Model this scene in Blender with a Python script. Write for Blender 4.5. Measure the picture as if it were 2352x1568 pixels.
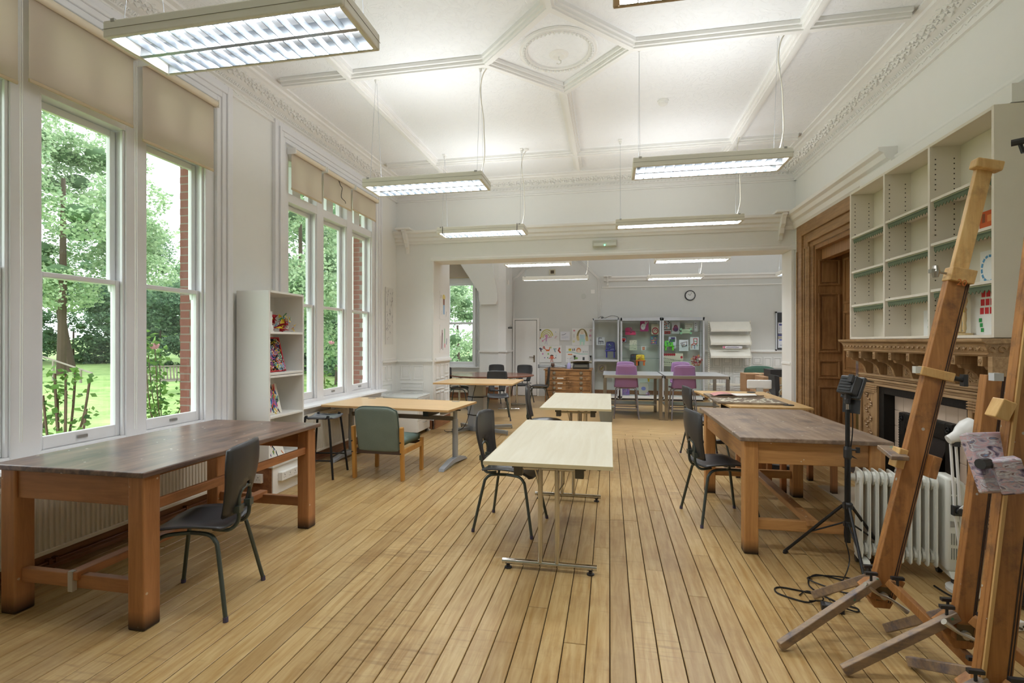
import bpy, bmesh, math, random
import numpy as np
from mathutils import Vector, Matrix
R = math.radians; PI = math.pi
random.seed(7); rng = np.random.default_rng(7)
S = bpy.context.scene; COL = S.collection
for o in list(bpy.data.objects): bpy.data.objects.remove(o)

# ------------------------------------------------------------------ camera, world, exposure
cd = bpy.data.cameras.new('camera'); cam = bpy.data.objects.new('camera', cd); COL.objects.link(cam)
cd.sensor_width = 36; cd.lens = 36 * 1149 / 2352; cd.clip_end = 300; cd.clip_start = .05
cam.location = (0, 0, 1.5); cam.rotation_euler = (R(90), 0, math.atan(224 / 1149)); S.camera = cam
W = bpy.data.worlds.new('sky'); S.world = W; W.use_nodes = True
bg = W.node_tree.nodes['Background']; bg.inputs[0].default_value = (.90, .955, 1, 1); bg.inputs[1].default_value = 2.9
S.view_settings.view_transform = 'Standard'; S.view_settings.look = 'None'; S.view_settings.gamma = 1
S.view_settings.exposure = 0.5; S.view_settings.use_curve_mapping = False
UP_W, DOWN_W = 8, 22          # watts of each fitting's up-light and down-light
try:
    S.cycles.max_bounces = 8; S.cycles.diffuse_bounces = 5; S.cycles.transparent_max_bounces = 24
    S.cycles.sample_clamp_indirect = 6; S.cycles.caustics_reflective = False; S.cycles.caustics_refractive = False
except Exception: pass

# ------------------------------------------------------------------ materials
MATS = {}
def srgb(h):
    c = [int(h[i:i+2], 16) / 255 for i in (0, 2, 4)]
    return tuple(x / 12.92 if x <= .04045 else ((x + .055) / 1.055) ** 2.4 for x in c) + (1,)
def newmat(name):
    m = bpy.data.materials.new(name); m.use_nodes = True; MATS[name] = m
    return m, m.node_tree, m.node_tree.nodes['Principled BSDF']
def plain(hexc, rough=.5, metal=0, bump=0, bscale=60, var=.06, spec=None):
    key = f'{hexc}_{rough}_{metal}_{bump}_{bscale}'
    if key in MATS: return MATS[key]
    m, t, b = newmat(key); N = t.nodes; L = t.links
    b.inputs['Roughness'].default_value = rough; b.inputs['Metallic'].default_value = metal
    if spec is not None: b.inputs['Specular IOR Level'].default_value = spec
    tc = N.new('ShaderNodeTexCoord'); nz = N.new('ShaderNodeTexNoise'); nz.inputs['Scale'].default_value = 7
    nz.inputs['Detail'].default_value = 4
    L.new(tc.outputs['Object'], nz.inputs['Vector'])
    mx = N.new('ShaderNodeMix'); mx.data_type = 'RGBA'; c = srgb(hexc)
    mx.inputs[6].default_value = tuple(x * (1 - var) for x in c[:3]) + (1,)
    mx.inputs[7].default_value = tuple(min(1, x * (1 + var)) for x in c[:3]) + (1,)
    L.new(nz.outputs['Fac'], mx.inputs[0]); L.new(mx.outputs[2], b.inputs['Base Color'])
    if bump:
        n2 = N.new('ShaderNodeTexNoise'); n2.inputs['Scale'].default_value = bscale; n2.inputs['Detail'].default_value = 3
        L.new(tc.outputs['Object'], n2.inputs['Vector'])
        bp = N.new('ShaderNodeBump'); bp.inputs['Strength'].default_value = bump; bp.inputs['Distance'].default_value = .01
        L.new(n2.outputs['Fac'], bp.inputs['Height']); L.new(bp.outputs['Normal'], b.inputs['Normal'])
    return m
def wood(name, c1, c2, axis='Y', scale=1, rough=.45, dirt=None, dirt_amt=.5, board=False, spots=None, foot=None, dsc=1.6):
    if name in MATS: return MATS[name]
    m, t, b = newmat(name); N = t.nodes; L = t.links
    tc = N.new('ShaderNodeTexCoord'); mp = N.new('ShaderNodeMapping'); k = {'X': 0, 'Y': 1, 'Z': 2}[axis]
    sc = [14 * scale] * 3; sc[k] = 1.1 * scale; mp.inputs['Scale'].default_value = sc
    oi = N.new('ShaderNodeObjectInfo')
    if board:
        g = N.new('ShaderNodeNewGeometry'); ad = N.new('ShaderNodeVectorMath'); ad.operation = 'MULTIPLY_ADD'
        cx = N.new('ShaderNodeCombineXYZ'); L.new(oi.outputs['Random'], cx.inputs[0]); L.new(oi.outputs['Random'], cx.inputs[1])
        ad.inputs[1].default_value = (37, 23, 0); L.new(cx.outputs[0], ad.inputs[0]); L.new(g.outputs['Position'], ad.inputs[2])
        L.new(ad.outputs[0], mp.inputs['Vector'])
    else: L.new(tc.outputs['Object'], mp.inputs['Vector'])
    nz = N.new('ShaderNodeTexNoise'); nz.inputs['Scale'].default_value = 2.2; nz.inputs['Detail'].default_value = 7; nz.inputs['Roughness'].default_value = .62
    nz.inputs['Distortion'].default_value = .5; L.new(mp.outputs[0], nz.inputs['Vector'])
    cr = N.new('ShaderNodeValToRGB'); cr.color_ramp.elements[0].position = .32; cr.color_ramp.elements[1].position = .68
    cr.color_ramp.elements[0].color = srgb(c2); cr.color_ramp.elements[1].color = srgb(c1)
    L.new(nz.outputs['Fac'], cr.inputs[0]); out = cr.outputs[0]
    src = g.outputs['Position'] if board else tc.outputs['Object']
    def mixin(fac, col, blend='MIX'):
        nonlocal out
        mx = N.new('ShaderNodeMix'); mx.data_type = 'RGBA'; mx.blend_type = blend
        L.new(fac, mx.inputs[0]); L.new(out, mx.inputs[6])
        if isinstance(col, str): mx.inputs[7].default_value = srgb(col)
        else: L.new(col, mx.inputs[7])
        out = mx.outputs[2]
    if board:
        r2 = N.new('ShaderNodeValToRGB'); e = r2.color_ramp.elements
        e[0].color = (.80, .77, .74, 1); e[1].color = (1.0, 1.0, 1.0, 1); e[1].position = .7
        L.new(oi.outputs['Random'], r2.inputs[0]); one = N.new('ShaderNodeValue'); one.outputs[0].default_value = 1
        mixin(one.outputs[0], r2.outputs[0], 'MULTIPLY')
    if dirt:
        n3 = N.new('ShaderNodeTexNoise'); n3.inputs['Scale'].default_value = dsc; n3.inputs['Detail'].default_value = 8; n3.inputs['Roughness'].default_value = .7
        L.new(src, n3.inputs['Vector']); r3 = N.new('ShaderNodeValToRGB')
        r3.color_ramp.elements[0].position = .5; r3.color_ramp.elements[1].position = .72
        r3.color_ramp.elements[0].color = (0, 0, 0, 1); r3.color_ramp.elements[1].color = (dirt_amt,) * 3 + (1,)
        L.new(n3.outputs['Fac'], r3.inputs[0]); mixin(r3.outputs[0], dirt)
        if board:   # scuffs across the boards
            m4 = N.new('ShaderNodeMapping'); m4.inputs['Scale'].default_value = (2.2, 24, 1); L.new(ad.outputs[0], m4.inputs['Vector'])
            n4 = N.new('ShaderNodeTexNoise'); n4.inputs['Scale'].default_value = 1.5; n4.inputs['Detail'].default_value = 5; L.new(m4.outputs[0], n4.inputs['Vector'])
            n5 = N.new('ShaderNodeTexNoise'); n5.inputs['Scale'].default_value = 1.1; n5.inputs['Detail'].default_value = 3; L.new(src, n5.inputs['Vector'])
            mu = N.new('ShaderNodeMath'); mu.operation = 'MULTIPLY'; L.new(n4.outputs['Fac'], mu.inputs[0]); L.new(n5.outputs['Fac'], mu.inputs[1])
            r4 = N.new('ShaderNodeValToRGB'); r4.color_ramp.elements[0].position = .31; r4.color_ramp.elements[1].position = .42
            r4.color_ramp.elements[0].color = (0, 0, 0, 1); r4.color_ramp.elements[1].color = (.42, .42, .42, 1)
            L.new(mu.outputs[0], r4.inputs[0]); mixin(r4.outputs[0], '6b4a2a')
    if spots:
        v = N.new('ShaderNodeTexVoronoi'); v.inputs['Scale'].default_value = 17; L.new(src, v.inputs['Vector'])
        v2 = N.new('ShaderNodeTexNoise'); v2.inputs['Scale'].default_value = 11; L.new(src, v2.inputs['Vector'])
        lt = N.new('ShaderNodeMath'); lt.operation = 'LESS_THAN'; L.new(v.outputs['Distance'], lt.inputs[0]); lt.inputs[1].default_value = .13
        gt = N.new('ShaderNodeMath'); gt.operation = 'GREATER_THAN'; L.new(v2.outputs['Fac'], gt.inputs[0]); gt.inputs[1].default_value = .55
        mu = N.new('ShaderNodeMath'); mu.operation = 'MULTIPLY'; L.new(lt.outputs[0], mu.inputs[0]); L.new(gt.outputs[0], mu.inputs[1])
        mixin(mu.outputs[0], spots)
    if foot:   # leg colour gets darker towards its foot (object z measured from the floor)
        sx = N.new('ShaderNodeSeparateXYZ'); L.new(tc.outputs['Object'], sx.inputs[0])
        mr = N.new('ShaderNodeMapRange'); mr.inputs[1].default_value = .10; mr.inputs[2].default_value = .01
        L.new(sx.outputs[2], mr.inputs[0]); mixin(mr.outputs[0], foot)
    L.new(out, b.inputs['Base Color'])
    rr = N.new('ShaderNodeMapRange'); rr.inputs[3].default_value = rough * .8; rr.inputs[4].default_value = min(1, rough * 1.25)
    L.new(nz.outputs['Fac'], rr.inputs[0]); L.new(rr.outputs[0], b.inputs['Roughness'])
    bp = N.new('ShaderNodeBump'); bp.inputs['Strength'].default_value = .12; bp.inputs['Distance'].default_value = .004
    L.new(nz.outputs['Fac'], bp.inputs['Height']); L.new(bp.outputs['Normal'], b.inputs['Normal'])
    return m
def emit(name, col, s):
    m, t, b = newmat(name); b.inputs['Base Color'].default_value = col; b.inputs['Emission Color'].default_value = col
    b.inputs['Emission Strength'].default_value = s; return m
def glassy(name, tint=(1, 1, 1, 1), rough=.02, ior=1.45):
    m, t, b = newmat(name); N = t.nodes; L = t.links; N.remove(b)
    tr = N.new('ShaderNodeBsdfTransparent'); tr.inputs[0].default_value = tint
    gl = N.new('ShaderNodeBsdfGlossy'); gl.inputs['Roughness'].default_value = rough
    lw = N.new('ShaderNodeLayerWeight'); pw = N.new('ShaderNodeMath'); pw.operation = 'POWER'; pw.inputs[1].default_value = 5; L.new(lw.outputs['Facing'], pw.inputs[0])
    fr = N.new('ShaderNodeMath'); fr.operation = 'MULTIPLY_ADD'; fr.inputs[1].default_value = .9 - ((ior - 1) / (ior + 1)) ** 2; fr.inputs[2].default_value = ((ior - 1) / (ior + 1)) ** 2; L.new(pw.outputs[0], fr.inputs[0]); mx = N.new('ShaderNodeMixShader')
    L.new(fr.outputs[0], mx.inputs[0]); L.new(tr.outputs[0], mx.inputs[1]); L.new(gl.outputs[0], mx.inputs[2])
    L.new(mx.outputs[0], N['Material Output'].inputs[0]); return m
def translucent(name, hexc, f=.4, hex2=None, scale=4):
    m, t, b = newmat(name); N = t.nodes; L = t.links; b.inputs['Roughness'].default_value = .9
    tl = N.new('ShaderNodeBsdfTranslucent'); mx = N.new('ShaderNodeMixShader'); mx.inputs[0].default_value = f
    col = N.new('ShaderNodeMix'); col.data_type = 'RGBA'; col.inputs[6].default_value = srgb(hexc); col.inputs[7].default_value = srgb(hex2 or hexc)
    if hex2:
        a = N.new('ShaderNodeAttribute'); a.attribute_name = 'tint'; L.new(a.outputs['Fac'], col.inputs[0])
    L.new(col.outputs[2], b.inputs['Base Color']); L.new(col.outputs[2], tl.inputs[0])
    L.new(b.outputs[0], mx.inputs[1]); L.new(tl.outputs[0], mx.inputs[2]); L.new(mx.outputs[0], N['Material Output'].inputs[0]); return m
WALL = plain('eeeeeb', .6, bump=.10, bscale=9, var=.015)
PAINT = plain('f0efec', .38, var=.015)
WINP = plain('ededf0', .35, var=.02)
CREAM = plain('dedacb', .55, var=.03)
PANELP = plain('ececea', .45, var=.02)
def ceil_mat():
    m, t, b = newmat('ceiling_embossed'); N = t.nodes; L = t.links
    b.inputs['Base Color'].default_value = srgb('f2f3f4'); b.inputs['Roughness'].default_value = .5
    tc = N.new('ShaderNodeTexCoord'); n = N.new('ShaderNodeTexNoise'); n.inputs['Scale'].default_value = 6.5; n.inputs['Detail'].default_value = 3; n.inputs['Distortion'].default_value = 2.2
    L.new(tc.outputs['Object'], n.inputs['Vector']); r = N.new('ShaderNodeValToRGB'); e = r.color_ramp.elements
    e[0].position = .46; e[0].color = (0, 0, 0, 1); e[1].position = .54; e[1].color = (0, 0, 0, 1); x = e.new(.5); x.color = (1, 1, 1, 1)
    L.new(n.outputs['Fac'], r.inputs[0]); bp = N.new('ShaderNodeBump'); bp.inputs['Strength'].default_value = .35; bp.inputs['Distance'].default_value = .008
    L.new(r.outputs[0], bp.inputs['Height']); L.new(bp.outputs['Normal'], b.inputs['Normal']); return m
CEIL = ceil_mat()
GLASS = glassy('window_glass', (.97, .985, .975, 1)); CABGLASS = glassy('cabinet_glass', (.988, .995, .992, 1), ior=1.3)
BLIND = translucent('blind_fabric', 'e8ddd0', .5)
CHROME = plain('c9c7c2', .12, 1, var=.02); STEEL = plain('a9a59e', .3, 1, var=.08); ALU = plain('cdd2d9', .35, .35, var=.02)
GREYM = plain('a3a9b0', .4, .1, var=.03); BLACKP = plain('2b2b2d', .38, var=.1); BLACKM = plain('1b1b1d', .4, .2); TUBE = plain('4c5450', .35, .4, var=.06)
CHPLAS = plain('39393b', .36, bump=.05, bscale=300, var=.08)
WHITEP = plain('efeeea', .35, var=.015); LAMPB = plain('f5f3ea', .4, var=.03); RAD = plain('e2dcd0', .4, var=.02); OILW = plain('dfe0d8', .3, var=.03)
OAKF = wood('floor_oak', 'c9ae7c', 'aa8650', 'Y', 1.2, .34, '7a5430', .45, board=True)
OAKX = wood('floor_oak_cross', 'cbb07e', 'ab8852', 'X', 1.2, .34, '7a5430', .45, board=True)
LEGW = wood('bench_leg', 'bd8557', 'a06c44', 'Z', 1, .42, '5a3218', .35, foot='2a1c14', spots='cdb79c')
RAILX = wood('bench_rail_x', 'bb8458', '9e6b46', 'X', 1, .42, '5a3218', .35); RAILY = wood('bench_rail_y', 'bd8052', '9c6640', 'Y', 1, .45, '5a3218', .4)
LEGW2 = wood('bench_leg_pale', 'c8955c', 'a87544', 'Z', 1, .45, '5a3a1e', .4, foot='2d221a', spots='d8cdb8')
RAILX2 = wood('bench_rail_pale_x', 'c9985f', 'a67646', 'X', 1, .45, '5f4022', .4, spots='d8cdb8'); RAILY2 = wood('bench_rail_pale_y', 'c0905c', '9a6c44', 'Y', 1, .45, '5f4022', .4, spots='d8cdb8')
TOPD = wood('bench_top_dark', '8f7464', '50403a', 'Y', .8, .3, '3a3440', .8, dsc=2.6, spots='c9c3bb'); TOPD2 = wood('bench_top_worn', 'a08c79', '77614f', 'Y', .8, .45, '4a4850', .8, dsc=2.6, spots='cfc8bd')
MAPLE = wood('maple_laminate', 'e0dbc8', 'd3cbb2', 'Y', .5, .3); MAPLEE = plain('cfc19a', .4)
BEECH = wood('beech_laminate', 'd9b98c', 'cba777', 'X', .6, .35); BEECHE = plain('c79f6b', .45); BEECHY = wood('beech_laminate_y', 'd2b078', 'c39d64', 'Y', .6, .4)
OAKD = wood('old_oak', 'aa7e52', '85603a', 'Z', 1, .42, '4b2f1a', .5); OAKDY = wood('old_oak_y', 'b08a60', '8c6a44', 'Y', 1, .42, '4b2f1a', .5)
OAKC = wood('carved_oak', 'bd9a70', '95724c', 'Z', 1.5, .45, '4b2f1a', .45); OAKCY = wood('carved_oak_y', 'c0a078', '987650', 'Y', 1.5, .45, '4b2f1a', .45)
EAS = wood('easel_wood', 'b58049', '8f5d32', 'Z', 1, .42, '3a2e2a', .9, dsc=5, spots='b9b2a6'); EASL = wood('easel_wood_pale', 'dcb87c', 'c99c5e', 'Z', 1, .42, '7a5a34', .6, dsc=6)
EASD = wood('easel_wood_painty', 'a78c6e', '7a695a', 'X', 1, .5, '4a4c60', .9, dsc=9, spots='4f8a66'); MAHOG = wood('mahogany', '8f604c', '70463a', 'X', .7, .2)
CHEST = wood('plan_chest_oak', 'ad8152', '7f5834', 'X', 1.2, .45, '3f2917', .75, dsc=3.5, spots='cbbba2'); GCHW = wood('beech_leg', 'c8954c', 'b57f3b', 'Z', .8, .35)
SKIRT = wood('skirting_brown', 'a3704a', '80543a', 'Y', 1, .4, '4a2c1a', .4)
CARD = plain('b08a66', .8); GREENF = plain('77837a', .95, bump=.4, bscale=260, var=.12)
PURPLE = plain('97709c', .4, var=.05); LILAC = plain('a584b4', .4, var=.05)
TILE = plain('d9c3ae', .25, var=.04); IRON = plain('23211f', .5, .6, bump=.15, bscale=30)

# ------------------------------------------------------------------ mesh helpers
class MB:
    def __init__(s): s.v = []; s.f = []; s.mi = []; s.m = 0
    def add(s, vs, fs, mat=None):
        b = len(s.v); s.v += [tuple(x) for x in vs]; s.f += [tuple(i + b for i in f) for f in fs]; s.mi += [s.m if mat is None else mat] * len(fs); return s
    def box(s, x0, x1, y0, y1, z0, z1, mat=None):
        return s.add([(x, y, z) for z in (z0, z1) for y in (y0, y1) for x in (x0, x1)],
                     [(0, 2, 3, 1), (4, 5, 7, 6), (0, 1, 5, 4), (2, 6, 7, 3), (0, 4, 6, 2), (1, 3, 7, 5)], mat)
    def obox(s, c, sx, sy, sz, M=None, mat=None):
        b = len(s.v); s.box(-sx/2, sx/2, -sy/2, sy/2, -sz/2, sz/2, mat); c = Vector(c)
        for i in range(b, len(s.v)):
            p = Vector(s.v[i]); p = (M @ p if M else p) + c; s.v[i] = tuple(p)
        return s
    def beam(s, p0, p1, w, h, up=(0, 0, 1), mat=None):
        p0, p1 = Vector(p0), Vector(p1); d = (p1 - p0); L = d.length; d.normalize(); u = Vector(up); sd = d.cross(u)
        if sd.length < 1e-4: sd = Vector((1, 0, 0))
        sd.normalize(); u = sd.cross(d)
        vs = [p + sd * a * w / 2 + u * b * h / 2 for p in (p0, p1) for a, b in ((-1, -1), (1, -1), (1, 1), (-1, 1))]
        return s.add(vs, [(0, 1, 2, 3), (7, 6, 5, 4), (0, 4, 5, 1), (1, 5, 6, 2), (2, 6, 7, 3), (3, 7, 4, 0)], mat)
    def tube(s, pts, r, n=8, mat=None, closed=False):
        P = [Vector(p) for p in pts]; k = len(P); rs = r if isinstance(r, (list, tuple)) else [r] * k; b = len(s.v); up = None; vs = []
        for i, p in enumerate(P):
            a = P[i - 1] if (i or closed) else P[0]; c = P[(i + 1) % k] if (i < k - 1 or closed) else P[-1]
            d = (c - a); d = d.normalized() if d.length > 1e-9 else Vector((0, 0, 1))
            if up is None:
                up = d.orthogonal().normalized()
            up = (up - d * up.dot(d)); up = up.normalized() if up.length > 1e-6 else d.orthogonal().normalized(); sd = d.cross(up)
            vs += [p + (up * math.cos(2 * PI * j / n) + sd * math.sin(2 * PI * j / n)) * rs[i] for j in range(n)]
        fs = [(i * n + j, i * n + (j + 1) % n, (i + 1) * n + (j + 1) % n, (i + 1) * n + j) for i in range(k - 1) for j in range(n)]
        if closed: fs += [((k - 1) * n + j, (k - 1) * n + (j + 1) % n, (j + 1) % n, j) for j in range(n)]
        else: fs += [tuple(range(n))[::-1], tuple((k - 1) * n + j for j in range(n))]
        return s.add(vs, fs, mat)
    def cyl(s, p0, p1, r0, r1=None, n=16, mat=None):
        return s.tube([p0, p1], [r0, r0 if r1 is None else r1], n, mat)
    def lathe(s, prof, c=(0, 0, 0), n=20, mat=None, M=None):
        vs = []; c = Vector(c)
        for r, z in prof:
            for j in range(n):
                p = Vector((r * math.cos(2 * PI * j / n), r * math.sin(2 * PI * j / n), z)); p = M @ p if M else p; vs.append(p + c)
        fs = [(i * n + j, i * n + (j + 1) % n, (i + 1) * n + (j + 1) % n, (i + 1) * n + j) for i in range(len(prof) - 1) for j in range(n)]
        if prof[0][0] > 1e-5 and prof[0][1] != prof[1][1]: fs.append(tuple(range(n))[::-1])
        if prof[-1][0] > 1e-5 and prof[-1][1] != prof[-2][1]: fs.append(tuple((len(prof) - 1) * n + j for j in range(n)))
        return s.add(vs, fs, mat)
    def prism(s, poly, a0, a1, axis='y', mat=None):
        f = {'x': lambda p, a: (a, p[0], p[1]), 'y': lambda p, a: (p[0], a, p[1]), 'z': lambda p, a: (p[0], p[1], a)}[axis]; n = len(poly)
        return s.add([f(p, a0) for p in poly] + [f(p, a1) for p in poly],
                     [tuple(range(n)), tuple(range(2 * n - 1, n - 1, -1))] + [(i, i + n, (i + 1) % n + n, (i + 1) % n) for i in range(n)], mat)
    def blob(s, c, rx, ry=None, rz=None, mat=None, M=None):
        ry = ry or rx; rz = rz or rx; c = Vector(c); vs = []
        for q in ((1, 0, 0), (-1, 0, 0), (0, 1, 0), (0, -1, 0), (0, 0, 1), (0, 0, -1)):
            p = Vector((q[0] * rx, q[1] * ry, q[2] * rz)); vs.append(c + (M @ p if M else p))
        return s.add(vs, [(0, 2, 4), (2, 1, 4), (1, 3, 4), (3, 0, 4), (2, 0, 5), (1, 2, 5), (3, 1, 5), (0, 3, 5)], mat)
    def grid(s, fn, nu, nv, skip=None, mat=None):
        vs = [fn(i / (nu - 1), j / (nv - 1)) for j in range(nv) for i in range(nu)]
        fs = [(j * nu + i, j * nu + i + 1, (j + 1) * nu + i + 1, (j + 1) * nu + i) for j in range(nv - 1) for i in range(nu - 1) if not (skip and skip(i, j))]
        return s.add(vs, fs, mat)
    def mesh(s, name, mats):
        me = bpy.data.meshes.new(name); me.from_pydata(s.v, [], s.f)
        for m in (mats if isinstance(mats, (list, tuple)) else [mats]): me.materials.append(m)
        if isinstance(mats, (list, tuple)): me.polygons.foreach_set('material_index', s.mi)
        bm = bmesh.new(); bm.from_mesh(me); bmesh.ops.recalc_face_normals(bm, faces=bm.faces); bm.to_mesh(me); bm.free()
        return me
def part(name, mb, mat, parent=None, smooth=False, bev=0, loc=None, rot=None, solid=0, world=False, sub=0, kind=None, label=None):
    if world and parent is not None:     # vertices given in world space: move them to the parent's frame
        r = parent; off = Vector((0, 0, 0))
        while r is not None: off += Vector(r.location); r = r.parent
        mb.v = [tuple(Vector(v) - off) for v in mb.v]
    o = bpy.data.objects.new(name, mb.mesh(name, mat) if isinstance(mb, MB) else mb); COL.objects.link(o); o.parent = parent
    if loc: o.location = loc
    if rot: o.rotation_euler = rot
    if solid: md = o.modifiers.new('s', 'SOLIDIFY'); md.thickness = solid; md.offset = 0
    if bev: md = o.modifiers.new('b', 'BEVEL'); md.width = bev; md.segments = 2; md.limit_method = 'ANGLE'; md.angle_limit = R(40)
    if sub: md = o.modifiers.new('u', 'SUBSURF'); md.levels = sub; md.render_levels = sub
    if smooth:
        o.data.polygons.foreach_set('use_smooth', [True] * len(o.data.polygons))
        if not sub:
            try: o.data.set_sharp_from_angle(angle=R(42))
            except Exception: pass
    if kind: o['kind'] = kind
    if label: o['label'] = label
    return o
def T(name, label=None, cat=None, loc=(0, 0, 0), rz=0, group=None, kind=None):
    o = bpy.data.objects.new(name, None); COL.objects.link(o); o.location = loc; o.rotation_euler = (0, 0, rz); o.empty_display_size = .1
    return tag(o, label, cat, group, kind)
def tag(o, label=None, cat=None, group=None, kind=None):
    for k, v in (('label', label), ('category', cat), ('group', group), ('kind', kind)):
        if v: o[k] = v
    return o
def solo(name, mb, mat, label, cat, group=None, kind=None, **kw):   # a thing that is one mesh, origin at its base
    xs = [v[0] for v in mb.v]; ys = [v[1] for v in mb.v]; zs = [v[2] for v in mb.v]
    c = Vector(((min(xs) + max(xs)) / 2, (min(ys) + max(ys)) / 2, min(zs))); mb.v = [tuple(Vector(v) - c) for v in mb.v]
    return tag(part(name, mb, mat, None, loc=c, **kw), label, cat, group, kind)
def dup(root, loc, rz, label, group=None):
    def cp(o, par):
        c = o.copy(); COL.objects.link(c); c.parent = par
        for ch in o.children: cp(ch, c)
        return c
    r = cp(root, None); r.location = loc; r.rotation_euler = (0, 0, rz); r['label'] = label
    if group: r['group'] = group
    return r
def bx(*a): return MB().box(*a)
def arc(c, r, a0, a1, n, f=lambda x, y: (x, y)):
    return [f(c[0] + r * math.cos(R(a0 + (a1 - a0) * i / n)), c[1] + r * math.sin(R(a0 + (a1 - a0) * i / n))) for i in range(n + 1)]
def smoothline(pts, n=6):
    P = [Vector(p) for p in pts]; out = []
    for i in range(len(P) - 1):
        a = P[max(i - 1, 0)]; b = P[i]; c = P[i + 1]; d = P[min(i + 2, len(P) - 1)]
        for k in range(n):
            t = k / n; out.append(.5 * ((2 * b) + (c - a) * t + (2 * a - 5 * b + 4 * c - d) * t * t + (3 * b - a - 3 * c + d) * t ** 3))
    return out + [P[-1]]

# ------------------------------------------------------------------ area lamps inside fittings / portals
def area(name, loc, rot, sx, sy, w, portal=False, col=(.95, .975, 1), parent=None):
    l = bpy.data.lights.new(name, 'AREA'); l.shape = 'RECTANGLE'; l.size = sx; l.size_y = sy; l.energy = w; l.color = col
    if portal: l.cycles.is_portal = True
    o = bpy.data.objects.new(name, l); COL.objects.link(o); o.location = loc; o.rotation_euler = rot; o.parent = parent
    return o
area('window_portal', (-4.1, 2.92, 2.1), (0, R(-90), 0), 3, 2.6, 1, True)
area('window_portal', (-4.1, 6.21, 2.1), (0, R(-90), 0), 3, 2.6, 1, True)
area('window_portal', (-4.1, -1.8, 2.1), (0, R(-90), 0), 3, 2.6, 1, True)

# ------------------------------------------------------------------ room shell
XL, XR, YB, YF, ZC = -3.64, 2.73, -3.2, 8.15, 4.15
fl = part('floor', bx(XL - .1, 5.2, YB, 13.8, -.12, -.014).box(-4.7, XL - .1, 8.5, 13.0, -.12, -.014), plain('2a1d12', .9)); fl['kind'] = 'structure'
bl = {}
def board(x, y, L, w, horiz=False):
    key = (round(L, 2), horiz)
    if key not in bl:
        g = .0024; k = .0024
        m = MB()
        if not horiz: a, b, c, d = g, w - g, g, L - g
        else: a, b, c, d = g, L - g, g, w - g
        m.add([(a, c, -.013), (b, c, -.013), (b, d, -.013), (a, d, -.013), (a, c, -k), (b, c, -k), (b, d, -k), (a, d, -k),
               (a + k, c + k, 0), (b - k, c + k, 0), (b - k, d - k, 0), (a + k, d - k, 0)],
              [(0, 1, 5, 4), (1, 2, 6, 5), (2, 3, 7, 6), (3, 0, 4, 7), (4, 5, 9, 8), (5, 6, 10, 9), (6, 7, 11, 10), (7, 4, 8, 11), (8, 9, 10, 11)])
        bl[key] = m.mesh('floorboard', OAKX if horiz else OAKF)
    part('floorboard', bl[key], None, fl, loc=(x, y, 0))
BW = .1138; rows = 56
for i in range(rows):
    x = XL + i * BW; y = 1.3 - random.choice([0, .3, .6, .9]); far = 7.9
    while y < far - .01:
        L = random.choice([2.1, 2.7, 3.3, 3.9, 4.5]); L = far - y if y + L > far - .6 else L
        board(x, y, round(L, 2), BW); y += L
for j in range(9):        # boards laid the other way at the threshold
    x = XL if j < 3 else -2.95
    while x < 2.6:
        L = random.choice([1.6, 2.0, 2.4]); L = 2.72 - x if x + L > 2.1 else L
        board(x, 7.9 + j * .1, round(L, 2), .1, True); x += L
rest = MB()
y = 8.8
while y < 13.7: rest.box(-4.6, 5.1, y + .001, y + .099, -.013, 0); y += .1
rest.box(XL, XR, YB, .39, -.013, -.001)
part('floorboards', rest, wood('far_floor', 'bd9f70', '9f7f50', 'X', 1.2, .34), fl, kind='stuff')

# left wall with two visible triple windows and an unseen one added behind the camera for fill light
W1 = [1.86, 2.62, 3.38]; W2 = [5.18, 5.92, 6.66]; W0 = [-2.86, -2.10, -1.34]; LW = .59
def win_span(w): return w[0] - .1, w[2] + LW + .1
wl = MB(); prev = YB - .2
for w in (W0, W1, W2):
    a, b = win_span(w); wl.box(-4.0, XL, prev, a, -.12, ZC + .1); wl.box(-4.0, XL, a, b, -.12, .70); wl.box(-4.0, XL, a, b, 3.74, ZC + .1); prev = b
wl.box(-4.0, XL, prev, YF, -.12, ZC + .1)
WLo = part('wall_left', wl, WALL); WLo['kind'] = 'structure'
BRICK = plain('7d4a3e', .85, bump=.4, bscale=70, var=.18)
brm = bx(-.105, .105, 0, .006, 0, .062).mesh('brick', BRICK); brs = bx(-.05, .05, 0, .006, 0, .062).mesh('brick', BRICK)
for w in (W1, W2):
    ye = win_span(w)[1]
    for k in range(38):
        half = k % 2
        part('brick', brs if half else brm, None, WLo, loc=(-3.905 if not half else -3.955, ye - .006, .60 + k * .075))
mo = MB()
for w in (W1, W2): ye = win_span(w)[1]; mo.box(-4.004, -3.86, ye - .0035, ye + .001, .45, 3.5)
part('mortar', mo, plain('857b72', .95), WLo)
ex = MB()
for (a, b) in ((win_span(W1)[1], win_span(W2)[0]), (win_span(W2)[1], 8.6), (win_span(W0)[1], win_span(W1)[0])):
    ex.box(-4.012, -4.0, a, b, -.5, 4.3)
part('outer_brickwork', ex, plain('6f6660', .9), WLo)
mb = MB().box(XR, 3.2, YB - .2, 4.62, -.12, ZC + .1).box(XR, 3.2, 5.24, 5.95, -.12, ZC + .1).box(XR, 3.2, 4.62, 5.24, .62, ZC + .1).box(3.12, 3.2, 4.62, 5.24, -.12, .62).box(XR, 3.2, 7.45, YF, -.12, ZC + .1).box(XR, 3.2, 5.95, 7.45, 2.8, ZC + .1).box(3.12, 3.2, 5.95, 7.45, -.12, 2.8)
o = part('wall_right', mb, WALL); o['kind'] = 'structure'
o = part('wall_back', bx(XL - .1, 3.2, YB - .2, YB, -.12, ZC + .1), WALL); o['kind'] = 'structure'
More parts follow.
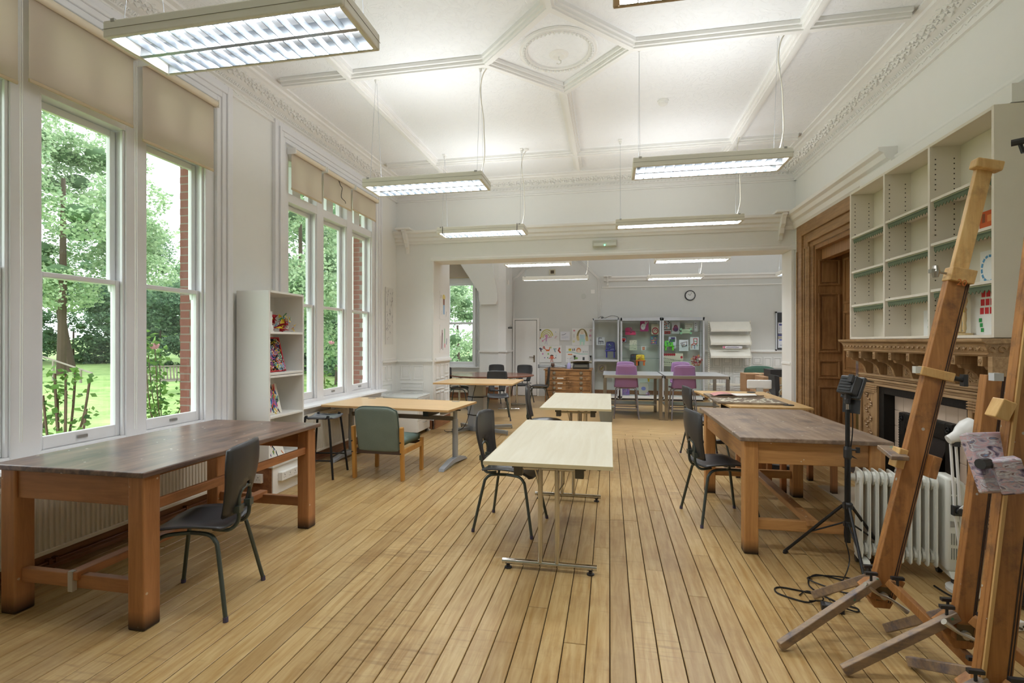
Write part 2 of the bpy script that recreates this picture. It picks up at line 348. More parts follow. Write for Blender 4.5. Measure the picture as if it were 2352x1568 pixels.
# wall between the rooms, with the wide opening
OZ = 2.87
mb = MB().box(-4.0, -2.95, YF, 8.55, -.02, ZC + .1).box(-3.4, -2.95, 8.55, 9.0, 0, ZC + .1).box(-2.95, 2.70, YF, 8.55, OZ, ZC + .1).box(2.70, 5.2, YF, 8.55, -.02, ZC + .1)
o = part('wall_front', mb, WALL); o['kind'] = 'structure'; WF = o
mb = MB().box(-3.0, 5.3, 13.7, 13.9, -.12, ZC + .1)
o = part('wall_far', mb, plain('d9dad7', .6, bump=.1, bscale=9, var=.015)); o['kind'] = 'structure'; WFAR = o
o = part('wall_far_right', bx(5.1, 5.3, 8.5, 13.7, -.12, ZC + .1), WALL); o['kind'] = 'structure'
mb = MB().box(-4.8, -4.6, 8.5, 12.9, -.12, ZC + .1).box(-4.7, -4.6, 12.9, 13.1, -.12, ZC).box(-4.6, -3.32, 12.9, 13.1, -.12, .82).box(-4.6, -3.32, 12.9, 13.1, 3.75, ZC)
mb.prism([(-3.32, 12.62), (-2.82, 12.62), (-2.66, 12.8), (-2.66, 13.7), (-3.32, 13.7)], -.12, ZC, 'z')
o = part('wall_far_left', mb, WALL); o['kind'] = 'structure'; WFL = o
o = part('ceiling', bx(-4.8, 5.3, YB - .2, 13.9, ZC, ZC + .12), CEIL); o['kind'] = 'structure'; CE = o
# ceiling ribs as stepped mouldings
ribn = [0]
def rib(p0, p1, w=.13):
    ribn[0] += 1; dz = ribn[0] * .0006
    m = MB(); a, b = Vector((*p0, ZC)), Vector((*p1, ZC))
    for ww, h in ((w, .03), (w * .66, .055), (w * .34, .07)): h += dz; m.beam(a - Vector((0, 0, h / 2)), b - Vector((0, 0, h / 2)), ww, h)
    part('ceiling_rib', m, PAINT, CE)
xc = -.46; D = [(-1.14, 4.55), (xc, 3.87), (.20, 4.55), (xc, 5.22)]
for i in range(4): rib(D[i], D[(i + 1) % 4])
rib((-3.25, 4.55), D[0]); rib(D[2], (2.36, 4.55)); rib(D[3], (xc, 7.62)); rib(D[1], (xc, -1)); rib((-3.25, 7.0), (2.36, 7.0)); rib((-2.52, -2), (-2.52, 7.62)); rib((1.6, -2), (1.6, 7.62)); rib((-3.3, 2.1), (2.4, 2.1))
m = MB(); 
for r0, h in ((.345, .02), (.32, .028), (.295, .02)): m.tube([(xc + r0 * math.cos(2 * PI * i / 48), 4.55 + r0 * math.sin(2 * PI * i / 48), ZC - .004) for i in range(48)], h * .8, 6, closed=True)
for i in range(48):
    a = 2 * PI * i / 48; m.blob((xc + .31 * math.cos(a), 4.55 + .31 * math.sin(a), ZC - .03), .016)
part('ceiling_ring', m, PAINT, CE, smooth=True)
m = MB().lathe([(.001, -.02), (.05, -.02), (.062, -.008), (.085, -.006), (.09, 0)], (xc, 4.62, ZC)); m.tube([(xc, 4.62, ZC - .02), (xc, 4.62, ZC - .045), (xc + .02, 4.62, ZC - .06), (xc + .02, 4.62, ZC - .08), (xc, 4.62, ZC - .09), (xc - .02, 4.62, ZC - .08)], .006, 6)
solo('ceiling_hook', m, WHITEP, 'small white hook plate in the middle of the ceiling ring', 'hook', smooth=True)
# cornice: stepped profile, then relief ornament
def cornice(name, axis, at, a0, a1, sgn, z0=3.9, proj=.33):
    # profile in (distance from wall, height)
    pr = [(0, z0), (.03, z0), (.035, z0 + .015), (.02, z0 + .03), (.03, z0 + .075), (.06, z0 + .08), (.065, z0 + .13), (.10, z0 + .14), (proj - .09, ZC - .045), (proj - .06, ZC - .04), (proj - .05, ZC - .02), (proj, ZC - .018), (proj, ZC), (0, ZC)]
    m = MB()
    if axis == 'y': m.prism([(at + sgn * d, z) for d, z in pr], a0, a1, 'y')
    else: m.prism([(at + sgn * d, z) for d, z in pr], a0, a1, 'x')
    o = part(name, m, PAINT); o['kind'] = 'structure'
    r = MB(); n = int((a1 - a0) / .11)
    def P(t, d, z): return (at + sgn * d, t, z) if axis == 'y' else (t, at + sgn * d, z)
    for i in range(n):
        t = a0 + (i + .5) * (a1 - a0) / n
        for k in range(5):      # big leaf and flower scroll on the cove
            a = 2 * PI * k / 5 + i; rr = .036 if i % 3 else .045
            r.blob(P(t + math.cos(a) * rr, .165 + math.sin(a) * rr * .8, ZC - .085 + math.sin(a) * rr * .5), (.024 if i % 3 else .03))
        r.blob(P(t, .162, ZC - .092), .017)
        r.tube([P(t + .02, .14, ZC - .09), P(t + .055, .19, ZC - .07), P(t + .085, .2, ZC - .07), P(t + .09, .17, ZC - .08)], [.006, .009, .006, .003], 4)
        for k in range(2):      # running small frieze
            tt = t + k * .055; r.tube([P(tt, .066, z0 + .09), P(tt + .02, .07, z0 + .12), P(tt + .035, .068, z0 + .10), P(tt + .045, .07, z0 + .125)], [.005, .008, .008, .004], 4)
            r.blob(P(tt + .02, .07, z0 + .098), .010)
        r.tube([P(t, .03, z0 + .04), P(t + .03, .034, z0 + .06), P(t + .09, .032, z0 + .045)], .004, 4)   # low band of ribbons
    part('cornice_ornament', r, PAINT, o, kind='stuff')
    return o
cornice('trim_1', 'y', XL, YB, YF, 1); cornice('trim_2', 'y', XR, YB, YF, -1); cornice('trim_3', 'x', YF, XL, XR, -1)
# moulded shelf over the opening, brackets at both ends
def prof_x(pr, a0, a1, y): return MB().prism([(y - d, z) for d, z in pr], a0, a1, 'x')
pr = [(0, 3.17), (.02, 3.17), (.03, 3.2), (.05, 3.22), (.055, 3.26), (.09, 3.28), (.1, 3.33), (.15, 3.345), (.16, 3.38), (0, 3.38)]
o = part('trim_4', prof_x(pr, XL, XR, YF), PAINT); o['kind'] = 'structure'
o = part('trim_5', MB().prism([(YF - d, z) for d, z in [(0, 2.87), (.03, 2.87), (.035, 2.9), (.02, 2.93), (.02, 2.955), (0, 2.96)]], -3.0, XR, 'x'), PAINT); o['kind'] = 'structure'
def bracket(x, y, z, name='shelf_bracket', s=1, lab='', d=-1):
    m = MB(); pts = [(0, 0), (-.24, 0), (-.245, -.03), (-.2, -.045), (-.17, -.09), (-.15, -.15), (-.09, -.2), (-.075, -.27), (-.03, -.3), (-.02, -.36), (0, -.37)]
    m.prism([(y + a * s, z + b * s) for a, b in pts], x - .03 * s, x + .03 * s, 'x'); m.box(x - .13 * s, x + .13 * s, y - .27 * s, y, z, z + .03 * s)
    return solo(name, m, PAINT, lab, 'bracket', bev=.005)
bracket(-3.42, YF, 3.385, lab='white scrolled bracket in the left corner above the wide opening')
bracket(2.52, YF, 3.385, lab='white scrolled bracket in the right corner above the wide opening')
bracket(-.05, 13.7, 3.22, s=.8, lab='white scrolled bracket high on the far wall, left end of the rail')
o = part('trim_6', prof_x([(0, 3.1), (.05, 3.12), (.06, 3.17), (.1, 3.2), (.1, 3.24), (0, 3.24)], -.15, 5.1, 13.7), PAINT); o['kind'] = 'structure'
o = part('trim_7', prof_x([(0, 2.94), (.02, 2.94), (.02, 2.97), (0, 2.97)], -.2, 5.1, 13.7), PAINT); o['kind'] = 'structure'
# picture rail on the right wall
o = part('trim_8', MB().prism([(XR - d, z) for d, z in [(0, 3.24), (.02, 3.25), (.03, 3.28), (.03, 3.3), (0, 3.31)]], YB, 5.5, 'y'), PAINT); o['kind'] = 'structure'
# opening jamb linings with raised panels
def frame_panel(parent, kind, a0, a1, z0, z1, at, face, mat=PANELP, name='wall_panel', d=.012, w=.022):
    """raised field panel with a moulded border; plane normal given by face ('x+','x-','y-')"""
    m = MB()
    def q(p, dd0, dd1, e0, e1, f0, f1):
        if face == 'y-': m.box(e0, e1, at - dd1, at - dd0, f0, f1)
        elif face == 'x+': m.box(at + dd0, at + dd1, e0, e1, f0, f1)
        else: m.box(at - dd1, at - dd0, e0, e1, f0, f1)
    for (e0, e1, f0, f1) in ((a0, a1, z1 - w, z1), (a0, a1, z0, z0 + w), (a0, a0 + w, z0 + w, z1 - w), (a1 - w, a1, z0 + w, z1 - w)): q(0, 0, d, e0, e1, f0, f1)
    q(0, 0, d * .45, a0 + w * 2, a1 - w * 2, z0 + w * 2, z1 - w * 2)
    return part(name, m, mat, parent, bev=.004)
def dado(parent, a0, a1, at, face, z1=1.2, base=True, seed=1):
    rnd = random.Random(seed); m = MB()
    def bxx(d0, d1, e0, e1, f0, f1):
        if face == 'y-': m.box(e0, e1, at - d1, at - d0, f0, f1)
        elif face == 'x+': m.box(at + d0, at + d1, e0, e1, f0, f1)
        else: m.box(at - d1, at - d0, e0, e1, f0, f1)
    bxx(0, .015, a0, a1, z1 - .08, z1 - .05); bxx(0, .045, a0 - .02, a1 + .02, z1 - .05, z1 - .015); bxx(0, .025, a0, a1, z1 - .015, z1 + .01)
    part('dado_rail', m, PAINT, parent, bev=.004)
    x = a0 + .04; k = 0
    while x < a1 - .12:
        w = min([.42, .2][k % 2], a1 - .03 - x)
        if k % 2 == 0 and w > .3:
            frame_panel(parent, '', x, x + w / 2 - .02, .84, 1.1, at, face); frame_panel(parent, '', x + w / 2 + .02, x + w, .84, 1.1, at, face)
            frame_panel(parent, '', x, x + w, .66, .8, at, face)
            frame_panel(parent, '', x, x + w / 2 - .02, .36, .62, at, face); frame_panel(parent, '', x + w / 2 + .02, x + w, .36, .62, at, face)
            frame_panel(parent, '', x, x + w, .2, .32, at, face)
        else:
            for zz in ((.92, 1.1), (.62, .88), (.4, .58), (.2, .36)): frame_panel(parent, '', x, x + w, zz[0], zz[1], at, face)
        x += w + .05; k += 1
dado(WF, -3.6, -2.98, YF, 'y-'); dado(WF, 8.2, 8.98, -2.95, 'x+'); dado(WLo, 7.5, 8.1, XL, 'x+')
dado(WFAR, 2.36, 5.05, 13.7, 'y-', 1.28); dado(WF, 8.18, 8.53, 2.70, 'x-')
o = part('trim_9', MB().box(-2.975, -2.95, YF - .02, YF, 0, OZ).box(2.665, 2.70, YF - .02, YF + .4, 0, OZ), PAINT, bev=.004); o['kind'] = 'structure'
# pale arch mouldings in the far room
m = MB()
for x0, sg in ((-2.60, 1), (-.30, -1)):
    for k in range(4):
        pts = smoothline([(x0 - sg * .02 * k, 13.68, 1.3 if sg > 0 else 2.1), (x0 - sg * .02 * k, 13.68, 3.05), (x0 + sg * (.12 - .02 * k), 13.68, 3.3), (x0 + sg * (.55 - .02 * k), 13.68, 3.65 + .02 * k), (x0 + sg * 1.0, 13.68, 3.78 + .02 * k)], 5); m.tube(pts, .008, 5)
part('arch_moulding', m, PAINT, WFAR, smooth=True)
m = MB().box(-3.33, -2.80, 12.58, 12.62, 1.22, 1.27).prism([(-2.82, 12.58), (-2.62, 12.78), (-2.62, 13.7), (-2.66, 13.7), (-2.66, 12.8), (-2.82, 12.62)], 1.22, 1.27, 'z')
m.prism([(-3.3, 2.55), (-3.3, 2.75), (-3.8, 3.5), (-3.8, 4.1), (-2.95, 4.1), (-2.95, 3.4), (-2.82, 2.75), (-2.82, 2.55), (-2.86, 2.45), (-3.26, 2.45)], 12.5, 12.62, 'y')
for k in range(5): m.tube([(-2.80 + .0 * k, 12.66 + .04 * k, 2.5), (-2.80, 12.66 + .04 * k, 2.8), (-3.0, 12.66 + .04 * k, 3.3), (-3.35, 12.66 + .04 * k, 3.9)], .014, 5)
part('pier_moulding', m, PAINT, WFL)
# skirtings
m = MB().box(XL, XL + .022, YB, 4.28, 0, .15).box(XL, XL + .03, YB, 4.28, 0, .03).box(XL, XL + .022, 4.95, 8.15, 0, .15).box(XL, XL + .03, 4.95, YF, 0, .03)
o = part('baseboard_left', m, SKIRT, bev=.004); o['kind'] = 'structure'
m = MB().box(XL, -2.95, YF - .02, YF, 0, .15).box(-2.95, -2.93, YF, 9.0, 0, .16)
o = part('baseboard_front', m, SKIRT, bev=.004); o['kind'] = 'structure'
m = MB().box(-.4, 5.1, 13.68, 13.7, 0, .2).box(-2.66, -2.64, 12.85, 13.65, 0, .3).box(-3.3, -2.82, 12.6, 12.62, 0, .32).box(-4.6, -3.33, 12.88, 12.9, 0, .3)
o = part('baseboard_far', m, SKIRT, bev=.004); o['kind'] = 'structure'
m = MB().tube([(XL + .045, 1.0, .06), (XL + .045, 4.2, .06)], .009, 8)
for y in (2.62, 2.66, 3.35, 3.7): m.box(XL + .02, XL + .06, y, y + .02, .045, .08)
solo('heating_pipe', m, plain('7c4a2c', .4), 'thin brown heating pipe along the skirting under the left radiator', 'pipe')

# ------------------------------------------------------------------ windows (frame, sashes, panes, architrave, sill)
def window(name, lights, top_cut=None):
    w = T(name, kind='structure'); a, b = win_span(lights); xi = XL
    f = MB(); f.box(-3.80, xi - .0, a, lights[0], .70, 3.74).box(-3.80, xi, lights[2] + LW, b, .70, 3.74)
    for i in (0, 1): f.box(-3.80, xi - .01, lights[i] + LW, lights[i + 1], .70, 3.74)
    f.box(-3.797, xi - .013, a + .001, b - .001, .701, .78).box(-3.797, xi - .013, a + .001, b - .001, 3.12, 3.22).box(-3.797, xi - .016, a + .001, b - .001, 3.6, 3.739)
    for i in range(3):   # staff beads round each light
        y0, y1 = lights[i], lights[i] + LW
        f.box(-3.69, -3.665, y0, y0 + .018, .78, 3.12).box(-3.69, -3.665, y1 - .018, y1, .78, 3.12)
    for i in range(3):   # small top lights, two panes each
        y0, y1 = lights[i], lights[i] + LW; f.box(-3.8, -3.74, y0, y1, 3.22, 3.25).box(-3.8, -3.74, (y0 + y1) / 2 - .08, (y0 + y1) / 2 + .08, 3.25, 3.6)
        f.box(-3.8, -3.74, y0, y0 + .05, 3.25, 3.6).box(-3.8, -3.74, y1 - .05, y1, 3.25, 3.6)
    part('frame', f, WINP, w, bev=.004)
    for i in range(3):
        y0, y1 = lights[i] + .004, lights[i] + LW - .004
        for nm, x, z0, z1, bt, tp in (('lower_sash', -3.715, .782, 1.965, .085, .035), ('upper_sash', -3.765, 1.93, 3.115, .035, .05)):
            s = .042; m = MB().box(x - .02, x + .02, y0, y0 + s, z0, z1).box(x - .02, x + .02, y1 - s, y1, z0, z1).box(x - .02, x + .02, y0 + s, y1 - s, z0, z0 + bt).box(x - .02, x + .02, y0 + s, y1 - s, z1 - tp, z1)
            if nm == 'upper_sash':
                for ya in (y0 + .01, y1 - .035): m.prism([(ya, z0), (ya + .025, z0), (ya + .02, z0 - .05), (ya + .005, z0 - .05)], x - .015, x + .015, 'x')
            so = part(nm, m, WINP, w, bev=.005)
            part('glass_pane', bx(x - .002, x + .002, y0 + s - .004, y1 - s + .004, z0 + bt - .004, z1 - tp + .004), GLASS, so)
            if nm == 'lower_sash': part('sash_lift', bx(x + .02, x + .03, (y0 + y1) / 2 - .035, (y0 + y1) / 2 + .035, z0 + .035, z0 + .055), plain('a8a8a8', .3, .6), so)
        for sgn in (0, 1):
            m = bx(-3.79, -3.785, lights[i] + (.04 if not sgn else LW / 2 + .08), lights[i] + (LW / 2 - .08 if not sgn else LW - .04), 3.24, 3.61); part('glass_pane', m, GLASS, w)
    m = MB()      # architrave: stepped boards
    for k, (o0, o1, d) in enumerate(((0, .05, .035), (.05, .1, .05), (.1, .13, .065), (.13, .19, .045))):
        m.box(xi, xi + d, a - o1, a - o0, 0.72, 3.76 + o1).box(xi, xi + d, b + o0, b + o1, 0.72, 3.76 + o1).box(xi, xi + d, a - o0, b + o0, 3.76 + o0, 3.76 + o1)
    part('architrave', m, WINP, w, bev=.006)
    m = MB().prism([(-3.7, .70), (-3.48, .70), (-3.465, .715), (-3.48, .735), (-3.7, .745)], a - .15, b + .1, 'y').box(XL, -3.56, a - .1, b + .05, .63, .70)
    part('sill', m, WINP, w, bev=.004)
    return w
window('window_1', W1); window('window_2', W2); window('unseen_fill_window', W0)  # the last one is out of view, added to let in fill light
w3 = T('window_3', kind='structure')
m = MB().box(-4.6, -4.3, 12.92, 13.05, .82, 3.75).box(-3.56, -3.32, 12.92, 13.05, .82, 3.75).box(-4.3, -3.56, 12.92, 13.05, .82, .9).box(-4.3, -3.56, 12.92, 13.05, 3.05, 3.75)
for k in range(4): m.box(-3.52 + k * .05, -3.49 + k * .05, 12.86 + .01 * (k % 2), 12.92, .82, 3.75)
part('frame', m, WINP, w3, bev=.004)
for nm, y, z0, z1 in (('lower_sash', 12.96, .9, 2.0), ('upper_sash', 13.0, 1.96, 3.05)):
    m = MB().box(-4.3, -4.25, y, y + .03, z0, z1).box(-3.61, -3.56, y, y + .03, z0, z1).box(-4.25, -3.61, y, y + .03, z0, z0 + .06).box(-4.25, -3.61, y, y + .03, z1 - .04, z1)
    so = part(nm, m, WINP, w3, bev=.004); part('glass_pane', bx(-4.25, -3.61, y + .013, y + .017, z0 + .05, z1 - .03), GLASS, so)
part('sill', bx(-4.6, -3.35, 12.78, 12.95, .8, .83), WINP, w3, bev=.004)
area('window_portal', (-3.93, 13.2, 2.3), (R(-90), 0, 0), .9, 3, 1, True)
# roller blinds
def blind(y0, y1, zb, label, cord=None, x=-3.575, xz=None):
    b = T('roller_blind', label, 'blind', (x, (y0 + y1) / 2, zb), group=None); h = 3.68 - zb; L = (y1 - y0) / 2
    part('fabric', bx(-.0015, .0015, -L, L, .02, h), BLIND, b)
    part('roller', MB().cyl((.028, -L, h), (.028, L, h), .029, n=16), plain('e8dcc6', .8), b, smooth=True)
    part('hem_bar', bx(-.006, .006, -L, L, 0, .022), plain('d2bf9f', .8), b, bev=.003)
    part('end_bracket', MB().box(-.05, .062, L, L + .008, h - .035, h + .035), WHITEP, b); part('end_bracket', MB().box(-.05, .062, -L - .008, -L, h - .035, h + .035), WHITEP, b)
    if cord:
        m = MB(); yy = L + .004
        for dx in (.012, .03): m.tube([(dx, yy, h), (dx, yy + .004, -cord / 2), (dx, yy, -cord)], .0022, 5)
        part('pull_cord', m, WHITEP, b)
    return b
blind(1.72, 2.44, 3.08, 'beige roller blind at the left picture edge, mostly out of view', 2.2)
blind(2.50, 3.20, 3.13, 'wide beige roller blind, middle one of the large near window', 2.3)
blind(3.28, 3.99, 3.06, 'beige roller blind at the right of the near window, hanging lowest')
blind(5.14, 5.75, 3.24, 'beige roller blind of the farther window, nearest to the white bookcase')
blind(5.80, 6.48, 3.33, 'beige roller blind in the middle of the farther window, with a loose wire')
blind(6.53, 7.24, 3.36, 'beige roller blind at the far end of the farther window, by the corner', 2.6)
b3 = T('roller_blind', 'beige blind lit from behind in the far room bay window', 'blind', (-3.95, 12.84, 3.2))
part('fabric', bx(-.38, .38, -.0015, .0015, 0, .55), BLIND, b3); part('hem_bar', bx(-.38, .38, -.006, .006, -.01, .01), plain('d2bf9f', .8), b3)
m = MB().tube(smoothline([(-3.6, 6.15, 3.74), (-3.55, 6.16, 3.6), (-3.53, 6.17, 3.56), (-3.55, 6.18, 3.45), (-3.52, 6.22, 3.4), (-3.53, 6.26, 3.38)]), .004, 5)
solo('loose_wire', m, BLACKM, 'thin dark loose wire hanging over the middle blind of the farther window', 'wire')
m = MB()
for z in range(20): m.blob((-3.585 + .015 * math.sin(z), 2.46, .9 + z * .1), .003)
# radiators
def radiator(y0, y1, lab):
    r = T('panel_radiator', lab, 'radiator', (-3.53, (y0 + y1) / 2, .15)); L = (y1 - y0) / 2; h = .48
    m = MB(); n = int((y1 - y0) / .033); pts = []
    for i in range(n):
        a = -L + .02 + i * (2 * L - .04) / n; w = (2 * L - .04) / n
        pts += [(a, .03), (a + w * .3, .03), (a + w * .45, .018), (a + w * .85, .018)]
    pts += [(L - .02, .03), (L - .02, .0), (-L + .02, 0)]
    m.prism([(d, a) for a, d in pts], .03, h - .03, 'z'); part('panel', m, RAD, r)
    part('panel_edge', MB().box(0, .032, -L, L, 0, .03).box(0, .032, -L, L, h - .03, h).box(0, .032, -L, -L + .02, .03, h - .03).box(0, .032, L - .02, L, .03, h - .03), RAD, r, bev=.006)
    part('top_grille', MB().box(-.06, .03, -L, L, h, h + .006), RAD, r)
    part('valve', MB().cyl((0, L - .03, -.09), (0, L - .03, .02), .008).cyl((0, L - .03, -.05), (.03, L - .03, -.05), .014), WHITEP, r)
    part('back_panel', bx(-.08, -.05, -L, L, .02, h - .02), RAD, r)
    return r
radiator(1.2, 4.1, 'long cream panel radiator under the near window behind the wooden bench')
radiator(5.15, 7.35, 'cream panel radiator under the farther window behind the stool')
r = T('panel_radiator', 'white panel radiator below the far bay window behind the round table', 'radiator', (-3.95, 12.82, .15))
m = MB(); 
for i in range(16): m.box(-.5 + i * .062, -.455 + i * .062, -.03, -.02, .03, .5)
part('panel', m.box(-.5, .5, -.02, 0, 0, .55), RAD, r)

# ------------------------------------------------------------------ doors
d1 = T('door_1', kind='structure')
m = MB()
for k, (o0, o1, dp) in enumerate(((0, .1, .02), (.1, .2, .05), (.2, .3, .035), (.3, .42, .06), (.42, .58, .03))):
    m.box(XR - dp, XR, 7.45 + o0, 7.45 + o1, 0, 2.8 + o1 * .65).box(XR - dp, XR, 5.95, 7.45 + o0, 2.8 + o0 * .65, 2.8 + o1 * .65)
for k in range(6): m.cyl((XR - .05, 7.5 + k * .09, 0), (XR - .05, 7.5 + k * .09, 2.8), .012, n=8)
part('architrave', m, OAKDY, d1, bev=.006)
m = MB().box(XR, 3.12, 7.42, 7.46, 0, 2.8).box(XR, 3.12, 5.94, 5.98, 0, 2.8).box(XR, 3.12, 5.98, 7.42, 2.74, 2.8)
m.box(2.8, 2.9, 5.98, 7.4, 2.6, 2.74)
part('lining', m, OAKD, d1, bev=.004)
for z0, z1 in ((.12, .9), (1.0, 1.25), (1.35, 2.15), (2.25, 2.6)):
    frame_panel(d1, '', 2.765, 3.03, z0, z1, 7.42, 'y-', OAKD, 'reveal_panel', .02, .022)
lf = part('leaf', bx(3.06, 3.11, 5.98, 7.42, .01, 2.74), OAKD, d1)
for yy in (6.05, 6.75):
    for z0, z1 in ((.15, .95), (1.1, 1.9), (2.0, 2.6)): frame_panel(d1, '', yy, yy + .6, z0, z1, 3.06, 'x-', OAKD, 'leaf_panel', .02, .03)
m = MB().prism([(XR - d, z) for d, z in [(0, 3.17), (.03, 3.17), (.05, 3.2), (.06, 3.26), (.1, 3.28), (.12, 3.33), (.16, 3.35), (.17, 3.39), (0, 3.39)]], 5.45, 8.14, 'y')
part('cornice_cap', m, PAINT, d1, bev=.003)
d2 = T('door_2', kind='structure')
leaf = part('leaf', bx(-2.572, -1.973, 13.655, 13.68, .012, 2.082), PAINT, d2, bev=.004); part('gap_shadow', bx(-2.584, -1.961, 13.684, 13.698, .0, 2.094), plain('4a4844', .8), d2)  # dark sheet behind the leaf paints the shadow in the door gap
part('frame', MB().box(-2.64, -2.585, 13.64, 13.7, 0, 2.14).box(-1.96, -1.9, 13.64, 13.7, 0, 2.14).box(-2.585, -1.96, 13.64, 13.7, 2.095, 2.14), PAINT, d2, bev=.004)
part('door_handle', MB().box(-2.06, -2.02, 13.645, 13.655, .93, 1.12).cyl((-2.04, 13.65, 1.07), (-2.04, 13.6, 1.07), .01).cyl((-2.04, 13.605, 1.07), (-2.17, 13.605, 1.075), .009), plain('8a7c6a', .3, .8), d2)

# ------------------------------------------------------------------ heavy wooden benches
def bench(name, label, x0, x1, y0, y1, h, top, legm, rx, ry, ov=.03, lw=.1, shelf=True, tape=False):
    cx, cy = (x0 + x1) / 2, (y0 + y1) / 2; t = T(name, label, 'table', (cx, cy, 0)); a, b = (x1 - x0) / 2, (y1 - y0) / 2
    part('tabletop', bx(-a, a, -b, b, h - .03, h), top, t, bev=.006)
    ix, iy = a - ov, b - ov
    for sx in (-1, 1):
        for sy in (-1, 1):
            m = MB().box(-lw / 2, lw / 2, -lw / 2, lw / 2, 0, h - .03); part('leg', m, legm, t, bev=.008, loc=(sx * (ix - lw / 2), sy * (iy - lw / 2), 0))
    for sy in (-1, 1):
        yy = sy * (iy - .03); part('end_apron', bx(-ix + lw, ix - lw, yy - .015, yy + .015, h - .19, h - .03), rx, t, bev=.004)
        yy = sy * (iy - lw / 2); part('foot_rail', bx(-ix + lw, ix - lw, yy - .02, yy + .02, .17, .245), rx, t, bev=.005)
    part('stretcher', bx(-.035, .035, -iy + lw / 2 - .04, iy - lw / 2 + .04, .22, .265), ry, t, bev=.005)
    if tape: part('tape_wrap', MB().box(-.02, .01, -iy + lw / 2 - .045, -iy + lw / 2 - .02, .16, .268), plain('b8b0a4', .6), t)
    return t, a, b, ix, iy
t, a, b, ix, iy = bench('workbench', 'long dark-topped orange wooden bench standing under the near window', -3.33, -2.33, 2.14, 3.74, .83, TOPD, LEGW, RAILX, RAILY, tape=True)
part('side_rail', bx(ix - .05, ix - .025, -iy + .1, iy - .1, .6, .655), RAILY, t, bev=.004)
part('side_rail', bx(-ix + .025, -ix + .05, -iy + .1, iy - .1, .6, .655), RAILY, t, bev=.004)
part('drawer_runner', MB().box(-.25, -.2, -iy + .1, iy - .1, .7, .76).box(.2, .25, -iy + .1, iy - .1, .72, .78), RAILY, t)
t, a, b, ix, iy = bench('workbench', 'worn brown-topped wooden bench with pale paint specks, in front of the fireplace', .9, 1.86, 3.75, 5.37, .83, TOPD2, LEGW2, RAILX2, RAILY2, ov=.035, lw=.095)
for s_ in (-1, 1): part('side_apron', bx(s_ * (ix - .03) - .015, s_ * (ix - .03) + .015, -iy + .1, iy - .1, .64, .80), RAILY2, t, bev=.004)

# ------------------------------------------------------------------ black school chairs
def make_chair():
    t = T('school_chair', '', 'chair')
    def seat(u, v):
        x = -.2 + .43 * u; y = (v - .5) * (.37 + .04 * u) ; 
        e = abs(v - .5) * 2; z = .465 - .018 * math.cos(PI * min(1, e)) * math.sin(PI * min(1, u * 1.1)) + (-.03 * max(0, u - .8) / .2) + .012 * e * e
        if e > .9 and (u < .06 or u > .94): x += .015 if u < .06 else -.02
        return (x, y, z)
    part('seat', MB().grid(seat, 13, 11), CHPLAS, t, smooth=True, solid=.012)
    def back(u, v):    # v upward
        w = .34 + .05 * math.sin(PI * v * .6) + .0 * v; w = .29 + .11 * min(1, v * 1.6) - .03 * max(0, v - .8) / .2
        y = (u - .5) * w; z = .52 + .405 * v - (.02 * (abs(u - .5) * 2) ** 4 if v > .95 else 0)
        x = -.195 - .05 * v - .018 * math.sin(PI * v) + .035 * (abs(u - .5) * 2) ** 2 - .015
        return (x, y, z)
    part('backrest', MB().grid(back, 10, 15, skip=lambda i, j: 3 <= i <= 5 and 1 <= j <= 5 and not (j == 5 and i != 4)), CHPLAS, t, smooth=True, solid=.014)
    m = MB()
    for y in (-.065, .065):
        m.tube(smoothline([(-.10, y * 1.3, .445), (-.18, y * 1.2, .435), (-.222, y, .47), (-.232, y, .53), (-.232, y, .62), (-.24, y * .7, .655), (-.242, 0, .665)], 4), .011, 8)
    m.box(-.245, -.21, -.09, -.04, .53, .57).box(-.245, -.21, .04, .09, .53, .57); part('back_support', m, TUBE, t, smooth=True)
    for sx in (-1, 1):
        for sy in (-1, 1):
            pts = smoothline([(0, sy * .12, .44), (sx * .11, sy * .155, .44), (sx * .155, sy * .172, .41), (sx * .175, sy * .18, .35), (sx * .24, sy * .235, .012)], 4)
            m = MB().tube(pts, .0115, 8); l = part('leg', m, TUBE, t, smooth=True)
            part('foot_cap', MB().cyl((sx * .241, sy * .236, 0), (sx * .239, sy * .234, .025), .014, n=8), plain('4a4560', .6), l)
    return t
CH = make_chair(); used = [False]
def chair(x, y, deg, label):
    if not used[0]: used[0] = True; CH.location = (x, y, 0); CH.rotation_euler = (0, 0, R(deg)); CH['label'] = label; CH['group'] = 'black school chairs'; return CH
    return dup(CH, (x, y, 0), R(deg), label, 'black school chairs')
chair(-2.31, 2.50, 195, 'black plastic chair with grey tube legs drawn up to the dark-topped bench by the window')
chair(-.79, 4.02, -7, 'black plastic chair tucked into the left side of the nearest pale maple table')
chair(-.80, 6.38, 4, 'black plastic chair at the left side of the farther pale maple table')
chair(.915, 4.52, 12, 'black plastic chair at the left side of the worn brown-topped bench by the fireplace')
chair(1.21, 6.85, 8, 'black plastic chair beside the beech desk that carries the dirty boards')
chair(-2.12, 9.42, -75, 'black plastic chair behind the high beech table on the grey pillar')
chair(-2.80, 12.05, -92, 'black plastic chair behind the dark round table, in front of the white pier')
chair(-2.1, 12.0, -100, 'black plastic chair behind the dark round table, in front of the white door')
chair(-1.60, 11.42, 183, 'black plastic chair seen side on between the round table and the plan chest')
chair(-3.3, 10.75, 5, 'black plastic chair left of the round table, half hidden by the panelled pier')

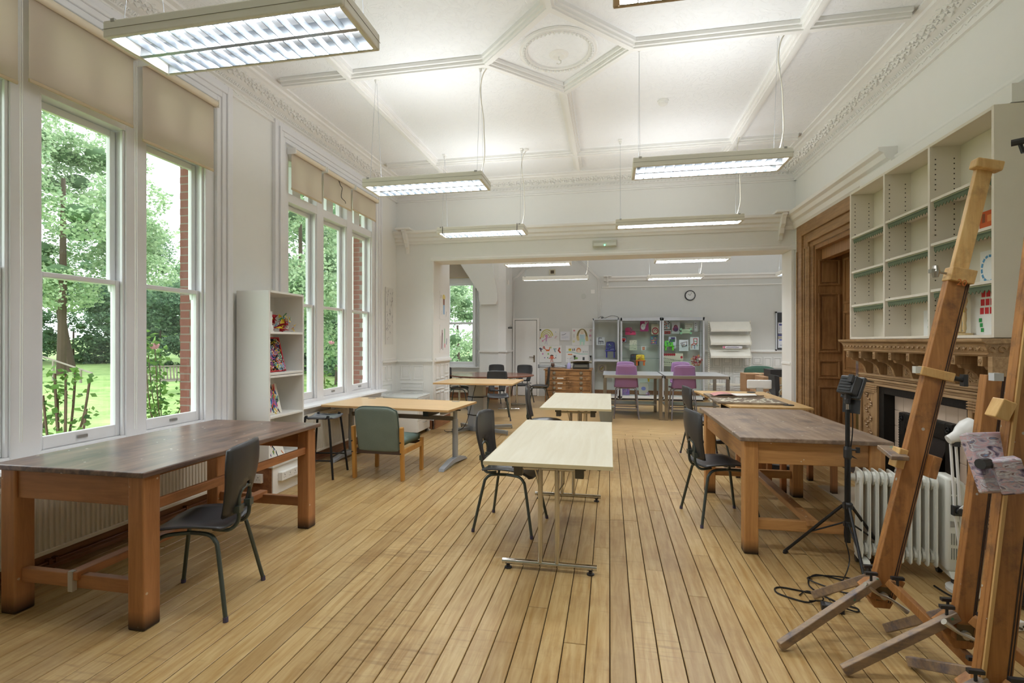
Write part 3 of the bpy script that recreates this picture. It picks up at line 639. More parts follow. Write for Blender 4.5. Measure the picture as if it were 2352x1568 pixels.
# ------------------------------------------------------------------ pale maple tables on chrome T-legs
def maple_table(x, y, label):
    t = T('folding_table', label, 'table', (x, y, 0), group='pale maple tables'); a, b, h = .41, .87, .73
    part('tabletop', bx(-a, a, -b, b, h - .025, h), MAPLE, t, bev=.003)
    part('edge_band', MB().box(-a - .002, a + .002, -b - .002, -b, h - .025, h - .001).box(-a - .002, a + .002, b, b + .002, h - .025, h - .001).box(-a - .002, -a, -b, b, h - .025, h - .001).box(a, a + .002, -b, b, h - .025, h - .001), MAPLEE, t)
    for s in (-1, 1):
        yy = s * (b - .12); l = part('foot_bar', MB().cyl((-.31, yy, .045), (.31, yy, .045), .0185, n=14), CHROME, t, smooth=True)
        for c in (-.055, .055): part('post', MB().cyl((c, yy, .05), (c, yy, h - .06), .0165, n=14), CHROME, l, smooth=True)
        part('top_bar', MB().cyl((-.19, yy, h - .062), (.19, yy, h - .062), .0125, n=12), CHROME, l, smooth=True)
        m = MB()
        for c in (-.27, .27): m.lathe([(.012, .027), (.012, .01), (.024, .008), (.024, 0)], (c, yy, 0), 12)
        part('glide', m, BLACKP, l)
        for c in (-.2, .2): part('hinge_block', bx(c - .028, c + .028, yy - .03, yy + .045, h - .11, h - .025), plain('57534b', .5), l, bev=.004)
        part('fold_stay', MB().tube([(.1, yy - s * .03, h - .05), (.095, yy - s * .06, h - .17), (.06, yy - s * .03, h - .22)], .006, 6), CHROME, l); part('fold_stay', MB().tube([(-.1, yy - s * .03, h - .05), (-.075, yy - s * .06, h - .17), (-.055, yy - s * .03, h - .22)], .006, 6), CHROME, l)
    part('under_beam', MB().box(-.24, -.215, -b + .1, b - .1, h - .06, h - .026).box(.215, .24, -b + .1, b - .1, h - .06, h - .026), plain('57534b', .5), t)
    return t
maple_table(-.39, 4.005, 'nearest pale maple folding table on chrome T-legs, in the middle of the floor')
maple_table(-.39, 6.66, 'second pale maple folding table, behind the nearest one and before the steel tables')

# ------------------------------------------------------------------ height-adjustable beech desk by the second window
t = T('adjustable_desk', 'beech desk with grey C-feet standing behind the green armchair', 'desk', (-2.60, 5.92, 0), R(-6))
part('tabletop', bx(-.87, .87, -.44, .44, .70, .725), BEECH, t, bev=.003)
part('edge_band', MB().box(-.872, .872, -.442, -.44, .70, .724).box(.87, .872, -.44, .44, .70, .724).box(-.872, -.87, -.44, .44, .70, .724), BEECHE, t)
for sx in (-1, 1):
    x = sx * .74; l = part('arm', bx(x - .03, x + .03, -.33, .35, .655, .70), GREYM, t, bev=.005)
    part('column', MB().cyl((x, .05, .08), (x, .05, .55), .035).cyl((x, .05, .55), (x, .05, .67), .027), GREYM, l, smooth=True)
    pr = [(-.36, .0), (-.34, .035), (-.1, .085), (.1, .09), (.3, .045), (.36, .01), (.36, 0), (.2, .015), (0, .03), (-.2, .02)]
    part('foot', MB().prism(pr, x - .035, x + .035, 'x'), GREYM, l, bev=.006)
    part('crank_stub', MB().cyl((x + .03, -.02, .67), (x + .1, -.02, .67), .008), BLACKM, l)
    part('cable_port', bx(sx * .62 - .05, sx * .62 + .05, .33, .37, .7251, .728), plain('7d7f80', .5), t)
part('crossbeam', bx(-.72, .72, .03, .075, .53, .58), plain('7d7771', .45), t, bev=.004)
part('screen_bracket', bx(.48, .55, -.3, .0, .62, .70), BLACKP, t)

# high beech table on grey pillar
t = T('adjustable_desk', 'high beech-topped table on one thick grey hexagonal pillar with splayed feet', 'desk', (-2.11, 8.0, 0))
part('tabletop', bx(-.62, .66, -.5, .5, .825, .85), BEECH, t, bev=.003)
part('edge_band', bx(-.622, .662, -.503, -.5, .825, .849), BEECHE, t)
hexp = [(-.14, -.04), (-.02, -.13), (.13, -.1), (.15, .06), (.03, .13), (-.13, .1)]
hx = lambda k: [(x * k - .10, y * k + .22) for x, y in hexp]
part('pillar', MB().prism(hx(1.08), .08, .57, 'z'), GREYM, t, bev=.004)
part('upper_pillar', MB().prism(hx(.97), .575, .80, 'z'), plain('aeb0ac', .4), t, bev=.003)
part('strap', MB().prism(hx(1.12), .56, .575, 'z').prism(hx(1.11), .26, .275, 'z'), BLACKM, t)
part('base_collar', MB().prism(hx(1.18), .0, .08, 'z'), plain('9aa0a6', .35, .5), t, bev=.003)
part('top_plate', MB().prism([(-.28, .825), (.28, .825), (.16, .77), (-.16, .77)], -.1, .35, 'y'), GREYM, t)
for q in ((-.42, -.28), (.5, -.3), (.45, .35), (-.45, .33)): part('splayed_foot', MB().beam((q[0] * .25 - .1, q[1] * .3 + .22, .04), (q[0], q[1] + .15, .045), .05, .05).cyl((q[0], q[1] + .15, 0), (q[0], q[1] + .15, .04), .012, n=8), plain('9aa0a6', .35, .5), t, bev=.004)
part('cable', MB().tube(smoothline([(-.02, -.12, .82), (-.07, -.15, .6), (-.12, -.16, .35), (-.22, -.2, .1), (-.5, -.1, .01), (-.62, .05, .006)]), .006, 6), BLACKM, t)
part('cable_port', MB().box(-.5, -.38, .3, .36, .8501, .853).box(.42, .54, .3, .36, .8501, .853), plain('a89a80', .5), t)

# dark oval table in the far room
t = T('oval_table', 'dark mahogany oval table on chrome T-legs in the far left bay', 'table', (-2.65, 11.1, 0))
el = [(.98 * math.cos(2 * PI * i / 48), .82 * math.sin(2 * PI * i / 48)) for i in range(48)]
part('tabletop', MB().prism(el, .725, .75, 'z'), MAHOG, t, bev=.004); part('underframe', MB().prism([(x * .9, y * .88) for x, y in el], .71, .725, 'z'), plain('4a2d22', .5), t)
for x in (-.62, .52):
    l = part('cross_brace', MB().cyl((x, -.42, .69), (x, .42, .69), .015), CHROME, t)
    for y in (-.42, .42): part('post', MB().cyl((x, y, .04), (x, y, .72), .022), CHROME, l, smooth=True); part('foot', MB().cyl((x - .25, y - .05, .03), (x + .2, y + .05, .03), .02), CHROME, l, smooth=True)

# ------------------------------------------------------------------ steel tables
def steel_table(x0, x1, label):
    t = T('steel_table', label, 'table', ((x0 + x1) / 2, 10.5, 0), group='stainless steel tables'); a = (x1 - x0) / 2 - .006; b = .63; h = .855
    part('tabletop', bx(-a, a, -b, b, h - .006, h), plain('d3d6d9', .28, .7, var=.03), t)
    part('rim', MB().box(-a, a, -b, -b + .02, h - .06, h - .006).box(-a, a, b - .02, b, h - .06, h - .006).box(-a, -a + .02, -b, b, h - .06, h - .006).box(a - .02, a, -b, b, h - .06, h - .006), plain('cbc8c2', .35, 1), t, bev=.002)
    for sx in (-1, 1):
        for sy in (-1, 1): part('leg', bx(sx * (a - .035) - .03, sx * (a - .035) + .03, sy * (b - .035) - .03, sy * (b - .035) + .03, 0, h - .06), STEEL, t, bev=.003)
    part('shelf', bx(-a + .06, a - .06, .0, b - .05, .2, .225), STEEL, t, bev=.003)
    return t
steel_table(-.13, 1.0, 'left one of two stainless steel tables before the glass cabinets')
steel_table(1.02, 2.2, 'right one of two stainless steel tables, nearer the white shelf rack')

# purple high chairs
def make_purple():
    t = T('high_chair', '', 'chair')
    def shell(u, v):   # v 0..1 seat front to back top; faces +y
        w = .46 if v < .5 else .46 - .09 * (v - .5) * 2
        e = abs(u - .5) * 2; x = (u - .5) * w
        if v < .5: k = v / .5; y = .2 - .36 * k; z = .615 - .02 * math.sin(PI * k) + .018 * e * e - (.03 * (1 - k / .15) if k < .15 else 0)
        else: k = (v - .5) / .5; y = -.16 - .07 * k ** .8 + .03 * e * e; z = .615 + .43 * k ** 1.1 - (.03 * e ** 4 if k > .95 else 0)
        return (x, y, z)
    part('seat_shell', MB().grid(shell, 11, 25), PURPLE, t, smooth=True, solid=.014)
    m = MB().tube([shell(i / 10, 1) for i in range(11)], .01, 6); part('shell_rim', m, LILAC, t, smooth=True)
    for sx in (-1, 1):
        for sy in (-1, 1):
            part('leg', MB().tube(smoothline([(0, sy * .1, .59), (sx * .14, sy * .12, .59), (sx * .19, sy * .14, .56), (sx * .2, sy * .15, .5), (sx * .235, sy * .22, 0)], 4), .0115, 8), plain('9a979f', .3, .8), t, smooth=True)
    part('footrest', MB().cyl((-.22, -.19, .2), (.22, -.19, .2), .009).cyl((-.22, .19, .2), (.22, .19, .2), .009).cyl((-.22, -.19, .2), (-.22, .19, .2), .009).cyl((.22, -.19, .2), (.22, .19, .2), .009), plain('6d6a70', .35, .7), t)
    return t
PC = make_purple(); PC.location = (.32, 10.12, 0); PC['label'] = 'purple high chair in front of the left steel table, back towards us'; PC['group'] = 'purple high chairs'
dup(PC, (1.38, 10.1, 0), R(3), 'purple high chair in front of the right steel table, back towards us')
dup(PC, (.35, 11.28, 0), R(180), 'purple high chair beyond the left steel table, only its back top showing')
dup(PC, (1.53, 11.28, 0), R(180), 'purple high chair on the far side of the right steel table, beside the cabinets')
m = MB().lathe([(.11, 0), (.15, .27), (.158, .27), (.158, .285), (.14, .285), (.105, .01), (.001, .01)], (0, 0, 0), 24)
o = solo('waste_bin', m, plain('84877f', .5), 'grey round waste bin standing behind the second maple table', 'bin', smooth=True); o.location = (-.06, 9.55, 0)

# ------------------------------------------------------------------ beech desk with dirty boards, black T-foot
t = T('desk', 'beech-edged desk with two black cable ports, carrying dirty boards', 'desk', (1.76, 7.1, 0))
part('tabletop', MB().prism([(-.49, .95), (.5, .95), (.5, -.93), (-.38, -.93)], .725, .75, 'z'), BEECHY, t, bev=.003)
part('modesty_panel', bx(-.3, .42, -.02, 0, .35, .725), BLACKP, t)
for y in (-.72, .72):
    part('t_foot', MB().prism([(-.42, 0), (-.4, .03), (-.05, .06), (.05, .06), (.4, .03), (.42, 0)], y - .035, y + .035, 'y'), BLACKP, t, bev=.004)
    part('column', bx(-.06, .06, y - .04, y + .04, .05, .725), BLACKP, t, bev=.004)
part('cable_port', MB().lathe([(.06, 0), (.06, .008), (.045, .012), (.001, .012)], (.3, -.72, .75), 20), BLACKP, t)
part('cable_port', MB().lathe([(.06, 0), (.06, .008), (.045, .012), (.001, .012)], (.28, .78, .75), 20), BLACKP, t)
DIRTY = wood('dirty_board', '8d7d6b', '6a5c4e', 'X', 2, .8, 'c9bca6', .8, spots='e8e2d6')
t = T('dirty_board', 'paint-crusted grey board lying lowest on the beech desk', 'board', (1.7, 6.62, .751)); part('board', bx(-.42, .36, -.24, .3, 0, .02), DIRTY, t, bev=.002)
m = MB(); rnd = random.Random(4)
for _ in range(70): m.blob((rnd.uniform(-.36, .3), rnd.uniform(-.2, .25), .022), rnd.uniform(.008, .035), rnd.uniform(.006, .02), .006)
part('plaster_crumbs', m, plain('e6dfcc', .9), t, kind='stuff')
t = T('drawing_board', 'brown board with curled papers on top, behind the crusted one on the desk', 'board', (1.66, 7.2, .751)); part('board', bx(-.36, .33, -.2, .25, 0, .02), DIRTY, t, bev=.002); part('lifted_edge', MB().beam((-.34, -.2, .02), (.3, -.22, .045), .03, .012), plain('6f5d4a', .8), t)
m = MB().grid(lambda u, v: (-.3 + .3 * u, -.18 + .3 * v, .03 + .03 * math.sin(PI * u)), 6, 4); solo_p = part('pink_paper', m, plain('c98f8a', .8), t)
part('white_paper', MB().grid(lambda u, v: (-.05 + .3 * u, -.15 + .3 * v, .028 + .02 * math.sin(PI * v)), 5, 5), plain('e9e8e4', .8), t)

# small wooden chair behind the worn bench (only its legs and rails show)
t = T('wooden_chair', 'low orange wooden chair seen through the legs of the worn bench', 'chair', (1.91, 5.66, 0), R(4))
for sx in (-1, 1):
    for sy in (-1, 1): part('leg', bx(-.025, .025, -.025, .025, 0, .44 if sy < 0 else .72), LEGW, t, loc=(sx * .235, sy * .25, 0), bev=.003)
part('seat_rail', MB().box(-.21, .21, -.26, -.24, .34, .4).box(-.21, .21, .24, .26, .34, .4).box(-.245, -.225, -.225, .225, .34, .4).box(.225, .245, -.225, .225, .34, .4), RAILX, t)
part('seat', bx(-.25, .25, -.27, .22, .4, .44), plain('54606a', .9), t, bev=.01); part('backrest', bx(-.21, .21, .235, .265, .58, .7), RAILX, t, bev=.004)
t = T('wooden_stool', 'orange wooden stool whose two legs show left of the low wooden chair', 'stool', (1.50, 5.72, 0))
for sx in (-1, 1):
    for sy in (-1, 1): part('leg', bx(-.022, .022, -.022, .022, 0, .5), LEGW, t, loc=(sx * .11, sy * .17, 0), bev=.003)
part('seat', bx(-.15, .15, -.2, .2, .5, .53), RAILX, t, bev=.005); part('rail', MB().box(-.1, .1, -.18, -.16, .36, .42).box(-.1, .1, .16, .18, .36, .42), RAILX, t)

# ------------------------------------------------------------------ black stool, green armchair, pedestal
t = T('stool', 'black metal lab stool beside the white bookcase', 'stool', (-3.17, 5.13, 0), R(8))
def sfn(u, v): e = (v - .5) * 2; f = (u - .5) * 2; return ((u - .5) * .33, (v - .5) * .33, .645 + .02 * abs(e) ** 3 - .006 * math.cos(f * 1.5))
part('seat', MB().grid(sfn, 9, 9), plain('5c5e66', .35), t, smooth=True, solid=.014)
for sy in (-1, 1):
    for sx in (-1, 1):
        part('leg', MB().tube(smoothline([(0, sy * .14, .655), (sx * .1, sy * .155, .655), (sx * .135, sy * .16, .63), (sx * .2, sy * .21, 0)], 4), .012, 8), BLACKM, t, smooth=True)
part('footrest', MB().cyl((-.175, -.19, .2), (.175, -.19, .2), .008).cyl((-.175, .19, .2), (.175, .19, .2), .008).cyl((-.175, -.19, .24), (-.175, .19, .24), .008).cyl((.175, -.19, .24), (.175, .19, .24), .008), BLACKM, t)
t = T('armchair', 'low green upholstered chair with beech legs, back towards us', 'chair', (-2.46, 5.34, 0), R(-2))
def gb(u, v):
    e = abs(u - .5) * 2; w = .50 - (.06 * max(0, (v - .82) / .18) ** 2); return ((u - .5) * w, -.24 - .10 * v - .012 * (1 - e * e), .30 + .50 * v - (.035 * e ** 6 if v > .99 else 0))
part('backrest', MB().grid(gb, 13, 13), GREENF, t, smooth=True, solid=.055, sub=1)
part('piping', MB().tube([Vector(gb(0, i / 12)) for i in range(12)] + [Vector(gb(i / 12, 1)) for i in range(13)] + [Vector(gb(1, 1 - i / 12)) for i in range(12)], .008, 6), plain('52605a', .9), t, smooth=True)
part('seat_cushion', MB().grid(lambda u, v: ((u - .5) * .5, -.25 + .52 * v, .385 + .035 * math.sin(PI * u) ** .5 * math.sin(PI * min(1, v + .05)) ** .5), 11, 11), plain('6f857e', .95, bump=.4, bscale=200), t, smooth=True, solid=.07)
part('base_rail', MB().box(-.26, .26, -.27, -.25, .275, .33).box(-.26, .26, .24, .26, .3, .34), plain('4b3a30', .6), t)
for sx in (-1, 1):
    part('rear_leg', MB().beam((sx * .285, -.27, 0), (sx * .285, -.30, .58), .038, .05, (0, 1, 0)), GCHW, t, bev=.008)
    part('front_leg', MB().beam((sx * .285, .23, 0), (sx * .285, .24, .38), .038, .05, (0, 1, 0)), GCHW, t, bev=.008)
    part('side_rail', MB().box(sx * .285 - .012, sx * .285 + .012, -.26, .24, .28, .335), GCHW, t, bev=.003)
    part('bolt', MB().cyl((sx * .285, -.335, .3), (sx * .285, -.32, .3), .006).cyl((sx * .285, -.345, .42), (sx * .285, -.325, .42), .006), BLACKM, t)
t = T('drawer_pedestal', 'white mobile drawer unit on castors behind the beech desk', 'drawer unit', (-3.27, 7.68, 0))
part('body', bx(-.32, .30, -.24, .3, .06, .60), WHITEP, t, bev=.004); part('top', bx(-.33, .31, -.25, .31, .60, .625), plain('e8ecea', .1), t, bev=.003)
for z in (.07, .25, .43):
    dr = part('drawer', bx(.30, .315, -.22, .28, z, z + .165), WHITEP, t, bev=.003); part('handle', MB().tube([(.315, -.04, z + .13), (.335, -.02, z + .13), (.335, .08, z + .13), (.315, .1, z + .13)], .004, 5), GREYM, dr)
for x in (-.28, .26):
    for y in (-.2, .26): part('castor', MB().cyl((x - .012, y, .028), (x + .012, y, .028), .028, n=12).box(x - .01, x + .01, y - .01, y + .02, .03, .06), BLACKP, t)
solo('wall_socket', MB().box(-3.02, -3.0, 8.0, 8.06, .02, .36).box(-3.02, -2.98, 8.0, 8.06, .0, .02), WHITEP, 'white cable box on the panelled pier behind the beech desk', 'socket')

# ------------------------------------------------------------------ white bookcase with boxed plinth
t = T('plinth_box', 'wooden box with white front panel under the white bookcase', 'box', (-3.43, 4.62, 0))
part('box', bx(-.2, .20, -.29, .31, .0, .27), SKIRT, t, bev=.004); part('front_board', bx(.20, .215, -.285, .31, .0, .28), WHITEP, t, bev=.003); part('lid', bx(-.21, .23, -.31, .33, .27, .295), plain('dcdad2', .5), t, bev=.004)
def socket(name, label, x, y, z, w, h, face, n, depth=.03):
    t = T(name, label, 'socket', (x, y, z)); t.rotation_euler = (0, 0, {'y-': 0, 'x+': R(90), 'x-': R(-90)}[face])
    part('plate', bx(-w / 2, w / 2, -depth, 0, -h / 2, h / 2), WHITEP, t, bev=.005); m = MB(); s = MB()
    for i in range(n):
        cx = -w / 2 + (i + .5) * w / n; m.box(cx - .003, cx + .003, -depth - .001, -depth, .008, .017).box(cx - .016, cx - .009, -depth - .001, -depth, -.012, -.008).box(cx + .009, cx + .016, -depth - .001, -depth, -.012, -.008); s.box(cx - .006, cx + .006, -depth - .004, -depth, .02, .034)
    part('pin_slots', m, BLACKM, t); part('switch', s, WHITEP, t, bev=.001); return t
socket('double_socket', 'double white wall socket on the end of the wooden plinth box', -3.39, 4.327, .165, .15, .088, 'y-', 2)
socket('socket_strip', 'long white multi-gang socket strip on the front of the plinth box', -3.214, 4.66, .165, .50, .085, 'x+', 6, .045)
t = T('bookcase', 'tall white two-part bookcase between the two windows, holding art pieces', 'bookcase', (-3.42, 4.605, .295))
BZ = [.03, .46, .86, .885, 1.29, 1.705]
part('side_panel', bx(-.19, .17, -.285, -.262, 0, 1.705), WHITEP, t, bev=.003); part('side_panel', bx(-.19, .17, .262, .285, 0, 1.705), WHITEP, t, bev=.003)
part('back_panel', bx(-.19, -.175, -.262, .262, 0, 1.705), WHITEP, t)
for z, nm in ((.01, 'base_board'), (.445, 'shelf'), (.845, 'shelf'), (.872, 'shelf'), (1.28, 'shelf'), (1.685, 'top_board')): part(nm, bx(-.175, .172, -.262, .262, z, z + .022), WHITEP, t, bev=.003)
part('plinth_board', bx(.14, .172, -.262, .262, 0, .04), WHITEP, t)
RED = plain('b5202e', .5); PAL = [plain(h, .5) for h in ('d8403c', 'e8c93c', '3f6fb5', '3f9a55', 'd76aa8', '252a33', 'e8e4da', 'e07c33', '6a4a9a', '7fb7d9')]
def scatter_panel(name, label, cat, loc, w, h, lean, n, border=None, seed=0, ring=True, rz=R(90), bgm=None, size=(.02, .035)):
    t = T(name, label, cat, loc, rz); rd = random.Random(seed); M = Matrix.Rotation(-lean, 4, 'X')
    def P(x, y, z): v = M @ Vector((x, y, z)); return tuple(v)
    m = MB(); m.obox(P(0, 0, h / 2), w, .018, h, M.to_3x3()); part('panel', m, bgm or PAL[5], t, bev=.002)
    if border:
        m = MB()
        for x0, z0, sx, sz in ((0, .007, w, .014), (0, h - .007, w, .014), (-w / 2 + .007, h / 2, .014, h), (w / 2 - .007, h / 2, .014, h)): m.obox(P(x0, -.012, z0), sx, .012, sz, M.to_3x3())
        part('border', m, border, t)
    m = MB()
    for i in range(n):
        x = rd.uniform(-w / 2 + .025, w / 2 - .025); z = rd.uniform(.025, h - .025); c = rd.randrange(len(PAL)); r = rd.uniform(*size)
        if ring:
            m.tube([P(x + math.cos(k * PI / 3) * r * (.5 + .08 * k), -.014 - rd.random() * .006, z + math.sin(k * PI / 3) * r * (.5 + .08 * k)) for k in range(7)], .004, 4, mat=c)
        else:
            a = rd.uniform(.9, 2.2); l = r * 1.6; m.tube([P(x - math.cos(a) * l, -.0105, z - math.sin(a) * l), P(x + math.cos(a + .3) * l * .4, -.011, z), P(x + math.cos(a) * l, -.0105, z + math.sin(a) * l)], [.003, r * .28, .003], 4, mat=c)
    part('coloured_pieces', m, PAL, t, kind='stuff'); return t
scatter_panel('quilling_picture', 'framed picture of many coloured paper coils with red border on the bookcase', 'picture', (-3.34, 4.52, 1.19), .34, .36, R(14), 150, RED, 3)
scatter_panel('painted_picture', 'small bright painted panel of pink blue and yellow strokes, leaning in the bookcase', 'picture', (-3.34, 4.50, .763), .27, .31, R(14), 120, None, 5, ring=False, bgm=PAL[6])
scatter_panel('drawn_panel', 'white panel with red and black doodles on the lowest bookcase shelf', 'picture', (-3.33, 4.52, .33), .3, .28, R(20), 34, None, 8, ring=False, bgm=PAL[6], size=(.012, .02))
t = T('paper_flowers', 'heap of red and coloured cut paper flowers on the top bookcase shelf', 'ornament', (-3.36, 4.58, 1.598)); m = MB(); rd = random.Random(2)
for i in range(75):
    p = Vector((rd.uniform(-.1, .1), rd.uniform(-.14, .17), rd.uniform(.02, .15))); q = [p + Vector((rd.uniform(-.045, .045), rd.uniform(-.045, .045), rd.uniform(-.04, .045))) for _ in range(3)]; p.z = max(p.z, .0)
    for v in q: v.z = max(0, v.z)
    m.add([p, *q], [(0, 1, 2), (0, 2, 3)], mat=rd.choice([0, 0, 0, 0, 3, 6, 1, 9]))
part('petals', m, [RED] + PAL[1:], t, kind='stuff'); part('stem', MB().tube([(0, .1, .1), (0, .12, .17), (.01, .15, .2)], .006, 5).blob((0, .11, .12), .03), plain('3f7a44', .6), t)
solo('white_vase', MB().lathe([(.03, 0), (.036, .03), (.03, .05), (.022, .07), (.022, .19), (.025, .2)], (-3.3, 4.40, 1.598), 16), WHITEP, 'narrow white vase left of the red paper flowers', 'vase', smooth=True)
solo('wooden_strip', bx(-3.62, -3.6, 4.16, 4.2, .16, 1.4), SKIRT, 'narrow brown wooden strip in the gap left of the white bookcase', 'strip')

# ------------------------------------------------------------------ flat drawings: sheet + proud strokes
def sheet(name, label, cat, x, y, z, w, h, strokes, paper='eeeeec', group=None, rz=0, lean=0, parent=None):
    """z is the lower edge; strokes in 0..1 coordinates: ('l', colour, width, [pts]), ('d', colour, cx, cz, rx, rz), ('r', colour, x0, x1, z0, z1)"""
    t = T(name, label, cat, (x, y, z), rz, group) if parent is None else parent; M = Matrix.Rotation(-lean, 4, 'X').to_3x3(); cols = []; m = MB()
    def P(u, v, d=-.0015): q = M @ Vector(((u - .5) * w, d, v * h)); return tuple(q)
    m0 = MB(); m0.obox(M @ Vector((0, 0, h / 2)), w, .002, h, M)
    part('paper', m0, plain(paper, .8, var=.02), t)
    k = 0
    for st in strokes:
        c = st[1]; 
        if c not in cols: cols.append(c)
        ci = cols.index(c); k += 1; d = -.0013 - .00012 * k
        if st[0] == 'l':
            pts = st[3]; wd = st[2] / 2
            for a, b in zip(pts, pts[1:]):
                du, dv = (b[0] - a[0]) * w, (b[1] - a[1]) * h; L = math.hypot(du, dv) or 1; nx, ny = -dv / L * wd, du / L * wd; ex, ey = du / L * wd * .5, dv / L * wd * .5
                m.add([P(a[0] + (nx - ex) / w, a[1] + (ny - ey) / h, d), P(a[0] - (nx + ex) / w, a[1] - (ny + ey) / h, d), P(b[0] + (-nx + ex) / w, b[1] + (-ny + ey) / h, d), P(b[0] + (nx + ex) / w, b[1] + (ny + ey) / h, d)], [(0, 1, 2, 3)], mat=ci)
        elif st[0] == 'd':
            _, _, cx, cz, rx, rz_ = st; m.add([P(cx + rx * math.cos(2 * PI * i / 14), cz + rz_ * math.sin(2 * PI * i / 14), d) for i in range(14)], [tuple(range(14))], mat=ci)
        else:
            _, _, a0, a1, b0, b1 = st; m.add([P(a0, b0, d), P(a1, b0, d), P(a1, b1, d), P(a0, b1, d)], [(0, 1, 2, 3)], mat=ci)
    if strokes: part('drawing', m, [plain(c, .7) for c in cols], t)
    return t
def arcp(cx, cz, rx, rz_, a0, a1, n=10): return [(cx + rx * math.cos(R(a0 + (a1 - a0) * i / n)), cz + rz_ * math.sin(R(a0 + (a1 - a0) * i / n))) for i in range(n + 1)]
YW = 13.69
sheet('drawing_sheet', 'child drawing of a pink figure under yellow rainbow hair, on the far wall', 'drawing', -1.66, YW, 1.40, .62, .46,
      [('l', 'dfd97a', .03, arcp(.45, .5, .26, .42, 10, 185)), ('l', 'e6e08e', .025, arcp(.44, .48, .2, .32, 0, 180)), ('l', 'd9d07a', .02, arcp(.43, .45, .14, .24, 0, 180)), ('d', 'dba5cc', .43, .55, .07, .08), ('l', 'd898c8', .03, [(.43, .5), (.42, .25)]), ('l', 'd898c8', .015, [(.25, .25), (.43, .42), (.65, .48)]),
       ('l', '9a9fc0', .008, [(.42, .27), (.36, .05)]), ('l', '9a9fc0', .008, [(.43, .27), (.47, .03)]), ('d', 'd88fae', .26, .25, .04, .05), ('d', 'c98f7a', .16, .42, .03, .06), ('l', '8fae8f', .01, [(.06, .5), (.08, .36)]), ('l', 'd07a9a', .012, [(.8, .42), (.86, .45)]), ('d', '8fb4d6', .84, .78, .02, .02), ('l', 'd07a7a', .01, [(.82, .5), (.9, .52)])])
sheet('drawing_sheet', 'child drawing of a girl with very long yellow hair', 'drawing', -.72, YW, 1.40, .56, .46,
      [('l', 'e2cf94', .05, arcp(.48, .5, .22, .42, 200, -20, 14)), ('l', 'e2cf94', .05, [(.27, .5), (.3, .3)]), ('l', 'e2cf94', .06, [(.7, .5), (.72, .28)]), ('d', 'f0e6d2', .48, .78, .12, .14), ('d', '6a5a4a', .44, .82, .012, .012), ('d', '6a5a4a', .53, .82, .012, .012), ('l', 'c0726a', .006, arcp(.48, .75, .05, .04, 200, 340, 5)), ('r', 'c6e2ea', .38, .6, .35, .62), ('r', 'bfe6e0', .36, .62, .2, .36), ('r', 'c6ecdc', .37, .45, .02, .2), ('r', 'c6ecdc', .52, .6, .02, .2),
       ('d', 'd98a9a', .1, .86, .05, .05), ('l', 'd98aa8', .012, arcp(.9, .86, .05, .05, 0, 300, 8)), ('r', 'dba6c0', .82, .92, .5, .62), ('l', '7f8a9a', .008, [(.09, .65), (.09, .45)]), ('d', 'e6e6b8', .08, .22, .06, .07), ('l', '6a6a6a', .008, [(.85, .32), (.92, .28)])], rz=0)
sheet('notice_paper', 'small printed white notice with a tiny dark sketch between the two upper drawings', 'notice', -1.19, YW - .006, 1.53, .26, .24, [('l', '6a6f88', .012, [(.15, .62), (.4, .66), (.58, .78)]), ('r', 'c9cede', .12, .85, .4, .43), ('r', 'c9cede', .12, .85, .32, .35), ('r', 'c9cede', .12, .6, .24, .27)], 'e9ebf2')
sheet('drawing_sheet', 'child drawing with a small juggling figure, below the pink rainbow figure', 'drawing', -1.62, YW - .004, .93, .66, .46,
      [('l', 'd8452c', .018, arcp(.27, .88, .03, .06, 0, 360, 8)), ('l', 'e0743c', .02, [(.3, .82), (.38, .72), (.5, .74), (.52, .9)]), ('r', 'e0743c', .36, .5, .66, .76), ('d', 'c9dfa0', .56, .88, .03, .06), ('l', '5a2030', .03, [(.12, .85), (.15, .65)]), ('l', '3a4a6a', .03, [(.08, .82), (.2, .78)]), ('l', '7a9aa8', .025, [(.7, .8), (.74, .62)]), ('r', '6aa0a8', .66, .8, .78, .82), ('l', 'd0563c', .04, [(.92, .85), (.88, .7), (.95, .58)]),
       ('d', 'e0a0c8', .22, .5, .035, .06), ('d', '8fce7a', .45, .5, .03, .06), ('d', '8a6aa8', .3, .27, .02, .04), ('d', '3f8a70', .43, .27, .02, .04), ('d', '4a5570', .76, .27, .02, .04), ('d', '9fd6e0', .78, .4, .012, .05), ('d', '2a2624', .6, .38, .07, .07), ('d', 'd9735a', .6, .28, .07, .12), ('l', 'd9735a', .02, [(.48, .22), (.56, .3)]), ('l', 'd9735a', .02, [(.72, .22), (.64, .3)]), ('r', 'c8a6a0', .55, .64, .1, .18), ('r', 'b8604a', .55, .58, .02, .1), ('r', 'b8604a', .62, .65, .02, .1)])
sheet('drawing_sheet', 'child drawing with a green hill line, a face and a yellow box', 'drawing', -.86, YW - .004, .93, .62, .46,
      [('l', '8ac8b8', .014, [(.03, .6), (.2, .63), (.4, .56), (.6, .5), (.95, .5)]), ('r', 'e0d23c', .12, .24, .68, .82), ('r', '4a4a48', .12, .24, .78, .8), ('l', '4a4a4a', .02, [(.3, .8), (.31, .68)]), ('l', '4a4a4a', .02, [(.37, .82), (.38, .7)]), ('d', 'd98a5a', .56, .72, .1, .15), ('d', 'f0dcc8', .56, .68, .07, .11), ('r', '55605a', .75, .77, .58, .68), ('r', '55605a', .83, .85, .58, .68), ('r', '55605a', .91, .93, .58, .68), ('r', 'e08a4a', .09, .28, .44, .5), ('r', '8fc86a', .37, .52, .2, .3), ('r', '54585a', .73, .82, .14, .32), ('l', '8a8fa0', .008, [(.06, .24), (.15, .22), (.25, .27)])])
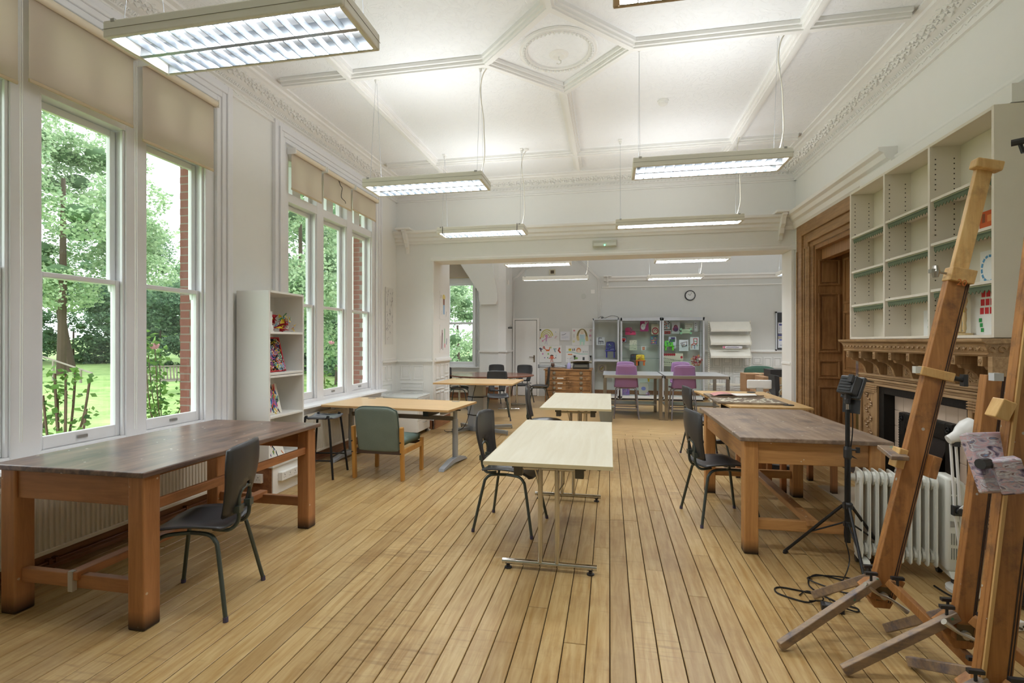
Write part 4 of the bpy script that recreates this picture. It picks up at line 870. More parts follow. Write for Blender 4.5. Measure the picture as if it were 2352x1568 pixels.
for i, (x, y0, lab) in enumerate((( -2.947, 8.66, 'drawing of a lightbulb-headed figure taped to the side of the left pier, upper'), (-2.947, 8.66, 'drawing of pencils and flowers taped to the side of the left pier, lower'))):
    z = 1.9 if i == 0 else 1.3; s_ = [('d', 'e8d88a', .5, .8, .2, .1), ('l', '8a5a4a', .08, [(.5, .7), (.5, .5)]), ('l', '9ac0e0', .04, [(.45, .5), (.45, .2)]), ('l', '9ac0e0', .04, [(.55, .5), (.55, .2)]), ('l', '8a9aa0', .006, [(.2, .15), (.2, .3)]), ('l', 'b09a6a', .02, [(.15, .85), (.12, .75)]), ('l', '6a6a6a', .01, [(.8, .12), (.85, .3)])] if i == 0 else \
         [('l', '7a4a4a', .03, [(.2, .15), (.28, .8)]), ('l', '6a5a6a', .02, [(.35, .1), (.33, .7)]), ('l', '8ac09a', .04, [(.6, .3), (.6, .85)]), ('d', 'd9a0a8', .62, .25, .08, .09), ('l', '7a8aa0', .03, [(.85, .3), (.88, .5)]), ('l', '9a4a4a', .01, [(.08, .1), (.1, .6)])]
    sheet('drawing_sheet', lab, 'drawing', x, y0, z, .42, .5, s_, rz=R(90))
rd = random.Random(11); s_ = []
for _ in range(30):
    a, b = rd.random() * .8 + .1, rd.random() * .85 + .07; s_.append(('l', '8a8a90', .006, [(a, b), (a + rd.uniform(-.1, .1), b + rd.uniform(-.06, .06)), (a + rd.uniform(-.1, .1), b + rd.uniform(-.06, .06))]))
sheet('drawing_sheet', 'grey pencil line drawing on the wall between the farther window and the corner', 'drawing', -3.632, 7.86, 1.45, .3, .95, s_, 'e4e3e0', rz=R(90))

# ------------------------------------------------------------------ plan chest and what stands on it
t = T('plan_chest', 'old oak plan chest of flat drawers with brass cup handles, against the far wall', 'chest', (-1.01, 12.75, 0))
part('carcass', bx(-.56, .56, -.43, .43, .03, .79), CHEST, t, bev=.004); part('top', bx(-.59, .59, -.46, .45, .79, .815), CHEST, t, bev=.004)
part('feet', MB().box(-.56, -.48, -.43, -.35, 0, .03).box(.48, .56, -.43, -.35, 0, .03).box(-.56, -.48, .35, .43, 0, .03).box(.48, .56, .35, .43, 0, .03), CHEST, t)
for k in range(6):
    z = .665 - k * .123; d = part('drawer', bx(-.54, .54, -.445, -.42, z, z + .112), CHEST, t, bev=.004)
    for x in (-.33, .33): part('cup_handle', MB().lathe([(.001, .028), (.03, .022), (.045, .0)], (x, -.445, z + .055), 12, M=Matrix.Rotation(R(90), 4, 'X')), plain('9a8f7c', .35, .7), d, smooth=True)
    m = MB(); m.box(-.04, .04, -.45, -.445, z + .038, z + .043).box(-.04, .04, -.45, -.445, z + .072, z + .077).box(-.04, -.035, -.45, -.445, z + .043, z + .072).box(.035, .04, -.45, -.445, z + .043, z + .072); part('label_holder', m, plain('5a4a38', .4, .8), d)
    if k in (1, 2, 3): part('paper_label', bx(-.27 + .01 * k, -.08 - .02 * k, -.448, -.445, z + .042, z + .07), plain('dcd8cc', .8), d)
m = MB()
t = T('typewriter', 'old dark typewriter piled with papers on the right of the plan chest', 'typewriter', (-.70, 12.62, .816))
part('body', MB().prism([(-.16, 0), (.16, 0), (.16, .14), (.05, .15), (-.02, .08), (-.16, .05)], -.2, .2, 'x'), plain('3a372f', .5, .3), t, bev=.006)
for z in range(3): part('key_row', MB().box(-.16, .16, -.15 + z * .035, -.13 + z * .035, .055 + z * .014, .066 + z * .014), plain('7d7868', .5), t)
part('platen', MB().cyl((-.24, .08, .165), (.24, .08, .165), .024, n=12).cyl((-.26, .08, .165), (-.22, .08, .165), .03, n=12).cyl((.22, .08, .165), (.26, .08, .165), .03, n=12), plain('7c7664', .45, .4), t)
part('papers', MB().box(-.2, .2, -.02, .12, .188, .2).box(-.14, .19, -.04, .1, .2, .212), plain('d9d5d8', .8), t)
t = T('pencil_bottle', 'pale purple bottle holding paper tubes beside the typewriter', 'bottle', (-1.0, 12.6, .816))
part('bottle', MB().lathe([(.05, 0), (.055, .08), (.035, .13), (.018, .15)], n=16), plain('a5a0c8', .3), t, smooth=True); part('neck', MB().lathe([(.018, .15), (.016, .24), (.022, .26)], n=12), plain('dfe0e6', .3), t, smooth=True)
solo('brown_pot', MB().lathe([(.03, 0), (.045, .03), (.045, .07), (.036, .09)], (-1.42, 12.7, .86), 14), plain('5c4238', .4), 'small brown pot near the left end of the plan chest', 'pot', smooth=True)
solo('paper_trimmer', MB().cyl((-1.78, 12.75, .85), (-1.08, 12.75, .85), .016).cyl((-1.78, 12.75, .88), (-1.08, 12.75, .88), .01).box(-1.8, -1.77, 12.7, 12.8, .82, .91).box(-1.10, -1.07, 12.7, 12.8, .816, .91), plain('9a9da0', .3, .8), 'long metal paper trimmer rail lying on the plan chest', 'trimmer')
for x, lab in ((-.93, 'black spring lamp clip above the plan chest, left one'), (-.50, 'black spring lamp clip beside the narrow glass cabinet')): solo('black_clip', MB().prism([(x - .03, 1.12), (x + .03, 1.12), (x + .01, 1.07), (x - .01, 1.07)], 13.6, 13.66, 'y').cyl((x, 13.64, 1.0), (x, 13.64, 1.07), .006), BLACKM, lab, 'clip')
solo('black_switch', bx(-1.89, -1.85, 13.68, 13.70, 1.8, 1.84), BLACKM, 'tiny black box on the far wall at the top corner of the white door', 'switch')

# ------------------------------------------------------------------ glass display cabinets
def cabinet(name, label, x0, x1, h, levels, base=.1, front=13.18, mid=None, header=.08):
    y1 = 13.62; t = T('display_cabinet', label, 'cabinet', ((x0 + x1) / 2, (front + y1) / 2, 0), group=None); a = (x1 - x0) / 2; b = (y1 - front) / 2; F = MB()
    for sx in (-1, 1):
        for sy in (-1, 1): F.box(sx * (a - .02) - .02, sx * (a - .02) + .02, sy * (b - .02) - .02, sy * (b - .02) + .02, .03, h)
    part('frame', F, ALU, t, bev=.003); part('header', bx(-a, a, -b, b, h - header, h), ALU, t, bev=.003)
    part('base', MB().box(-a, a, -b, b, .04, base), plain('d8dad8', .4), t, bev=.004); part('plinth', bx(-a + .03, a - .03, -b + .03, b - .03, 0, .04), BLACKP, t)
    for nm, c in (('front_glass', (-a + .04, a - .04, -b + .008, -b + .014)), ('rear_glass', (-a + .04, a - .04, b - .014, b - .008))): part(nm, bx(*c, base, h - header), CABGLASS, t)
    for sx in (-1, 1): part('side_glass', bx(sx * (a - .014) - .003, sx * (a - .014) + .003, -b + .04, b - .04, base, h - header), CABGLASS, t)
    for z in levels: part('glass_shelf', bx(-a + .03, a - .03, -b + .03, b - .03, z, z + .008), glassy('shelf_glass', (.82, .93, .89, 1)) if 'shelf_glass' not in MATS else MATS['shelf_glass'], t)
    if mid: part('middle_rail', bx(-a, a, -b - .003, b, mid, mid + .05), ALU, t, bev=.003)
    return t
cabinet('c', 'narrow aluminium glass cabinet holding the blue covered chair, next to the plan chest', -.43, .24, 2.10, [1.0], mid=.98, header=.04)
cabinet('c', 'left one of the two wide aluminium glass cabinets of artworks', .28, 1.29, 2.11, [.62, 1.06, 1.40, 1.76])
cabinet('c', 'right one of the two wide aluminium glass cabinets of artworks', 1.31, 2.33, 2.11, [.62, 1.02, 1.40, 1.76])
def at(u, v, y):      # photo pixel onto the plane Y=y
    th = math.atan(224 / 1149); s, c = math.sin(th), math.cos(th); r = (u - 1176) / 1149; dx, dy = c * r - s, s * r + c; k = y / dy
    return dx * k, 1.5 - (v - 784) / 1149 * k
def pic(u0, u1, v0, v1, lab, paper, strokes, y=13.45, cat='picture', name='artwork', lean=.08):
    xa, zt = at(u0, v0, y); xb, zb = at(u1, v1, y)
    return sheet(name, lab, cat, (xa + xb) / 2, y, zb, xb - xa, zt - zb, strokes, paper, lean=0)
L = 'l'; Dd = 'd'; Rr = 'r'
pic(1470.5, 1489.5, 737, 761, 'pink picture with a white hand shape in the left wide cabinet', 'b8478a', [(Dd, 'e8e6ee', .35, .45, .28, .3), (Rr, 'e8e6ee', .55, .68, .5, .95), (L, 'e8e6ee', .03, [(.62, .6), (.85, .9)]), (Dd, '5a5a6a', .28, .5, .04, .03)])
pic(1496, 1514, 744, 768, 'pale picture with a red basket shape at the right of the left cabinet top shelf', 'd6cfc0', [(Dd, 'b83c48', .5, .35, .42, .34), (Dd, 'd8cdb8', .5, .35, .3, .22), (L, '8a2f3c', .015, [(.3, .3), (.5, .5), (.75, .35)])])
pic(1426, 1439, 773, 786, 'small framed picture of a red heart in the left cabinet', '56687c', [(Rr, '9fb8c6', .12, .88, .12, .88), (Dd, 'c03038', .36, .58, .18, .18), (Dd, 'c03038', .64, .58, .18, .18), (L, 'c03038', .05, [(.3, .5), (.5, .22), (.7, .5)])])
pic(1494.5, 1509, 772, 790.5, 'small colourful mosaic picture in the left cabinet', '4a6a8a', [(Rr, c, x, x + .18, z, z + .16) for c, x, z in (('c85a4a', .1, .1), ('d8b05a', .35, .15), ('b85a9a', .62, .1), ('d87a4a', .15, .4), ('e0c84a', .42, .42), ('c84a4a', .7, .45), ('7ab8a0', .12, .7), ('c86a5a', .45, .7), ('d8b84a', .72, .72))])
rd = random.Random(5)
pic(1446, 1463, 781, 804, 'cream speckled sheet in the left cabinet middle shelf', 'd9dbc8', [(L, '5a5f58', .008, [(x, z), (x + .04, z + .05)]) for x, z in [(rd.random() * .9, rd.random() * .9) for _ in range(16)]])
pic(1473, 1484, 795, 804, 'tiny card with an orange and red design in the left cabinet', 'e8ecee', [(Rr, 'cf6a4a', .2, .75, .1, .85), (Rr, 'e8dcc0', .35, .45, .3, .7), (Rr, 'e8dcc0', .55, .62, .3, .7)])
pic(1525, 1538.5, 736, 755, 'picture of red black and blue dots in the right cabinet', 'd9dee4', [(Dd, c, x, z, .1, .075) for c, x, z in (('c8403c', .2, .8), ('c8403c', .12, .5), ('2a2f3a', .75, .9), ('2a3a5a', .72, .6), ('3fa0c8', .75, .32), ('c8503c', .45, .15), ('2a3048', .15, .2), ('d0504a', .42, .6), ('2a2f3a', .9, .75), ('3a5a8a', .4, .38))])
pic(1525, 1541, 758, 768, 'small dark red framed card below the dotted picture in the right cabinet', 'dfe4ea', [(Rr, 'a03c3c', .05, .95, .08, .85), (Rr, '7a2a30', .3, .6, .3, .6)])
pic(1543, 1561, 740, 766, 'white sheet with a purple bag drawing in the right cabinet', 'dcdde6', [(Dd, '8a4a7a', .5, .42, .34, .25), (Rr, '5a3f6a', .25, .75, .22, .45), (L, 'b84a5a', .02, arcp(.5, .6, .2, .14, 0, 180, 6)), (Dd, 'b8505a', .18, .38, .08, .12)])
pic(1573, 1592, 742, 758, 'pale sheet of small red ladybird prints in the right cabinet', 'd8dcce', [(Dd, '8a3040', .15 + .17 * (i % 5), .25 + .25 * (i // 5), .045, .05) for i in range(15)])
pic(1594, 1603, 738, 762, 'narrow faint purple drawing at the right of the right cabinet top shelf', 'd6d9dc', [(Dd, '8a7a9a', .4, .8, .15, .05), (Dd, '8a7a9a', .5, .6, .15, .05), (Dd, '8a7a9a', .4, .4, .15, .05)])
pic(1536, 1553, 773, 800, 'white sheet with a purple and green landscape in the right cabinet', 'd3d9e6', [(Rr, '3f6a58', .1, .85, .55, .8), (Rr, '4a3a78', .3, .85, .78, .95), (Rr, '5a4a8a', .1, .5, .55, .62)])
pic(1560, 1581, 780, 806, 'white sheet with a scribbled cube drawing in the right cabinet', 'dfe4ec', [(L, '6a5a5a', .014, [(.18, .7), (.85, .82), (.8, .45), (.35, .35), (.18, .7)]), (L, 'a87a5a', .01, [(.3, .45), (.6, .62), (.5, .4)]), (Dd, '4a3a5a', .75, .5, .05, .05), (Dd, '4a3a5a', .4, .6, .04, .04), (L, '5a4a4a', .01, [(.4, .7), (.42, .4)])])
pic(1585, 1605, 774, 803, 'white sheet with a drawing of a red and green chair in the right cabinet', 'e2e6ec', [(L, 'c03c4a', .018, [(.42, .5), (.42, .88), (.8, .88), (.8, .5)]), (L, '3f8a5a', .014, [(.42, .68), (.8, .66)]), (L, 'b85a4a', .018, [(.15, .4), (.42, .5), (.8, .48), (.5, .36), (.15, .4)]), (L, 'c87a4a', .016, [(.17, .38), (.17, .12)]), (L, '3a5a9a', .016, [(.52, .36), (.54, .08)]), (L, '4a8a5a', .014, [(.8, .48), (.82, .28)])])
pic(1390.5 - 21, 1389, 774, 792, 'small drawing of a dark blue chair in the narrow glass cabinet', 'd3dbe2', [(L, '2a3048', .016, [(.3, .55), (.3, .9), (.65, .88)]), (Rr, '2a3048', .25, .85, .42, .52), (L, '2a3048', .014, [(.3, .45), (.3, .1)]), (L, '2a3048', .014, [(.5, .45), (.52, .1)]), (L, '2a3048', .014, [(.68, .45), (.68, .12)]), (L, '2a3048', .014, [(.82, .45), (.84, .12)])], y=13.5)
pic(1373, 1393, 836, 856, 'faint yellow and grey rosette drawing low in the narrow glass cabinet', 'd0cdc2', [(L, '8a7a9a', .012, arcp(.5, .5, .3, .35, 0, 360, 10)), (Dd, 'b8a860', .4, .45, .1, .12), (Dd, 'b8a860', .58, .62, .08, .12)], y=13.5)
x0, z1 = at(1524, 811, 13.45); x1, z0 = at(1569, 841, 13.45)
sheet('artwork', 'pale panel of red poppies and black dots in the right cabinet', 'picture', (x0 + x1) / 2, 13.45, z0, x1 - x0, z1 - z0, [(Dd, 'a8303c', .05 + .1 * i, .9, .06, .1) for i in range(6)] + [(Dd, 'b03040', .92, .7, .06, .1)] + [(Dd, '2a2a2a', .03 + .08 * i, .62 - .02 * i % 3, .018, .035) for i in range(11)] + [(Dd, '2a2a2a', .04 + .09 * i, .32 - .01 * i, .02, .045) for i in range(8)] + [(Rr, '6a6a5a', .02 + .05 * i, .04 + .05 * i, .1, .14) for i in range(14)], 'd0d0bc')
# small covered chairs and objects
def mini_chair(label, u, v, y, w, h, cols, rz=0):
    x, z = at(u, v, y); t = T('model_chair', label, 'model chair', (x, y, z), R(rz)); c1, c2 = plain(cols[0], .4), plain(cols[1], .4)
    part('seat', MB().grid(lambda a, b: ((a - .5) * w, (b - .5) * w * .7, h * .42 + .01 * math.sin(PI * a)), 7, 6), c1, t, smooth=True, solid=h * .1)
    part('backrest', MB().grid(lambda a, b: ((a - .5) * w * .92 * (1 - .1 * b), w * .3 + .03 * b, h * (.42 + .58 * b) - (h * .06 * (abs(a - .5) * 2) ** 3 if b > .9 else 0)), 8, 7), c2, t, smooth=True, solid=h * .06)
    for sx in (-1, 1):
        for sy in (-1, 1): part('leg', MB().box(sx * w * .36 - w * .07, sx * w * .36 + w * .07, sy * w * .24 - .015, sy * w * .24 + .015, 0, h * .4), c1, t, bev=.003)
    m = MB(); rd = random.Random(u)
    for _ in range(14): m.blob((rd.uniform(-.3, .3) * w, w * .3 - .035 + rd.uniform(0, .01), h * rd.uniform(.5, .9)), w * .06, .006, w * .05, mat=rd.randrange(3))
    part('collage', m, [plain(c, .5) for c in cols[2:5]], t, kind='stuff'); return t
mini_chair('small blue fabric-covered chair standing in the narrow glass cabinet', 1402, 821, 13.4, .27, .42, ('3f3f8f', '3a3f86', '4a8a6a', 'c8d0e0', '6a70b8'))
mini_chair('lime green model chair with purple cut-outs in the right wide cabinet', 1537, 804.5, 13.36, .24, .25, ('6ad83c', '62d038', '4a3a8a', '3a2f78', '4a8a4a'))
mini_chair('yellow and orange model chair with flower collage in the left wide cabinet', 1471, 839, 13.38, .25, .28, ('dd7230', 'e8cf2c', 'b8503c', 'd88a3c', '7a8a4a'))
mini_chair('dark grey model chair with red collage behind the yellow one in the left cabinet', 1458, 839, 13.52, .25, .30, ('54565a', '4a4c50', 'b84a4a', '4a6a9a', '6a4a5a'))
mini_chair('glittery gold small chair on the lower shelf of the left cabinet', 1498, 876, 13.4, .25, .18, ('b8a42c', 'c8b83c', 'e0d860', '8a7a20', 'd0c850'))
def shoe(u, v, y, lab, cols, w=.27):
    x, z = at(u, v, y); t = T('painted_shoe', lab, 'model shoe', (x, y, z)); h = w * .72
    part('sole', MB().prism([(-w / 2, 0), (w / 2, 0), (w / 2, h * .3), (w * .2, h * .36), (0, h * .2), (-w * .1, h * .38), (-w / 2, h * .38)], -.05, .05, 'y'), plain(cols[0], .4), t, bev=.006)
    part('upper', MB().prism([(-w / 2, h * .38), (-w * .05, h * .3), (w * .45, h * .3), (w * .47, h * .5), (w * .2, h * .6), (w * .1, h), (-w * .35, h), (-w * .5, h * .9)], -.045, .045, 'y'), plain(cols[1], .4), t, bev=.01)
    part('laces', MB().tube([(-.02, -.05, h * .9), (.03, -.05, h * .75), (0, -.05, h * .6), (.04, -.05, h * .5)], .008, 5), plain(cols[2], .5), t); return t
shoe(1448, 769, 13.42, 'bright pink and red painted shoe sculpture on the left cabinet top shelf', ('e0407a', 'b83468', '4a8a90'))
x, z = at(1575, 767.5, 13.4); t = T('bone_box', 'pale green box shaped like a bone with round ends, right cabinet top shelf', 'ornament', (x, 13.4, z)); part('box', MB().box(-.11, .11, -.05, .05, .02, .13), plain('c6dcc0', .4), t, bev=.01)
m = MB(); 
for a in (-.12, .12):
    for c in (.03, .13): m.cyl((a, -.05, c), (a, .05, c), .03, n=14)
part('knob', m, plain('98d0b0', .4), t)
def fluffy(u, v, y, r, lab, cols, n=60, name='tissue_flowers'):
    x, z = at(u, v, y); t = T(name, lab, 'ornament', (x, y, z)); rd = random.Random(u); m = MB()
    for _ in range(n):
        a = Vector((rd.gauss(0, 1), rd.gauss(0, .6), rd.gauss(0, 1))).normalized() * r * rd.uniform(.5, 1); a.z += r; q = [a + Vector((rd.uniform(-1, 1), rd.uniform(-1, 1), rd.uniform(-1, 1))) * r * .35 for _ in range(3)]
        for p in q: p.z = max(p.z, 0)
        m.add(q + [a], [(0, 1, 3), (1, 2, 3)], mat=rd.randrange(len(cols)))
    part('petals', m, [plain(c, .6) for c in cols], t, kind='stuff'); return t
fluffy(1601, 840, 13.38, .135, 'ball of red pink and orange tissue flowers at the right of the right cabinet', ('c8485a', 'd88a8a', 'e0a060', 'e6d0d0', 'a83048'), 110)
x, z = at(1478, 866, 13.4)
t = T('abstract_panel', 'purple and blue swirly painted panel at the bottom left of the left wide cabinet', 'picture', (at(1436, 912, 13.42)[0], 13.42, .105)); part('panel', bx(-.1, .11, -.006, .006, 0, .27), plain('8a78b0', .5), t)
m = MB(); rd = random.Random(3)
for _ in range(16): a = (rd.uniform(-.09, .1), -.008, rd.uniform(.02, .25)); m.tube([a, (a[0] + .03, -.008, a[2] + .02), (a[0] + .02, -.008, a[2] + .05)], .006, 4, mat=rd.randrange(4))
part('swirls', m, [plain(c, .5) for c in ('c05a9a', '4a5ab0', '9ac0b8', 'd8a0c8')], t, kind='stuff')
t = T('round_plate_art', 'grey-green plaque with a blue blot standing low in the left wide cabinet', 'ornament', (at(1478, 905, 13.4)[0], 13.4, .13)); part('plaque', MB().prism([(-.11, 0), (.11, 0), (.13, .15), (.1, .3), (-.1, .31), (-.13, .16)], -.008, .008, 'y'), plain('a8aa9e', .5), t, bev=.003); part('blot', MB().prism([(.06 * math.cos(k * PI / 5), .15 + .05 * math.sin(k * PI / 5)) for k in range(10)], -.011, -.008, 'y'), plain('6a78b0', .5), t)
fluffy(1488, 909, 13.35, .05, 'loose heap of pink and purple paper on the floor of the left cabinet', ('b87ac0', 'd8b8d8', '7a7ac8'), 40, 'paper_heap')
t = T('white_box', 'white box with blue and red round stickers low in the right wide cabinet', 'box', (1.835, 13.37, .63)); part('box', bx(-.115, .115, -.07, .07, 0, .07), WHITEP, t, bev=.003)
part('blue_sticker', MB().cyl((-.02, -.072, .035), (-.02, -.07, .035), .022), plain('5a6ab0', .5), t); part('red_sticker', MB().cyl((.06, -.072, .035), (.06, -.07, .035), .022), plain('b8404a', .5), t)
solo('black_object', MB().box(1.55, 1.7, 13.32, 13.42, .63, .66).blob((1.6, 13.36, .7), .05).blob((1.66, 13.36, .69), .04), BLACKP, 'small dark model behind the white box in the right wide cabinet', 'ornament')
m = MB(); m.tube(smoothline([(-.3, 13.4, 2.11), (-.2, 13.35, 2.16), (-.12, 13.4, 2.12), (.05, 13.3, 2.17), (.2, 13.4, 2.15), (.25, 13.35, 2.1)]), .005, 5).box(-.22, -.16, 13.33, 13.4, 2.105, 2.13)
solo('cable_tangle', m, BLACKM, 'thin black cable lying on top of the narrow glass cabinet', 'cable')

# ------------------------------------------------------------------ white literature rack, noticeboard, wall fittings
t = T('literature_rack', 'cream metal rack of three sloping trays and a low shelf, right of the glass cabinets', 'rack', (2.98, 13.5, 0)); RK = plain('e9e7dc', .4)
for s_ in (-1, 1): part('upright', bx(s_ * .49 - .018, s_ * .49 + .018, .0, .04, 0, 2.02), RK, t)
m = MB()
for s_ in (-1, 1):
    for k in range(34): m.box(s_ * .49 - .006, s_ * .49 + .006, -.001, .0, .3 + k * .05, .325 + k * .05)
part('slots', m, plain('8c8a84', .6), t, kind='stuff')
for z in (1.75, 1.42, 1.09):
    tr = part('tray', MB().add([(-.47, .0, z + .25), (.47, .0, z + .25), (.47, -.17, z + .03), (-.47, -.17, z + .03), (-.47, -.17, z), (.47, -.17, z), (.47, -.19, z), (-.47, -.19, z), (-.47, -.19, z + .05), (.47, -.19, z + .05)], [(0, 1, 2, 3), (3, 2, 5, 4), (4, 5, 6, 7), (7, 6, 9, 8)]), RK, t, solid=.006)
    for s_ in (-1, 1): part('tray_end', MB().prism([(.02, z + .25), (.02, z - .01), (-.2, z - .01), (-.2, z + .06)], s_ * .475 - .004, s_ * .475 + .004, 'x'), RK, tr)
part('low_shelf', bx(-.48, .48, -.2, .03, .40, .44), RK, t, bev=.003); part('foot', MB().box(-.51, -.47, -.3, .05, 0, .04).box(.47, .51, -.3, .05, 0, .04).box(-.47, .47, .0, .03, .05, .08), RK, t)
lb = part('sign_strip', bx(-.2, .26, -.197, -.192, 1.325, 1.385), plain('e4e2e8', .5), t)
m = MB().box(-.195, -.14, -.199, -.197, 1.33, 1.38, mat=0).box(-.12, .18, -.199, -.197, 1.343, 1.358, mat=1).box(-.08, .14, -.199, -.197, 1.366, 1.372, mat=2)
for k in range(16): m.box(-.12 + k * .019, -.116 + k * .019, -.1995, -.199, 1.343, 1.358, mat=3)
part('sign_print', m, [plain('d87a98', .5), plain('46435c', .5), plain('8a88a0', .5), plain('e4e2e8', .5)], lb)
t = T('noticeboard', 'dark grey noticeboard in an aluminium frame at the right end of the far wall', 'noticeboard', (4.55, 13.67, 1.29))
part('felt', bx(-.40, .42, 0, .02, 0, .94), plain('45474c', .9), t); part('frame', MB().box(-.43, -.40, -.01, .02, -.02, .96).box(.42, .45, -.01, .02, -.02, .96).box(-.4, .42, -.01, .02, .94, .96).box(-.4, .42, -.01, .02, -.02, 0), ALU, t)
for x in (-.425, .445):
    for z in (-.005, .945): part('corner_cap', bx(x - .018, x + .018, -.016, .02, z - .018, z + .018), BLACKP, t)
sheet('poster', 'blue and white notice with short lines pinned upper on the dark noticeboard', 'poster', 4.42, 13.66, 1.70, .5, .28, [(Rr, '4a4f9a', .04, .6, .72, .86)] + [(Rr, '3a3a48', .02 + .09 * k, .06 + .09 * k, .92, .99) for k in range(10)] + [(Rr, 'a8adb8', .12, .8, .15 + .14 * k, .17 + .14 * k) for k in range(4)] + [(Rr, '3a3a48', .05, .08, .14 + .14 * k, .19 + .14 * k) for k in range(4)], 'e3e6f0')
sheet('poster', 'blue bordered notice with a wireless symbol pinned lower on the dark noticeboard', 'poster', 4.42, 13.66, 1.34, .5, .34, [(Rr, '4a4f9a', 0, 1, .88, .99), (Rr, 'b8b4ac', 0, 1, .64, .87), (Rr, '5a6ac8', .05, .9, .54, .63), (L, 'f0f0f4', .012, arcp(.5, .66, .14, .16, 30, 150, 6)), (L, 'f0f0f4', .012, arcp(.5, .66, .08, .09, 30, 150, 6)), (Dd, 'f0f0f4', .5, .68, .02, .02), (Rr, '3a5a8a', .08, .4, .18, .21), (Rr, 'c0c4cc', .05, .9, .04, .06)], 'e6e9f2')
t = T('wall_clock', 'round black-rimmed white wall clock on the far wall above the glass cabinets', 'clock', (2.06, 13.69, 2.70)); RX = Matrix.Rotation(R(90), 4, 'X')
part('face', MB().lathe([(.001, .02), (.115, .02)], n=32, M=RX), plain('e6e7e6', .5), t); part('rim', MB().lathe([(.112, .0), (.112, .03), (.125, .035), (.135, .02), (.135, 0)], n=32, M=RX), plain('2a2d33', .4), t, smooth=True)
m = MB()
for k in range(12): a = k * PI / 6; m.beam((math.sin(a) * .09, -.022, math.cos(a) * .09), (math.sin(a) * .103, -.022, math.cos(a) * .103), .006, .002, (0, 1, 0))
part('hour_mark', m, BLACKM, t)
part('clock_hand', MB().beam((0, -.025, 0), (math.sin(R(28)) * .085, -.025, math.cos(R(28)) * .085), .006, .002, (0, 1, 0)), BLACKM, t); part('clock_hand', MB().beam((0, -.026, 0), (math.sin(R(-58)) * .06, -.026, math.cos(R(-58)) * .06), .008, .002, (0, 1, 0)), BLACKM, t)
t = T('air_vent', 'small square brown vent in a cream frame high on the far wall', 'vent', (-1.54, 13.69, 3.33)); part('frame', MB().box(-.085, -.05, -.02, 0, 0, .15).box(.05, .085, -.02, 0, 0, .15).box(-.05, .05, -.02, 0, 0, .03).box(-.05, .05, -.02, 0, .12, .15), plain('cfc9b2', .6), t); part('grille', bx(-.05, .05, -.008, 0, .03, .12), plain('5a4f3f', .8), t)
solo('round_patch', MB().cyl((-.69, 13.70, 2.73), (-.69, 13.688, 2.73), .07, n=24), plain('d0d3ce', .6), 'faint round blanking plate on the far wall left of the clock', 'plate')
solo('wall_plate', bx(-.50, -.39, 13.685, 13.70, 2.79, 2.90), PAINT, 'double white wall plate beside the round blanking plate', 'plate', bev=.003)
solo('motion_sensor', MB().box(-2.66, -2.61, 12.98, 13.04, 3.0, 3.13), WHITEP, 'small white motion sensor high on the corner by the bay arch', 'sensor', bev=.01)
t = T('wall_camera', 'small dark bracket camera on the white wall left of the far door', 'camera', (-2.62, 12.95, 1.86)); part('body', MB().obox((.05, -.02, 0), .11, .06, .045), plain('4a4a48', .4), t, bev=.006); part('arm', MB().beam((0, 0, .0), (.09, .0, .07), .012, .02), plain('b8b8b4', .4), t)
t = T('emergency_light', 'small emergency light box with a green lamp above the wide opening', 'light', (-.076, 8.12, 3.01)); part('housing', bx(-.19, .19, -.03, .03, 0, .105), plain('c9cbc0', .4), t, bev=.01); part('diffuser', bx(-.175, .175, -.04, -.028, .012, .06), plain('dfe2dc', .25), t, bev=.004); part('green_lamp', MB().blob((0, -.045, .02), .011), emit('green_led', (.1, 1, .5, 1), 6), t)
solo('green_button', bx(2.685, 2.70, 8.24, 8.28, 1.20, 1.26), plain('1f5a48', .4), 'small dark green switch on the right jamb of the opening', 'switch')
t = T('smoke_detector', 'white round smoke detector on the ceiling right of the ceiling rose', 'detector', (.58, 5.73, ZC)); part('base', MB().lathe([(.06, -.015), (.062, 0)], n=24), WHITEP, t); part('head', MB().lathe([(.001, -.05), (.03, -.048), (.047, -.035), (.05, -.015), (.001, -.014)], n=24), WHITEP, t, smooth=True)

# ------------------------------------------------------------------ boxes and chairs at the right of the far room
def cbox(name, lab, x0, x1, y0, y1, z0, z1, m=CARD, flap=True):
    t = T(name, lab, 'box', ((x0 + x1) / 2, (y0 + y1) / 2, z0)); a, b = (x1 - x0) / 2, (y1 - y0) / 2; part('carton', bx(-a, a, -b, b, 0, z1 - z0), m, t, bev=.004)
    if flap: part('tape', bx(-.03, .03, -b - .001, b + .001, 0, z1 - z0 + .001), plain('c8b48e', .4), t)
    return t
cbox('cardboard_box', 'lower large cardboard box of the stack by the right jamb', 2.95, 3.75, 10.9, 11.5, 0, .48); cbox('cardboard_box', 'upper cardboard box of the stack by the right jamb', 3.05, 3.75, 10.9, 11.5, .48, .78)
cbox('cardboard_box', 'taller cardboard box behind the stack by the right jamb', 2.90, 3.5, 11.6, 12.1, 0, .80)
cbox('black_box', 'flat black box lying on top of the cardboard stack', 3.2, 3.75, 10.95, 11.4, .78, .93, BLACKP, False)
t = T('armchair', 'green upholstered chair whose curved back rises behind the cardboard boxes', 'chair', (3.5, 12.6, 0), R(180))
part('backrest', MB().grid(lambda u, v: ((u - .5) * .72 * (1 - .25 * max(0, v - .6)), -.2, .42 + .5 * v - .06 * (abs(u - .5) * 2) ** 3 * v), 11, 8), plain('4a6a5a', .9), t, smooth=True, solid=.06)
part('seat', bx(-.3, .3, -.2, .3, .36, .44), plain('4a6a5a', .9), t, bev=.03)
for sx in (-1, 1):
    for sy in (-1, 1): part('leg', MB().cyl((sx * .26, sy * .22, 0), (sx * .26, sy * .22, .37), .016), BLACKM, t)
